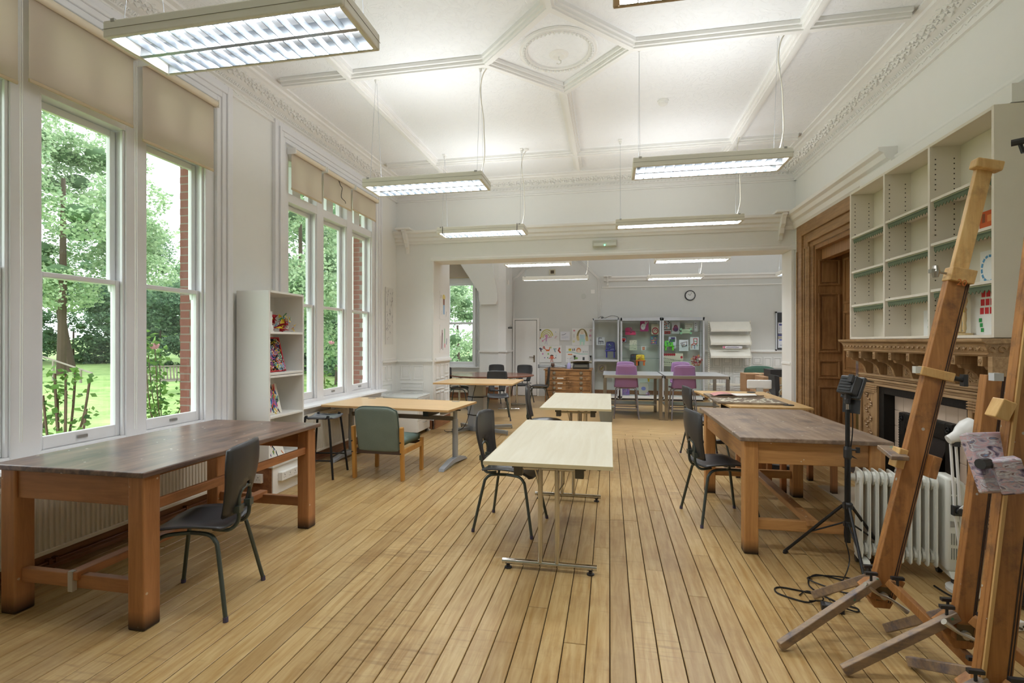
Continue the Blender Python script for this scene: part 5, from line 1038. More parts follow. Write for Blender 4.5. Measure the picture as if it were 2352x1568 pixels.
t = T('white_chair', 'white padded chair with chrome frame in front of the cardboard boxes', 'chair', (2.80, 10.35, 0), R(0))
part('backrest', bx(-.22, .22, -.12, -.07, .60, .77), plain('efefee', .4), t, bev=.02); part('back_post', bx(-.06, .06, -.13, -.10, .4, .62), CHROME, t); part('seat', bx(-.23, .23, -.08, .36, .42, .48), plain('efefee', .4), t, bev=.02)
part('frame', MB().tube(smoothline([(-.25, -.12, 0), (-.25, -.12, .4), (-.25, .3, .5), (-.25, .36, .1), (-.25, .36, 0)]), .012, 8).tube(smoothline([(.25, -.12, 0), (.25, -.12, .4), (.25, .3, .5), (.25, .36, .1), (.25, .36, 0)]), .012, 8), CHROME, t, smooth=True)
t = T('black_chair', 'dark chair turned sideways with a chrome loop arm, between the white chair and the boxes', 'chair', (3.18, 10.35, 0))
part('backrest', MB().prism([(-.12, .42), (-.04, .42), (-.06, .85), (-.14, .87)], -.2, .2, 'y'), BLACKP, t, bev=.01); part('seat', bx(-.1, .35, -.22, .22, .40, .46), BLACKP, t, bev=.015)
for sy in (-.24, .24): part('frame', MB().tube(smoothline([(-.08, sy, 0), (-.08, sy, .5), (.0, sy, .62), (.2, sy, .64), (.3, sy, .55), (.32, sy, .3), (.32, sy, 0)]), .013, 8), CHROME, t, smooth=True)

# ------------------------------------------------------------------ carved oak fireplace
def yat(u, X):
    th = math.atan(224 / 1149); s, c = math.sin(th), math.cos(th); r = (u - 1176) / 1149; return X * (r * s + c) / (r * c - s)
FP = T('fireplace', 'carved oak fireplace surround with pink tiles and black iron hood, below the white shelving', 'fireplace', (2.7, 4.9, 0))
def fp(name, m, mat=OAKC, parent=None, **k): return part(name, m, mat, parent or FP, world=True, **k)
Y0, Y1 = 3.84, 5.93
fp('mantel_shelf', MB().prism([(2.73, 1.485), (2.43, 1.485), (2.405, 1.50), (2.40, 1.52), (2.73, 1.52)], Y0 - .02, Y1, 'y'), OAKCY, bev=.004)
fz = fp('frieze', MB().prism([(2.73, 1.40), (2.45, 1.40), (2.44, 1.412), (2.455, 1.42), (2.43, 1.475), (2.42, 1.485), (2.73, 1.485)], Y0, Y1 - .03, 'y'), OAKCY)
m = MB(); n = 30
for i in range(n):     # running scroll and flower carving
    y = Y0 + .04 + i * (Y1 - Y0 - .08) / n; X = 2.44
    m.tube([(X - .004 + .002 * k, y + .022 * math.cos(k * .9) * (1 - k / 9), 1.448 + .022 * math.sin(k * .9) * (1 - k / 9)) for k in range(8)], .005, 4); m.blob((X - .006, y + .033, 1.448), .007, .012, .017)
for i in range(4):
    x = 2.47 + i * .06; m.tube([(x + .02 * math.cos(k), Y0 - .006, 1.448 + .02 * math.sin(k)) for k in range(6)], .005, 4)
fp('frieze_carving', m, OAKC, kind='stuff')
fp('back_board', bx(2.66, 2.73, Y0, Y1 - .05, 1.07, 1.40), OAKDY)
ub = [1951, 1980, 2012, 2049, 2090.5, 2139, 2195.5, 2258.7]
for u in ub:
    y = min(max(yat(u, 2.45), Y0 + .03), Y1 - .06); m = MB().box(2.43, 2.66, y - .022, y + .022, 1.335, 1.40)
    pr = [(2.66, 1.34), (2.46, 1.34), (2.475, 1.31)] + [(2.475 + .12 * math.sin(R(a)), 1.19 + .12 * math.cos(R(a))) for a in (10, 30, 50, 70, 88)] + [(2.61, 1.165), (2.66, 1.165)]
    m.prism(pr, y - .018, y + .018, 'y'); cb = fp('corbel', m, OAKC, bev=.003)
    m = MB(); m.tube([(2.428, y + .012 * math.cos(k * PI / 3), 1.367 + .018 * math.sin(k * PI / 3)) for k in range(7)], .003, 4).blob((2.427, y, 1.367), .004, .006, .008); part('rosette', m, OAKC, cb, world=True)
ys = [yat(u, 2.45) for u in ub]
for a, b in zip(ys, ys[1:]):
    m = MB(); c = (a + b) / 2; w = abs(a - b) / 2 - .05; m.box(2.648, 2.66, c - w, c + w, 1.17, 1.33)
    for k in range(5): m.tube([(2.645, c + w * .8 * math.cos(k * 1.3 + j * .8) * (1 - j / 8), 1.25 + .06 * math.sin(k * 1.3 + j * .8) * (1 - j / 8)) for j in range(6)], .006, 4)
    fp('carved_bay_panel', m, OAKC)
m = MB()
for k, (z0, z1, x) in enumerate(((1.155, 1.175, 2.585), (1.135, 1.155, 2.60), (1.11, 1.13, 2.59), (1.085, 1.108, 2.605), (1.06, 1.083, 2.595))): m.box(x, 2.70, Y0, Y1 - .03, z0, z1)
fp('lintel_moulding', m, OAKCY, bev=.004)
for (a, b, nm) in ((3.86, 4.28, 'r'), (5.56, 5.93, 'l')):
    p_ = fp('pilaster', bx(2.62, 2.73, a, b, .2, 1.06), OAKC, bev=.004)
    m = MB()
    for y in (a, b - .05): m.box(2.60, 2.62, y, y + .05, .2, 1.06)
    for z in (.2, .98): m.box(2.60, 2.62, a + .05, b - .05, z, z + .08)
    for z in (1.0, 1.02, 1.04): m.box(2.592, 2.60, a - .005, b + .005, z, z + .012)
    part('pilaster_frame', m, OAKC, p_, bev=.004, world=True)
    m = MB(); rd = random.Random(a)
    for k in range(26): z = .31 + k * .026; y = (a + b) / 2 + .05 * math.sin(k * 1.1); m.blob((2.612, y, z), .012, .022, .016); m.tube([(2.61, y, z), (2.608, y + .03, z + .02), (2.61, y + .02, z + .04)], .005, 4)
    part('carving', m, OAKC, p_, kind='stuff', world=True)
    part('plinth_block', bx(2.58, 2.73, a - .01, b + .01, 0, .2), plain('3a2c22', .45), p_, bev=.004, world=True)
    m = MB()
    for k in range(4): m.box(2.575 - .004 * k, 2.62, a - .005, b + .005, .21 + .03 * k, .228 + .03 * k)
    part('base_moulding', m, OAKCY, p_, bev=.003, world=True)
fp('iron_slip', MB().box(2.62, 2.72, 5.47, 5.56, 0, 1.06).box(2.62, 2.72, 4.28, 4.32, 0, 1.06).box(2.62, 2.72, 4.32, 5.47, .99, 1.06), IRON, bev=.003)
tm = bx(-.005, .005, -.0735, .0735, -.0735, .0735).mesh('tile', TILE); tw = .15
for r in range(7):
    for c in range(8):
        y = 5.47 - tw / 2 - c * tw; z = .99 - tw / 2 - r * tw
        if y < 4.35 or (4.56 < y < 5.32 and z < .80) or z < .05: continue
        tl = part('tile', tm, None, FP, loc=(2.718 - 2.7, y - 4.9, z))
        md = tl.modifiers.new('b', 'BEVEL'); md.width = .002
m = MB().box(2.66, 2.725, 5.20, 5.30, 0, .84).box(2.66, 2.725, 4.55, 4.64, 0, .84).box(2.66, 2.725, 4.64, 5.20, .70, .84)
hd = fp('iron_hood', m, IRON, bev=.008)
m = MB().prism([(2.70, .72), (2.64, .54), (2.655, .535), (2.72, .7)], 4.645, 5.195, 'y'); part('canopy', m, plain('2e2624', .4, .6), hd, bev=.004, world=True)
m = MB(); 
for y in (5.25, 4.6):
    m.tube([(2.655, y + .025 * math.cos(k * PI / 4), .79 + .025 * math.sin(k * PI / 4)) for k in range(9)], .005, 4).blob((2.655, y, .79), .012)
for k in range(30): m.blob((2.656, 5.285, .1 + k * .023), .006)
part('cast_ornament', m, IRON, hd, world=True)
fp('fire_back', MB().box(2.73, 3.1, 4.62, 4.64, 0, .62).box(2.73, 3.1, 5.22, 5.24, 0, .62).box(3.08, 3.1, 4.64, 5.22, 0, .62), plain('1c1816', .9))
m = MB()
for k in range(9): m.box(2.74, 2.755, 4.7 + k * .06, 4.715 + k * .06, .1, .25)
m.box(2.735, 2.76, 4.66, 5.2, .24, .26).box(2.735, 2.76, 4.66, 5.2, .09, .11); fp('fire_grate', m, IRON)
fp('glass_strip', bx(2.60, 2.605, 5.935, 5.99, .5, 1.40), glassy('mirror_strip', (.75, .85, .8, 1), .05, 1.9)); fp('side_panel', bx(2.45, 2.73, 3.80, 3.84, 1.10, 1.40), OAKCY)
fp('side_base', MB().box(2.44, 2.73, 3.72, 3.86, 0, .12).box(2.47, 2.73, 3.74, 3.86, .12, .5).box(2.49, 2.73, 3.76, 3.86, .5, 1.1), OAKCY, bev=.006)
solo('hearth_slab', bx(2.12, 2.575, 4.2, 5.7, 0, .012), plain('b8aa94', .7, bump=.2, bscale=40, var=.12), 'pale worn stone hearth slab on the floor before the fireplace', 'hearth')

# ------------------------------------------------------------------ white shelving over the mantel
BK = T('bookcase', 'white built-in shelving of three bays over the oak mantelpiece', 'bookcase', (2.61, 4.87, 1.52))
SHW = plain('e4ddd0', .5, var=.03)
def bk(name, m, mat=SHW, parent=None, **k): return part(name, m, mat, parent or BK, world=True, **k)
div = [5.879, 5.22, 4.555, 3.876]
for i, y in enumerate(div): bk('divider' if i in (1, 2) else 'side_panel', bx(2.5, 2.728, y - .012, y + .012, 1.525, 3.07), bev=.002)
bk('back_panel', bx(2.715, 2.727, 3.889, 5.866, 1.546, 3.044), plain('e0d8c8', .55)); bk('top_board', bx(2.501, 2.728, 3.889, 5.866, 3.045, 3.069), bev=.002); bk('base_board', bx(2.501, 2.728, 3.889, 5.866, 1.524, 1.545), bev=.002)
bk('fascia', bx(2.60, 2.729, 3.862, 5.9, 3.077, 3.2), PAINT)
sh = [[2.60, 2.235, 1.882], [2.61, 2.256, 1.895], [2.626, 2.276, 1.912]]
TRIM = plain('5d6a52', .8, var=.25)
for b in range(3):
    a, c = div[b + 1] + .014, div[b] - .014
    for z in sh[b]:
        s_ = bk('shelf', bx(2.505, 2.714, a, c, z - .022, z), SHW, bev=.002)
        m = MB(); n = 16; w = (c - a - .03) / n; m.box(2.512, 2.516, a, c - .03, z - .06, z - .022)
        for k in range(n): m.prism([(a + k * w, z - .06), (a + (k + 1) * w, z - .06), (a + (k + .5) * w, z - .082)], 2.512, 2.516, 'x')
        part('scalloped_trim', m, TRIM, s_, world=True)
        part('trim_print', MB().box(2.5105, 2.512, a, c - .03, z - .03, z - .026, mat=0).box(2.5105, 2.512, a, c - .03, z - .041, z - .038, mat=1), [plain('b9b892', .8), plain('47543f', .8)], s_, world=True)
m = MB()
for b in range(3):
    for xx in (2.54, 2.67):
        for k in range(34):
            z = 1.62 + k * .04
            if 1.65 < z < 2.95 and k % 9 != 8: m.box(xx - .004, xx + .004, div[b] - .0135, div[b] - .012, z, z + .009)
bk('peg_holes', m, BLACKM, kind='stuff')
def rsheet(label, cat, x, y, z, w, h, strokes, paper='e9e9e6', name='artwork'): return sheet(name, label, cat, x, y, z, w, h, strokes, paper, rz=R(-90))
rsheet('white picture of a red and green paper-tile flower at the bottom right of the shelving', 'picture', 2.66, 4.22, 1.547, .24, .36, [(Rr, 'cf3038', .4 + .2 * i + .03 * j, .56 + .2 * i + .03 * j, .42 + .17 * j, .55 + .17 * j) for i in range(3) for j in range(3)] + [(Rr, '2f9a50', .44 - .04 * j, .56 - .04 * j, .06 + .1 * j, .14 + .1 * j) for j in range(3)] + [(Rr, 'c87a4a', .5, .66, .9, .97)])
rsheet('white picture with a ring of blue paper dashes in the near bay of the shelving', 'picture', 2.67, 4.17, 1.914, .18, .24, [(L, '5a9ac8', .018, [(.5 + .4 * math.cos(a), .45 + .38 * math.sin(a)), (.5 + .4 * math.cos(a + .22), .45 + .38 * math.sin(a + .22))]) for a in [k * .45 for k in range(14)]])
rsheet('white sheet edge with green paper diamonds showing at the bottom of the middle bay', 'picture', 2.68, 4.90, 1.547, .1, .22, [(Dd, '2f9a50', .75, .35, .2, .1), (Dd, '2f9a50', .75, .6, .2, .1)])
rsheet('small orange and brown picture on the upper shelf of the near bay', 'picture', 2.66, 4.18, 2.278, .14, .16, [(Rr, 'd0602a', .05, .95, .05, .5), (Rr, '8a4a2a', .2, .4, .5, .9), (Rr, 'e08a4a', .55, .85, .5, .8)], 'c85a2a')
t = T('wooden_mannequin', 'jointed wooden artist figure standing in the near bay behind the leaning easel', 'mannequin', (2.60, 4.33, 1.547)); MW = plain('d8bd8c', .5)
part('base', MB().lathe([(.06, 0), (.06, .015), (.001, .015)], n=20), MW, t); part('rod', MB().cyl((0, 0, .01), (0, 0, .18), .003), GREYM, t)
part('leg', MB().lathe([(.006, .02), (.013, .05), (.01, .09), (.014, .12), (.012, .17)], (0, -.02, 0), 10).blob((-.01, -.02, .02), .022, .01, .008), MW, t, smooth=True); part('leg', MB().lathe([(.006, .02), (.013, .05), (.01, .09), (.014, .12), (.012, .17)], (0, .02, 0), 10).blob((-.01, .02, .02), .022, .01, .008), MW, t, smooth=True)
part('torso', MB().lathe([(.02, .17), (.026, .19), (.018, .215), (.03, .25), (.024, .29), (.008, .30)], n=12), MW, t, smooth=True)
part('arm', MB().tube([(0, .03, .28), (-.01, .08, .285), (-.02, .14, .30)], [.009, .008, .006], 8), MW, t, smooth=True); part('arm', MB().tube([(0, -.03, .28), (-.01, -.05, .23), (-.03, -.055, .18)], [.009, .008, .006], 8), MW, t, smooth=True)
part('head', MB().lathe([(.001, .305), (.016, .315), (.019, .335), (.001, .36)], n=12), MW, t, smooth=True); part('yellow_tag', bx(-.04, -.03, -.065, -.05, .17, .2), plain('e8e03c', .6), t)

# ------------------------------------------------------------------ suspended fluorescent fittings
TUBEL = emit('fluorescent_tube', (.95, .98, 1, 1), 6); REFL = plain('b2b8be', .2, .9, var=.02)
def fitting(label, x0, x1, y0, y1, z, n=15, h=.085, frame=.018, group=None, detail=True, ceil=ZC, cable=True, up=1, down=1, beige=None):
    cx, cy = (x0 + x1) / 2, (y0 + y1) / 2; a, b = (x1 - x0) / 2, (y1 - y0) / 2; t = T('ceiling_light', label, 'ceiling light', (cx, cy, z), group='hanging fluorescent lights'); body = beige or LAMPB
    m = MB().box(-a, a, -b, -b + frame, 0, h).box(-a, a, b - frame, b, 0, h).box(-a, -a + .03, -b + frame, b - frame, 0, h).box(a - .03, a, -b + frame, b - frame, 0, h)
    part('housing', m, body, t, bev=.008); part('reflector', bx(-a + .03, a - .03, -b + frame, b - frame, h - .012, h - .004), plain('e8eaec', .3, var=.01), t)
    m = MB().box(-a - .001, a + .001, -b - .002, -b, h * .48, h * .5).box(a, a + .002, -b, b, h * .48, h * .5)
    part('groove_line', m, plain('9c988c', .6), t)
    iy = b - frame; ia = a - .03
    for s_ in ((-1, 1) if b > .13 else (0,)):
        part('tube_lamp', MB().cyl((-ia + .02, s_ * iy * .5, h - .026), (ia - .02, s_ * iy * .5, h - .026), .010, n=10), TUBEL, t, smooth=True)
        area('lamp', (0, s_ * iy * .5, h - .038), (0, 0, 0), ia * 2 - .04, .025, DOWN_W * down * (.5 if b > .13 else 1), parent=t)
    part('side_reflector', MB().box(-ia, ia, -iy, -iy + .004, .004, h - .014).box(-ia, ia, iy - .004, iy, .004, h - .014), REFL, t)
    if b > .13: part('centre_spine', MB().prism([(-.012, .003), (.012, .003), (.003, h - .02), (-.003, h - .02)], -ia, ia, 'x'), REFL, t)
    bm_ = MB().prism([(-.010, .038), (.010, .038), (.002, .004), (-.002, .004)], -iy + .004, iy - .004, 'y')
    if detail:
        me = bm_.mesh('louvre_blade', REFL)
        for k in range(1, n): part('louvre_blade', me, None, t, loc=(-ia + 2 * ia * k / n, 0, 0))
    else:
        m = MB()
        for k in range(1, n): xx = -ia + 2 * ia * k / n; m.prism([(xx - .008, .036), (xx + .008, .036), (xx + .002, .004), (xx - .002, .004)], -iy + .004, iy - .004, 'y')
        part('louvre_blades', m, REFL, t)
    area('lamp', (0, 0, h + .02), (R(180), 0, 0), ia * 1.9, .16, UP_W * up, parent=t)
    H_ = ceil - z
    for s_ in (-1, 1):
        part('clip', bx(s_ * (a - .06) - .012, s_ * (a - .06) + .012, -b - .003, b + .003, h - .012, h + .005), plain('b5b5b2', .3, .8), t, bev=.002)
        part('hanging_wire', MB().tube([(s_ * (a - .06), -b * .7, h), (s_ * (a - .06), -.012, H_ - .04)], .0014, 4).tube([(s_ * (a - .06), b * .7, h), (s_ * (a - .06), .012, H_ - .04)], .0014, 4), GREYM, t)
        cm = part('ceiling_mount', MB().box(s_ * (a - .06) - .02, s_ * (a - .06) + .02, -.045, .045, H_ - .014, H_).lathe([(.006, -.05), (.016, -.03), (.018, 0)], (s_ * (a - .06), 0, H_ - .012), 12), WHITEP, t, bev=.003)
    if cable:
        X = a - .06; part('rose', MB().lathe([(.01, -.03), (.035, -.02), (.04, 0)], (X + .06, 0, H_), 16), WHITEP, t, smooth=True)
        part('power_cable', MB().tube(smoothline([(X + .06, 0, H_ - .03), (X + .02, .0, H_ - .10), (X + .0, 0, H_ - .25), (X + .03, 0, H_ - .5), (X + .035, 0, H_ * .45), (X + .04, 0, H_ * .25), (X + .01, 0, h + .05), (X - .02, 0, h)]), .0055, 6), plain('e2ddcf', .5), t, smooth=True)
    return t
fitting('largest hanging light at the upper left, nearest to us', -2.46, -1.165, 2.04, 2.41, 3.0)
fitting('hanging light of the second row, left, below the ring of the ceiling', -2.36, -1.16, 4.49, 4.85, 3.0)
fitting('hanging light of the second row, right, nearest to the white shelving', .20, 1.47, 4.43, 4.80, 3.0)
fitting('hanging light of the third row, left, with black ties, before the wide opening', -2.36, -1.13, 6.62, 6.98, 3.0)
fitting('slim pale hanging light of the third row, right, before the wide opening', .08, 1.64, 6.62, 6.86, 3.0, frame=.025, beige=plain('e3dfd0', .4))
fitting('beige-framed hanging light cut off by the top edge of the photo', .015, 1.25, 2.02, 2.31, 3.0, beige=plain('cdb79c', .5))
fitting('hanging light of the far room seen under the beam, left front one', -1.95, -.70, 9.15, 9.5, 2.93, detail=False, up=1.5, down=1.3)
fitting('hanging light of the far room seen under the beam, right front one', .80, 2.06, 9.2, 9.55, 2.93, detail=False, up=1.5, down=1.3)
fitting('slim hanging light deeper in the far room, left, against the blank wall', -1.96, -.46, 11.3, 11.45, 2.9, detail=False, frame=.01, up=.7)
fitting('hanging light deeper in the far room, above the wall clock', .82, 2.0, 11.35, 11.7, 2.88, detail=False, up=1.5, down=1.3)
fitting('hanging light deeper in the far room at the right jamb, mostly hidden', 3.5, 4.7, 11.3, 11.65, 2.9, detail=False, up=1.5, down=1.3)
m = MB()
for x in (-2.27, -1.22):
    m.tube([(x, 6.615, 3.09), (x, 6.61, 2.99), (x + .01, 6.8, 2.985), (x, 6.99, 2.995), (x, 6.985, 3.09)], .004, 5)
solo('black_cable_ties', m, BLACKM, 'black ties strapped round the left light of the third row', 'tie', kind='stuff')

# ------------------------------------------------------------------ studio easels
def easel(label, hub, feet, top, w=.10, zc=(.95, 1.85), pale=True, tray=True, legw=.042):
    hub = Vector(hub); top = Vector(top); t = T('easel', label, 'easel', (hub.x, hub.y, 0)); d = (top - hub).normalized(); Lm = (top - hub).length
    def P(v): return part
    def pt(name, m, mat, parent=None, **k): return part(name, m, mat, parent or t, world=True, **k)
    s1 = hub - d * .06; s2 = hub + d * Lm * (.73 if pale else 1.0); bk_ = Vector((0, 1, 0))
    ma = pt('mast', MB().beam(s1, s2, w, .022, (0, 1, 0)), EAS, bev=.003)
    sd = d.cross(Vector((0, 1, 0))).normalized()
    pt('mast_rail', MB().beam(s1 - sd * (w / 2 - .012) + bk_ * .022, s2 - sd * (w / 2 - .012) + bk_ * .022, .024, .024, (0, 1, 0)), EAS, ma, bev=.002)
    pt('mast_rail', MB().beam(s1 + sd * (w / 2 - .012) + bk_ * .022, s2 + sd * (w / 2 - .012) + bk_ * .022, .024, .024, (0, 1, 0)), EAS, ma, bev=.002)
    pt('mast_groove', MB().beam(s1 - sd * (w * .33) - bk_ * .0115, s2 - sd * (w * .33) - bk_ * .0115, .005, .002, (0, 1, 0)), plain('3a2a20', .8), ma); pt('mast_groove', MB().beam(s1 - sd * (w * .42) - bk_ * .0115, s2 - sd * (w * .42) - bk_ * .0115, .004, .002, (0, 1, 0)), plain('3a2a20', .8), ma)
    if pale:
        pt('extension', MB().beam(hub + d * Lm * .45 + bk_ * .018, top + bk_ * .018, w * .72, .03, (0, 1, 0)), EASL, bev=.003)
        pt('head_block', MB().beam(top - sd * .062 - d * .02, top + sd * .062 - d * .02, .05, .06, (0, 1, 0)), EASL, bev=.008)
        pt('clamp_block', MB().beam(s2 - sd * .055, s2 + sd * .055, .07, .07, (0, 1, 0)), EASL, bev=.004)
        q = s2 + sd * .06; pt('clamp_screw', MB().cyl(q, q + sd * .05, .006).obox(q + sd * .06, .03, .03, .02).lathe([(.012, -.03), (.02, 0), (.012, .03)], q + sd * .05, 10), STEEL)
    for i, f in enumerate(feet):
        f = Vector(f); dr = Vector((f.x - hub.x, f.y - hub.y, 0)).normalized(); a = Vector((hub.x, hub.y, hub.z + .02)) + dr * .07
        l = pt('leg', MB().beam(a - (f - a).normalized() * .05, f + Vector((0, 0, legw * .55)), legw * .75, legw, (0, 0, 1)), EASD if i != 2 else EAS, bev=.004)
        pt('leg_knob', MB().cyl(a + Vector((0, 0, .02)), a + Vector((0, 0, .06)), .006).obox(a + Vector((0, 0, .06)), .055, .018, .014), BLACKP, l)
    pt('hub_block', MB().prism([(hub.x - .09, hub.z - .01), (hub.x - .03, hub.z - .11), (hub.x + .04, hub.z - .11), (hub.x + .11, hub.z + .03), (hub.x + .02, hub.z + .09)], hub.y + .012, hub.y + .07, 'y'), EAS, bev=.004)
    w0 = hub + Vector((-.005, -.03, -.03))
    pt('metal_plate', bx(hub.x - .035, hub.x + .03, hub.y - .0135, hub.y - .011, hub.z - .06, hub.z + .01), plain('6b5a3c', .5, .5))
    m = MB().cyl(w0, w0 + Vector((0, .03, 0)), .018, n=12).tube([w0 + Vector((-.095, -.01, .06)), w0 + Vector((-.03, -.005, .012)), w0, w0 + Vector((.03, -.005, -.012)), w0 + Vector((.095, -.01, -.06))], [.014, .007, .010, .007, .014], 8)
    pt('wing_nut', m, plain('c4bfb4', .3, .9), smooth=True)
    if tray:
        q = hub + d * tray; cm = pt('canvas_holder', MB().beam(q - sd * .07 + Vector((0, -.05, 0)), q - sd * .07 + Vector((0, .05, 0)), .04, .11, d), EAS, bev=.004)
        pt('holder_lip', MB().beam(q + sd * .07 + Vector((0, -.03, .0)), q + sd * .07 + Vector((0, .04, 0)), .04, .10, d), EASL, cm, bev=.004)
        pt('tray', MB().beam(q - sd * .02 + Vector((-.11, -.06, .03)), q + Vector((-.08, .1, .05)), .08, .022, (0, 0, 1)), EASD, cm, bev=.004)
    return t, hub, d, sd
t, hb, d, sd = easel('tall leaning wooden easel with pale extended mast, before the mantelpiece', (1.36, 2.85, .25), [(.81, 2.63, 0), (1.17, 3.20, 0), (1.62, 2.42, 0)], (1.90, 2.98, 2.42), tray=.66)
q = hb + d * 1.12; part('upper_clamp', MB().beam(q + sd * -.075, q + sd * .075, .045, .05, (0, 1, 0)), EASL, t, bev=.004, world=True); part('black_knob', MB().cyl(q - sd * .06, q - sd * .13, .012).obox(q - sd * .13, .02, .03, .06), BLACKP, t, world=True); part('clear_clip', MB().obox(q + sd * .085, .028, .03, .035), plain('cfd0ca', .2), t, world=True)
bpy.context.view_layer.update()
cu = bpy.data.curves.new('mark', 'FONT'); cu.body = '20'; cu.size = .045; cu.extrude = .0004; tmp = bpy.data.objects.new('tmp', cu); COL.objects.link(tmp); bpy.context.view_layer.update(); me_ = bpy.data.meshes.new_from_object(tmp.evaluated_get(bpy.context.evaluated_depsgraph_get())); bpy.data.objects.remove(tmp); o = bpy.data.objects.new('number_mark', me_); COL.objects.link(o); me_.materials.clear(); me_.materials.append(plain('b8642a', .7)); o.parent = t
q = hb + d * (Vector((1.90, 2.98, 2.42)) - hb).length * .715 + Vector((-.03, -.038, -.015)); o.location = q - Vector(t.location); o.rotation_euler = (R(90), R(13), 0)
easel('second wooden easel, standing behind the thick mast at the right picture edge', (1.53, 2.54, .25), [(1.03, 2.49, 0), (1.40, 2.90, 0), (1.88, 2.12, 0)], (1.66, 2.56, 1.35), w=.075, pale=False, tray=0)
t, hb, d, sd = easel('nearest wooden easel with a broad paint-stained mast at the right picture edge', (1.44, 2.235, .16), [(.98, 2.10, 0), (1.36, 2.62, 0), (1.75, 1.95, 0)], (1.69, 2.30, 2.15), w=.11, pale=False, tray=0)
q = hb + d * .85
def crust():
    m, t, b = newmat('paint_crust'); N = t.nodes; L = t.links; b.inputs['Roughness'].default_value = .5
    tc = N.new('ShaderNodeTexCoord'); mp = N.new('ShaderNodeMapping'); mp.inputs['Scale'].default_value = (9, 9, 22); mp.inputs['Rotation'].default_value = (.4, .5, .3); L.new(tc.outputs['Object'], mp.inputs['Vector'])
    n = N.new('ShaderNodeTexNoise'); n.inputs['Scale'].default_value = 1.6; n.inputs['Detail'].default_value = 6; n.inputs['Distortion'].default_value = 1; L.new(mp.outputs[0], n.inputs['Vector'])
    r = N.new('ShaderNodeValToRGB'); e = r.color_ramp.elements; e[0].position = .3; e[0].color = srgb('3a3440'); e[1].position = .72; e[1].color = srgb('7f9ec0')
    for p, c in ((.38, '7a6a80'), (.44, 'b8b0b8'), (.5, 'c8a0a4'), (.55, 'a8a4b0'), (.6, 'd0ccd0'), (.65, '7a5a5a')): x = e.new(p); x.color = srgb(c)
    L.new(n.outputs['Fac'], r.inputs[0]); L.new(r.outputs[0], b.inputs['Base Color']); bp = N.new('ShaderNodeBump'); bp.inputs['Strength'].default_value = .5; bp.inputs['Distance'].default_value = .01; L.new(n.outputs['Fac'], bp.inputs['Height']); L.new(bp.outputs['Normal'], b.inputs['Normal']); return m
PAINTY = crust()
part('canvas_holder', MB().beam(q + Vector((-.075, -.03, -.08)), q + Vector((-.09, .06, .13)), .05, .13, (1, 0, 0)), PAINTY, t, bev=.006, world=True)
part('holder_block', MB().beam(q + Vector((-.1, -.03, -.02)), q + Vector((-.02, -.05, .0)), .06, .13, (0, 0, 1)), PAINTY, t, bev=.006, world=True)
part('holder_knob', MB().cyl(q + Vector((-.12, -.03, .03)), q + Vector((-.16, -.05, .03)), .02, n=10), BLACKP, t, world=True); part('upper_block', MB().beam(q + Vector((-.075, -.0, .2)), q + Vector((-.045, .0, .27)), .05, .06, (0, 1, 0)), EASL, t, bev=.004, world=True)
part('clear_clip', MB().obox(q + Vector((-.075, 0, .36)), .032, .03, .03), plain('c8cace', .15), t, world=True); part('front_strip', MB().beam(hb - d * .05 + Vector((-.045, -.014, 0)), hb + d * 1.9 + Vector((-.045, -.014, 0)), .012, .012, (0, 1, 0)), plain('c9a36a', .5), t, world=True)
solo('black_clamp', MB().tube([(2.05, 3.05, 2.53), (2.09, 3.02, 2.53)], .018, 8).tube([(2.08, 3.04, 2.53), (2.09, 3.03, 2.47)], .01, 6), BLACKP, 'black clamp at the right picture edge beside the shelving end panel', 'clamp')

# ------------------------------------------------------------------ oil-filled radiator
t = T('oil_heater', 'white oil-filled radiator with ten fins standing before the fireplace', 'heater', (1.84, 3.66, 0), R(-9))
def fin(u): return None
pr = [(-.075, .10), (-.055, .085), (.055, .085), (.075, .10), (.08, .13), (.075, .17), (.075, .58), (.08, .62), (.07, .655), (.04, .66), (-.04, .66), (-.07, .655), (-.08, .62), (-.075, .58), (-.075, .17), (-.08, .13)]
fm = MB().prism(pr, -.004, .004, 'x'); fm.prism([(-.045, .16), (.045, .16), (.045, .60), (-.045, .60)], -.009, .009, 'x').prism([(-.06, .18), (-.054, .18), (-.054, .58), (-.06, .58)], -.007, .007, 'x').prism([(.054, .18), (.06, .18), (.06, .58), (.054, .58)], -.007, .007, 'x')
fm.lathe([(.045, -.02), (.045, .02)], (0, 0, .60), 14, M=Matrix.Rotation(R(90), 4, 'Y')).lathe([(.045, -.02), (.045, .02)], (0, 0, .14), 14, M=Matrix.Rotation(R(90), 4, 'Y'))
fme = fm.mesh('fin', OILW)
for k in range(10):
    o = part('fin', fme, None, t, loc=(-.22 + k * .044, 0, 0)); md = o.modifiers.new('b', 'BEVEL'); md.width = .003; md.limit_method = 'ANGLE'
part('end_cap', MB().lathe([(.001, -.03), (.022, -.028), (.027, 0)], (-.245, 0, .60), 16, M=Matrix.Rotation(R(90), 4, 'Y')), OILW, t, smooth=True)
m = MB().prism([(.215, .08), (.32, .08), (.345, .12), (.355, .35), (.335, .40), (.33, .55), (.31, .63), (.27, .66), (.215, .66)], -.085, .085, 'y'); co = part('control_housing', m, OILW, t, bev=.018, smooth=True)
m = MB()
for z in (.16, .25, .48, .56):
    for k in range(3): m.box(.24 + k * .012, .244 + k * .012, -.087, -.0855, z, z + .07)
part('vent_slots', m, plain('7d7f7a', .6), co, kind='stuff'); part('rating_label', MB().box(.235, .275, -.0875, -.086, .36, .395), plain('9c9a94', .5), co)
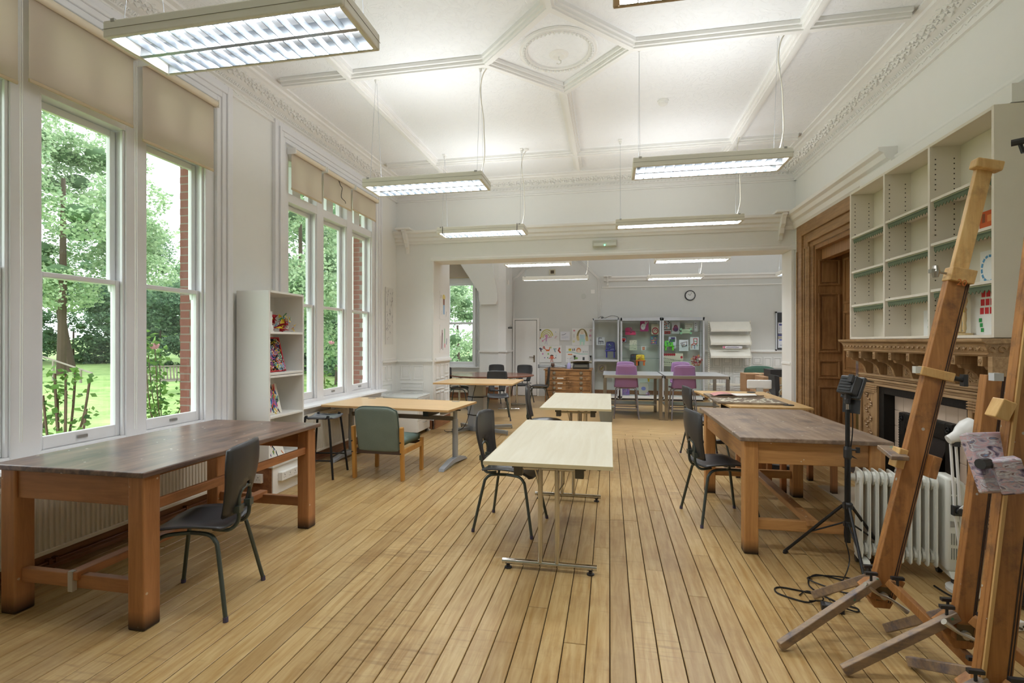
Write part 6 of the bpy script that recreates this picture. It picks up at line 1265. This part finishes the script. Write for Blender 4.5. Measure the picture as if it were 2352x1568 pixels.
for x in (-.2, .25):
    f = part('wheel_bracket', MB().prism([(-.12, .05), (.12, .05), (.08, .085), (-.08, .085)], x - .02, x + .02, 'x'), OILW, t, bev=.004)
    for y in (-.11, .11): part('castor', MB().cyl((x - .012, y, .026), (x + .012, y, .026), .026, n=14), BLACKP, f)
part('cord_wrap', MB().box(.355, .37, -.06, .06, .1, .22).box(.345, .37, -.05, .05, .14, .18), OILW, t, bev=.004)

# ------------------------------------------------------------------ video light on tripod
t = T('tripod_light', 'black LED video light on a slim tripod beside the worn bench', 'light', (1.515, 3.60, 0))
part('pole', MB().cyl((0, 0, .2), (0, 0, .78), .0175, n=14).cyl((0, 0, .78), (0, 0, 1.06), .0135, n=14), BLACKM, t, smooth=True); part('spigot', MB().cyl((0, 0, 1.06), (0, 0, 1.10), .009), CHROME, t)
part('height_collar', MB().lathe([(.02, .74), (.024, .75), (.024, .80), (.02, .82)], n=14).cyl((.02, 0, .80), (.05, -.01, .80), .007).obox((.055, -.01, .80), .022, .012, .035).prism([(.015, .77), (.05, .745), (.055, .74), (.015, .755)], -.008, .008, 'y'), BLACKP, t)
part('leg_collar', MB().lathe([(.02, .41), (.03, .42), (.03, .45), (.02, .46)], n=12).lathe([(.019, .30), (.026, .305), (.026, .33), (.019, .335)], n=12), BLACKP, t)
for f in ((-.30, .25, 0), (-.03, -.33, 0), (.33, .10, 0)):
    f = Vector(f); u = f.normalized(); a = Vector((0, 0, .43)) + u * .03; l = part('leg', MB().tube([a, f + Vector((0, 0, .012))], [.0095, .0095], 10).cyl(f, f + (a - f) * .05, .012), BLACKM, t, smooth=True)
    part('brace', MB().tube([Vector((0, 0, .32)) + u * .025, a.lerp(f, .52)], .006, 6), BLACKM, l)
hM = (Matrix.Rotation(R(28), 3, 'Z') @ Matrix.Rotation(R(24), 3, 'Y'))
part('bracket', MB().lathe([(.012, 1.095), (.02, 1.10), (.02, 1.125), (.012, 1.14)], n=10).obox((.0, 0, 1.15), .03, .03, .05), BLACKP, t)
hd = part('lamp_body', MB().obox((.01, 0, 1.215), .06, .11, .12, hM).obox(Vector((.01, 0, 1.215)) + hM @ Vector((.04, 0, 0)), .025, .13, .15, hM), BLACKP, t, bev=.008)
m = MB()
for k in range(5): m.obox(Vector((.01, 0, 1.215)) + hM @ Vector((-.033, 0, -.04 + k * .02)), .008, .08, .005, hM)
part('cooling_rib', m, plain('3a3b3d', .4), hd); part('barn_door', MB().obox(Vector((.01, 0, 1.215)) + hM @ Vector((.08, 0, .07)), .07, .12, .003, hM @ Matrix.Rotation(R(-12), 3, 'Y')), plain('232325', .6), hd); part('barn_door', MB().obox(Vector((.01, 0, 1.215)) + hM @ Vector((.07, 0, -.115)), .003, .12, .09, hM @ Matrix.Rotation(R(-20), 3, 'Y')), plain('232325', .6), hd)
part('rear_knob', MB().obox(Vector((.02, 0, 1.225)) + hM @ Vector((-.05, -.03, .02)), .02, .03, .05, hM), BLACKP, hd)
part('power_cable', MB().tube(smoothline([(.0, .02, 1.2), (.03, .02, 1.12), (.028, .0, .9), (-.02, -.02, .6), (-.022, -.02, .35), (-.03, -.03, .25), (-.01, -.05, .1), (-.10, -.16, .008), (-.18, -.22, .006)], 5), .0035, 6), BLACKM, t, smooth=True)
m = MB().tube(smoothline([(1.34, 3.38, .006), (1.25, 3.25, .006), (1.02, 3.30, .006), (.98, 3.22, .006), (1.10, 3.14, .006), (1.16, 3.14, .02)], 5), .0045, 6)
m.tube(smoothline([(1.26, 3.10, .02), (1.34, 3.08, .006), (1.36, 3.12, .006), (1.28, 3.17, .006), (1.20, 3.35, .006), (1.30, 3.52, .006), (1.48, 3.42, .006), (1.40, 3.30, .006), (1.30, 3.36, .006), (1.22, 3.44, .014), (1.36, 3.50, .014), (1.52, 3.48, .006), (1.44, 3.28, .006), (1.42, 3.24, .012)], 5), .0045, 6)
m.tube(smoothline([(1.10, 3.22, .006), (1.16, 3.28, .006), (1.22, 3.24, .006), (1.20, 3.16, .014), (1.12, 3.13, .02)], 5), .0035, 6)
solo('coiled_cable', m, BLACKM, 'loops of thin black cable on the floor between the tripod and the adapter', 'cable', smooth=True)
t = T('power_adapter', 'small black power adapter brick on the floor at the left of the coiled cable', 'adapter', (1.22, 3.08, 0), R(-14)); part('brick', bx(-.055, .055, -.028, .028, 0, .034), BLACKP, t, bev=.005)
m = MB()
for k in range(3): m.box(-.035, .02 - .01 * k, -.016 + k * .012, -.012 + k * .012, .034, .0345)
part('label_print', m, plain('9a9a9a', .6), t)
t = T('power_plug', 'black three-pin plug lying on its back beside the coiled cable', 'plug', (1.40, 3.24, 0)); part('body', MB().lathe([(.001, 0), (.024, .002), (.026, .02), (.018, .036), (.001, .038)], n=14), BLACKP, t, smooth=True); part('pin', MB().obox((-.01, -.024, .02), .004, .02, .008).obox((.01, -.024, .02), .004, .02, .008).obox((0, -.024, .032), .004, .02, .008), plain('b8a878', .3, 1), t)

# ------------------------------------------------------------------ white jointed desk lamp, yellow fan heater, plug
t = T('desk_lamp', 'white jointed floor-standing desk lamp behind the right easels', 'lamp', (2.10, 3.46, 0)); LW_ = plain('e8e8e6', .3)
part('base', MB().lathe([(.10, 0), (.10, .018), (.03, .03), (.001, .032)], n=28), LW_, t, smooth=True); part('post', MB().cyl((0, 0, .03), (-.01, 0, .16), .011), BLACKP, t)
for o_ in (-.014, .014): part('lower_arm', MB().beam((-.01 + o_, 0, .14), (-.05 + o_, 0, .47), .010, .012, (0, 1, 0)), LW_, t); part('upper_arm', MB().beam((-.05 + o_, .0, .50), (-.06 + o_, .02, .88), .010, .012, (0, 1, 0)), LW_, t)
part('elbow', MB().obox((-.048, 0, .485), .06, .03, .06).cyl((-.048, -.03, .485), (-.048, .03, .485), .02), BLACKP, t, bev=.004); part('parallel_arm', MB().beam((-.048, -.02, .50), (.14, -.02, .66), .012, .01, (0, 1, 0)), LW_, t)
hm = Matrix.Rotation(R(68), 4, 'Y')
part('shade', MB().lathe([(.001, -.06), (.026, -.058), (.03, -.03), (.036, -.005), (.055, .02), (.075, .06), (.078, .10), (.074, .10), (.05, .03)], (-.04, .01, .93), 24, M=Matrix.Rotation(R(65), 4, 'Y')), LW_, t, smooth=True)
part('shade_joint', MB().obox((-.055, .0, .885), .03, .025, .03), BLACKP, t)
t = T('fan_heater', 'yellow and black fan heater on the floor at the right picture edge', 'heater', (2.32, 3.36, 0), R(-8))
part('case', MB().box(-.10, .12, -.09, .10, .02, .24), BLACKP, t, bev=.015); part('yellow_panel', MB().box(-.105, .125, -.10, .10, .19, .285).box(-.105, -.095, -.1, .1, .03, .19), plain('e3d024', .4), t, bev=.01)
m = MB()
for k in range(9): m.box(-.085, .11, -.094, -.091, .04 + k * .016, .046 + k * .016)
part('grille', m, plain('3a3a3c', .5, .3), t); part('dial', MB().cyl((-.06, -.10, .235), (-.06, -.12, .235), .018).cyl((.01, -.10, .235), (.01, -.12, .235), .018), BLACKP, t); part('carry_handle', MB().tube(smoothline([(-.02, 0, .28), (-.02, 0, .31), (.0, 0, .33), (.06, 0, .33), (.08, 0, .31), (.08, 0, .28)]), .014, 8), BLACKP, t)
part('top_sticker', bx(-.02, .09, -.101, -.1, .2, .265), plain('d8d9d4', .5), t)
t = T('white_plug', 'white plug adapter on the floor before the yellow fan heater', 'plug', (2.08, 3.06, 0), R(20)); part('body', bx(-.025, .03, -.02, .02, .0, .05), WHITEP, t, bev=.006); part('plug_pin', MB().box(-.02, -.014, -.04, -.02, .02, .03).box(.012, .018, -.04, -.02, .02, .03), plain('5a564c', .4, .6), t)
solo('floor_cable', MB().tube(smoothline([(2.05, 3.44, .006), (1.97, 3.30, .006), (2.02, 3.18, .006), (2.15, 3.12, .006), (2.3, 3.0, .006), (2.4, 2.95, .006)]), .005, 6).tube(smoothline([(2.2, 3.6, .006), (2.1, 3.36, .006), (1.98, 3.36, .006), (1.95, 3.5, .006)]), .005, 6), BLACKM, 'black cables on the floor between the oil radiator and the fan heater', 'cable')

# ------------------------------------------------------------------ outside: lawn, hedge, trees, roses, bench
GZ = -.40
def grass_mat():
    m, t, b = newmat('lawn'); N = t.nodes; L_ = t.links; b.inputs['Roughness'].default_value = .9
    tc = N.new('ShaderNodeTexCoord'); n = N.new('ShaderNodeTexNoise'); n.inputs['Scale'].default_value = 1.2; n.inputs['Detail'].default_value = 9; n.inputs['Roughness'].default_value = .7; L_.new(tc.outputs['Object'], n.inputs['Vector'])
    r = N.new('ShaderNodeValToRGB'); e = r.color_ramp.elements; e[0].position = .35; e[0].color = srgb('6f9148'); e[1].position = .65; e[1].color = srgb('a9c078'); L_.new(n.outputs['Fac'], r.inputs[0]); L_.new(r.outputs[0], b.inputs['Base Color'])
    bp = N.new('ShaderNodeBump'); bp.inputs['Strength'].default_value = .8; n2 = N.new('ShaderNodeTexNoise'); n2.inputs['Scale'].default_value = 30; L_.new(tc.outputs['Object'], n2.inputs['Vector']); L_.new(n2.outputs['Fac'], bp.inputs['Height']); L_.new(bp.outputs['Normal'], b.inputs['Normal']); return m
def hill(u, v):
    x = -4.012 - 110 * u; y = -45 + 125 * v; return (x, y, GZ + .023 * max(0, -x - 6))
o = part('ground', MB().grid(hill, 40, 40), grass_mat()); o['kind'] = 'structure'
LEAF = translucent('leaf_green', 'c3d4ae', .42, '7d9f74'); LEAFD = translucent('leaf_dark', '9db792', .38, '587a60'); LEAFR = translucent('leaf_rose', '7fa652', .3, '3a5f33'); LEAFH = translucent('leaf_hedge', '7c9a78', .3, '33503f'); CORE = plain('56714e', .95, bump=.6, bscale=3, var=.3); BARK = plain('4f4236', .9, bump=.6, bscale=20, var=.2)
def leaf_mesh(name, C, size, mat):
    n = len(C); d = rng.normal(size=(n, 3)); d[:, 2] *= .5; d /= np.linalg.norm(d, axis=1)[:, None]; e = np.cross(d, rng.normal(size=(n, 3))); e /= np.linalg.norm(e, axis=1)[:, None]; nn = np.cross(d, e)
    s = (size * rng.uniform(.6, 1.3, n))[:, None]; V = np.stack([C, C + d * s * .5 + e * s * .32 + nn * s * .08, C + d * s, C + d * s * .5 - e * s * .32 + nn * s * .08], 1).reshape(-1, 3)
    me = bpy.data.meshes.new(name); me.vertices.add(4 * n); me.vertices.foreach_set('co', V.astype(np.float32).ravel()); me.loops.add(4 * n); me.loops.foreach_set('vertex_index', np.arange(4 * n, dtype=np.int32)); me.polygons.add(n); me.polygons.foreach_set('loop_start', np.arange(0, 4 * n, 4, dtype=np.int32)); me.update(calc_edges=True)
    a = me.attributes.new('tint', 'FLOAT', 'FACE'); a.data.foreach_set('value', np.clip(rng.normal(.4, .28, n), 0, 1).astype(np.float32)); me.materials.append(mat); return me
def sphere_mb(c, r, k=2):
    bm = bmesh.new(); bmesh.ops.create_icosphere(bm, subdivisions=k, radius=1); m = MB()
    m.add([(c[0] + v.co.x * r[0] * (1 + .12 * math.sin(5 * v.co.z + 3 * v.co.x)), c[1] + v.co.y * r[1], c[2] + v.co.z * r[2]) for v in bm.verts], [tuple(v.index for v in f.verts) for f in bm.faces]); bm.free(); return m
def tree(label, x, y, r, h, n, size=.24, mat=LEAF, z0=1.0, group='trees beyond the lawn', clumps=46, name='tree'):
    t = T(name, label, 'tree', (x, y, GZ), group=group); cz = (h + z0) / 2; hz = (h - z0) / 2
    cc = rng.normal(size=(clumps, 3)); cc /= np.linalg.norm(cc, axis=1)[:, None]; cc *= rng.uniform(.7, 1.0, clumps)[:, None]; cc *= [r, r, hz]; cc[:, 2] += cz
    k = rng.integers(0, clumps, n); q = rng.normal(size=(n, 3)); q /= np.linalg.norm(q, axis=1)[:, None]; q *= (rng.uniform(.55, 1, n) ** .5)[:, None]; q *= [r * .36, r * .36, hz * .15]
    C = cc[k] + q; part('foliage', leaf_mesh('foliage', C, size, mat), None, t)['kind'] = 'stuff'
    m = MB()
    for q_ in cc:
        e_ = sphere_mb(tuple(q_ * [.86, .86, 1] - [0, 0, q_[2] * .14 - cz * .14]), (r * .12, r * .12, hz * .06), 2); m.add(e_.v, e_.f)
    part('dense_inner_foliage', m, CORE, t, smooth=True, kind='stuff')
    part('trunk', MB().tube([(0, 0, 0), (.1, 0, z0 + 1), (0, .1, cz)], [r * .045, r * .035, r * .02], 8), BARK, t, smooth=True); return t
def az(u, dist):      # place along the sight line of a photo column
    th = math.atan(224 / 1149); s, c = math.sin(th), math.cos(th); r = (u - 1176) / 1149; v = Vector((c * r - s, s * r + c)); v *= dist; return v.x, v.y
for u, dd, r, h, n, mt, lab in ((140, 22, 4.0, 15, 15000, LEAF, 'large light green tree seen through the middle sash of the near window'), (-190, 24, 3.4, 14, 6000, LEAF, 'light green tree left of the largest tree, at the picture edge'),
                          (292, 36, 2.9, 11.0, 7000, LEAFD, 'distant tree just right of the largest light green tree'), (440, 47, 4.6, 9.6, 7000, LEAF, 'distant lower tree under the open sky'), (575, 40, 4.6, 12, 6000, LEAFD, 'dark tree behind the pier between the windows'),
                          (685, 15, 2.5, 10, 9000, LEAF, 'light green tree seen through the first light of the farther window'), (775, 20.5, 2.9, 10, 9000, LEAFD, 'dark leafy tree in the middle light of the farther window'), (850, 28, 3.6, 12, 7000, LEAF, 'tree beside the brick jamb of the farther window'), (960, 37, 5, 12, 4000, LEAFD, 'tree hidden mostly behind the corner pier')):
    x, y = az(u, dd); tree(lab, x, y, r, h, int(n * 3), .17 if dd > 20 else .12, mt, 3.2 if u == 140 else 1.0)
for i, (u, dd, r, h) in enumerate(((-40, 30, 1.9, 5), (60, 31.5, 2, 6), (165, 30, 2, 5.6), (270, 31.5, 2, 6), (365, 29.5, 1.8, 5.4), (455, 31.5, 1.9, 5.6), (550, 30, 1.9, 6), (640, 27, 1.7, 5.5), (725, 26.5, 1.7, 5.5), (805, 25, 1.5, 5))):
    x, y = az(u, dd); tree(f'dark shrub of the hedge across the lawn, {["far left", "left of the leaning trunk", "behind the leaning trunk", "beside the window stile", "left of the mullion", "above the garden bench", "behind the wall pier", "behind the bookcase", "in the first light of the farther window", "behind the pink rose"][i]}', x, y, r, h, 8000, .17, LEAFH, -.3, 'dark hedge shrubs across the lawn', 30, 'hedge_shrub')
x, y = az(1052, 17.5); tree('bright climbing shrub close outside the far bay window', x - .3, y + .8, 1.9, 5.4, 16000, .12, LEAF, -.4, 'shrubs by the far bay window', 40, 'climbing_shrub')
x, y = az(165, 24); t = T('fallen_trunk', 'brown leaning tree trunk at the far side of the lawn', 'tree trunk', (x, y, GZ)); part('bark', MB().tube([(0, 0, 0), (-.6, .2, 1.6), (-1.2, .3, 4)], [.26, .2, .14], 8), BARK, t, smooth=True)
PINK = plain('e8a3b4', .6); 
def rose(label, x, y, h, wd, n, blooms, thick=.03):
    t = T('rose_bush', label, 'bush', (x, y, GZ), group=None); rd = random.Random(int(h * 100)); m = MB(); tips = []
    m.tube([(0, 0, 0), (.03, 0, h * .25), (0, .02, h * .4)], [thick, thick * .9, thick * .6], 6)
    for k in range(9):
        a = rd.uniform(0, 2 * PI); q = Vector((math.cos(a) * wd * rd.uniform(.3, 1), math.sin(a) * wd * rd.uniform(.3, 1), h * rd.uniform(.7, 1))); p0 = Vector((0, .01, h * rd.uniform(.2, .4))); mid = p0.lerp(q, .5) + Vector((q.x * .2, q.y * .2, 0)); m.tube(smoothline([p0, mid, q], 4), thick * .22, 5); tips += [p0.lerp(mid, s) for s in (.5, .8)] + [mid, mid.lerp(q, .3), mid.lerp(q, .6), q, q, q]
    part('stem', m, plain('6b5346', .8), t, smooth=True)
    tp = np.array([tuple(v) for v in tips]); C = tp[rng.integers(0, len(tp), n)] + rng.normal(size=(n, 3)) * wd * .17; part('leaves', leaf_mesh('leaves', C, .075, LEAFR), None, t)['kind'] = 'stuff'
    for bx_, by_, bz_ in blooms:
        f = MB(); 
        for k in range(9): a = k * 2.4; f.blob((bx_ + math.cos(a) * .018 * (k / 4), by_ + math.sin(a) * .018 * (k / 4), bz_ + .01 * math.cos(k)), .02, .02, .028)
        part('rose_bloom', f, PINK, t, smooth=True)
        part('bloom_stem', MB().tube([(bx_ * .6, by_ * .6, bz_ - .35), (bx_, by_, bz_)], .004, 5), plain('5f8a45', .7), t)
x, y = az(140, 4.8); rose('young rose bush with thick cut stem outside the middle sash of the near window', x, y, 1.72, .26, 210, [(.25, -.2, .62)], .05)
x, y = az(372, 5.9); rose('full rose bush with pink blooms outside the right sash of the near window', x, y, 1.95, .36, 620, [(-.2, .1, 1.86), (.1, -.2, 1.84), (.3, .2, 1.8), (-.35, -.1, 1.75)], .025)
x, y = az(757, 8.2); rose('rose bush carrying one tall pink bloom outside the farther window', x, y, 1.55, .3, 420, [(.03, 0, 1.88)], .03)
x, y = az(20, 5.2); rose('rose bush at the left picture edge outside the window', x, y, 1.2, .4, 260, [(.1, .1, 1.2)])
n = 5200; C = np.stack([-6.3 - 3.4 * rng.uniform(0, 1, n) ** 1.5, rng.uniform(.5, 12, n), rng.uniform(GZ, GZ + .20, n)], 1); o = part('low_plants', leaf_mesh('low_plants', C, .10, LEAFR), None); tag(o, 'low leafy ground cover at the near edge of the lawn', 'plants', kind='stuff')
m = MB(); rd = random.Random(9)
for _ in range(420):
    a = rd.uniform(-9.6, -6.3); b = rd.uniform(1, 12); m.blob((a, b, GZ + .24), .022, .022, .018, mat=rd.randrange(2))
o = part('wild_flowers', m, [plain('e9d5e2', .7), plain('c88ab0', .7)]); tag(o, 'tiny pale pink wild flowers scattered in the ground cover', 'flowers', kind='stuff')
x, y = az(384, 16.2); t = T('garden_bench', 'weathered grey wooden garden bench on the lawn seen through the near window', 'bench', (x, y, GZ + .19), R(62)); GW = plain('8d8478', .85, bump=.3)
for k in range(5): part('seat_slat', bx(-.62, .62, -.22 + k * .1, -.15 + k * .1, .42, .445), GW, t)
for k in range(13): part('back_slat', MB().beam((-.56 + k * .093, .27, .45), (-.56 + k * .093, .34, .88), .045, .018, (0, 1, 0)), GW, t)
part('back_rail', MB().beam((-.62, .27, .46), (.62, .27, .46), .05, .04).beam((-.62, .345, .9), (.62, .345, .9), .06, .04), GW, t)
for sx in (-.6, .6): part('leg', MB().box(sx - .03, sx + .03, -.26, -.2, 0, .66).box(sx - .03, sx + .03, .22, .29, 0, .5), GW, t); part('armrest', bx(sx - .04, sx + .04, -.28, .3, .64, .68), GW, t)
for k, a in enumerate((-.4, .2)): pass
m = MB().tube(smoothline([(-5.3, 4.55, .05), (-5.2, 5.0, .25), (-5.6, 5.9, .62)]), .012, 6)
solo('garden_hose', m, BLACKM, 'thin black cable sagging outside the right sash of the near window', 'cable')
x, y = az(130, 19); m = MB().beam((x - 3.2, y + 1, GZ + 1.6), (x + 1.4, y + .2, GZ + .7), .06, .04)
for k in range(3): m.box(x - 2.6 + k * 1.7, x - 2.54 + k * 1.7, y + .8 - k * .3, y + .86 - k * .3, GZ, GZ + 1.45 - k * .32)
solo('handrail', m, GW, 'grey sloping handrail at the far left of the lawn', 'railing')
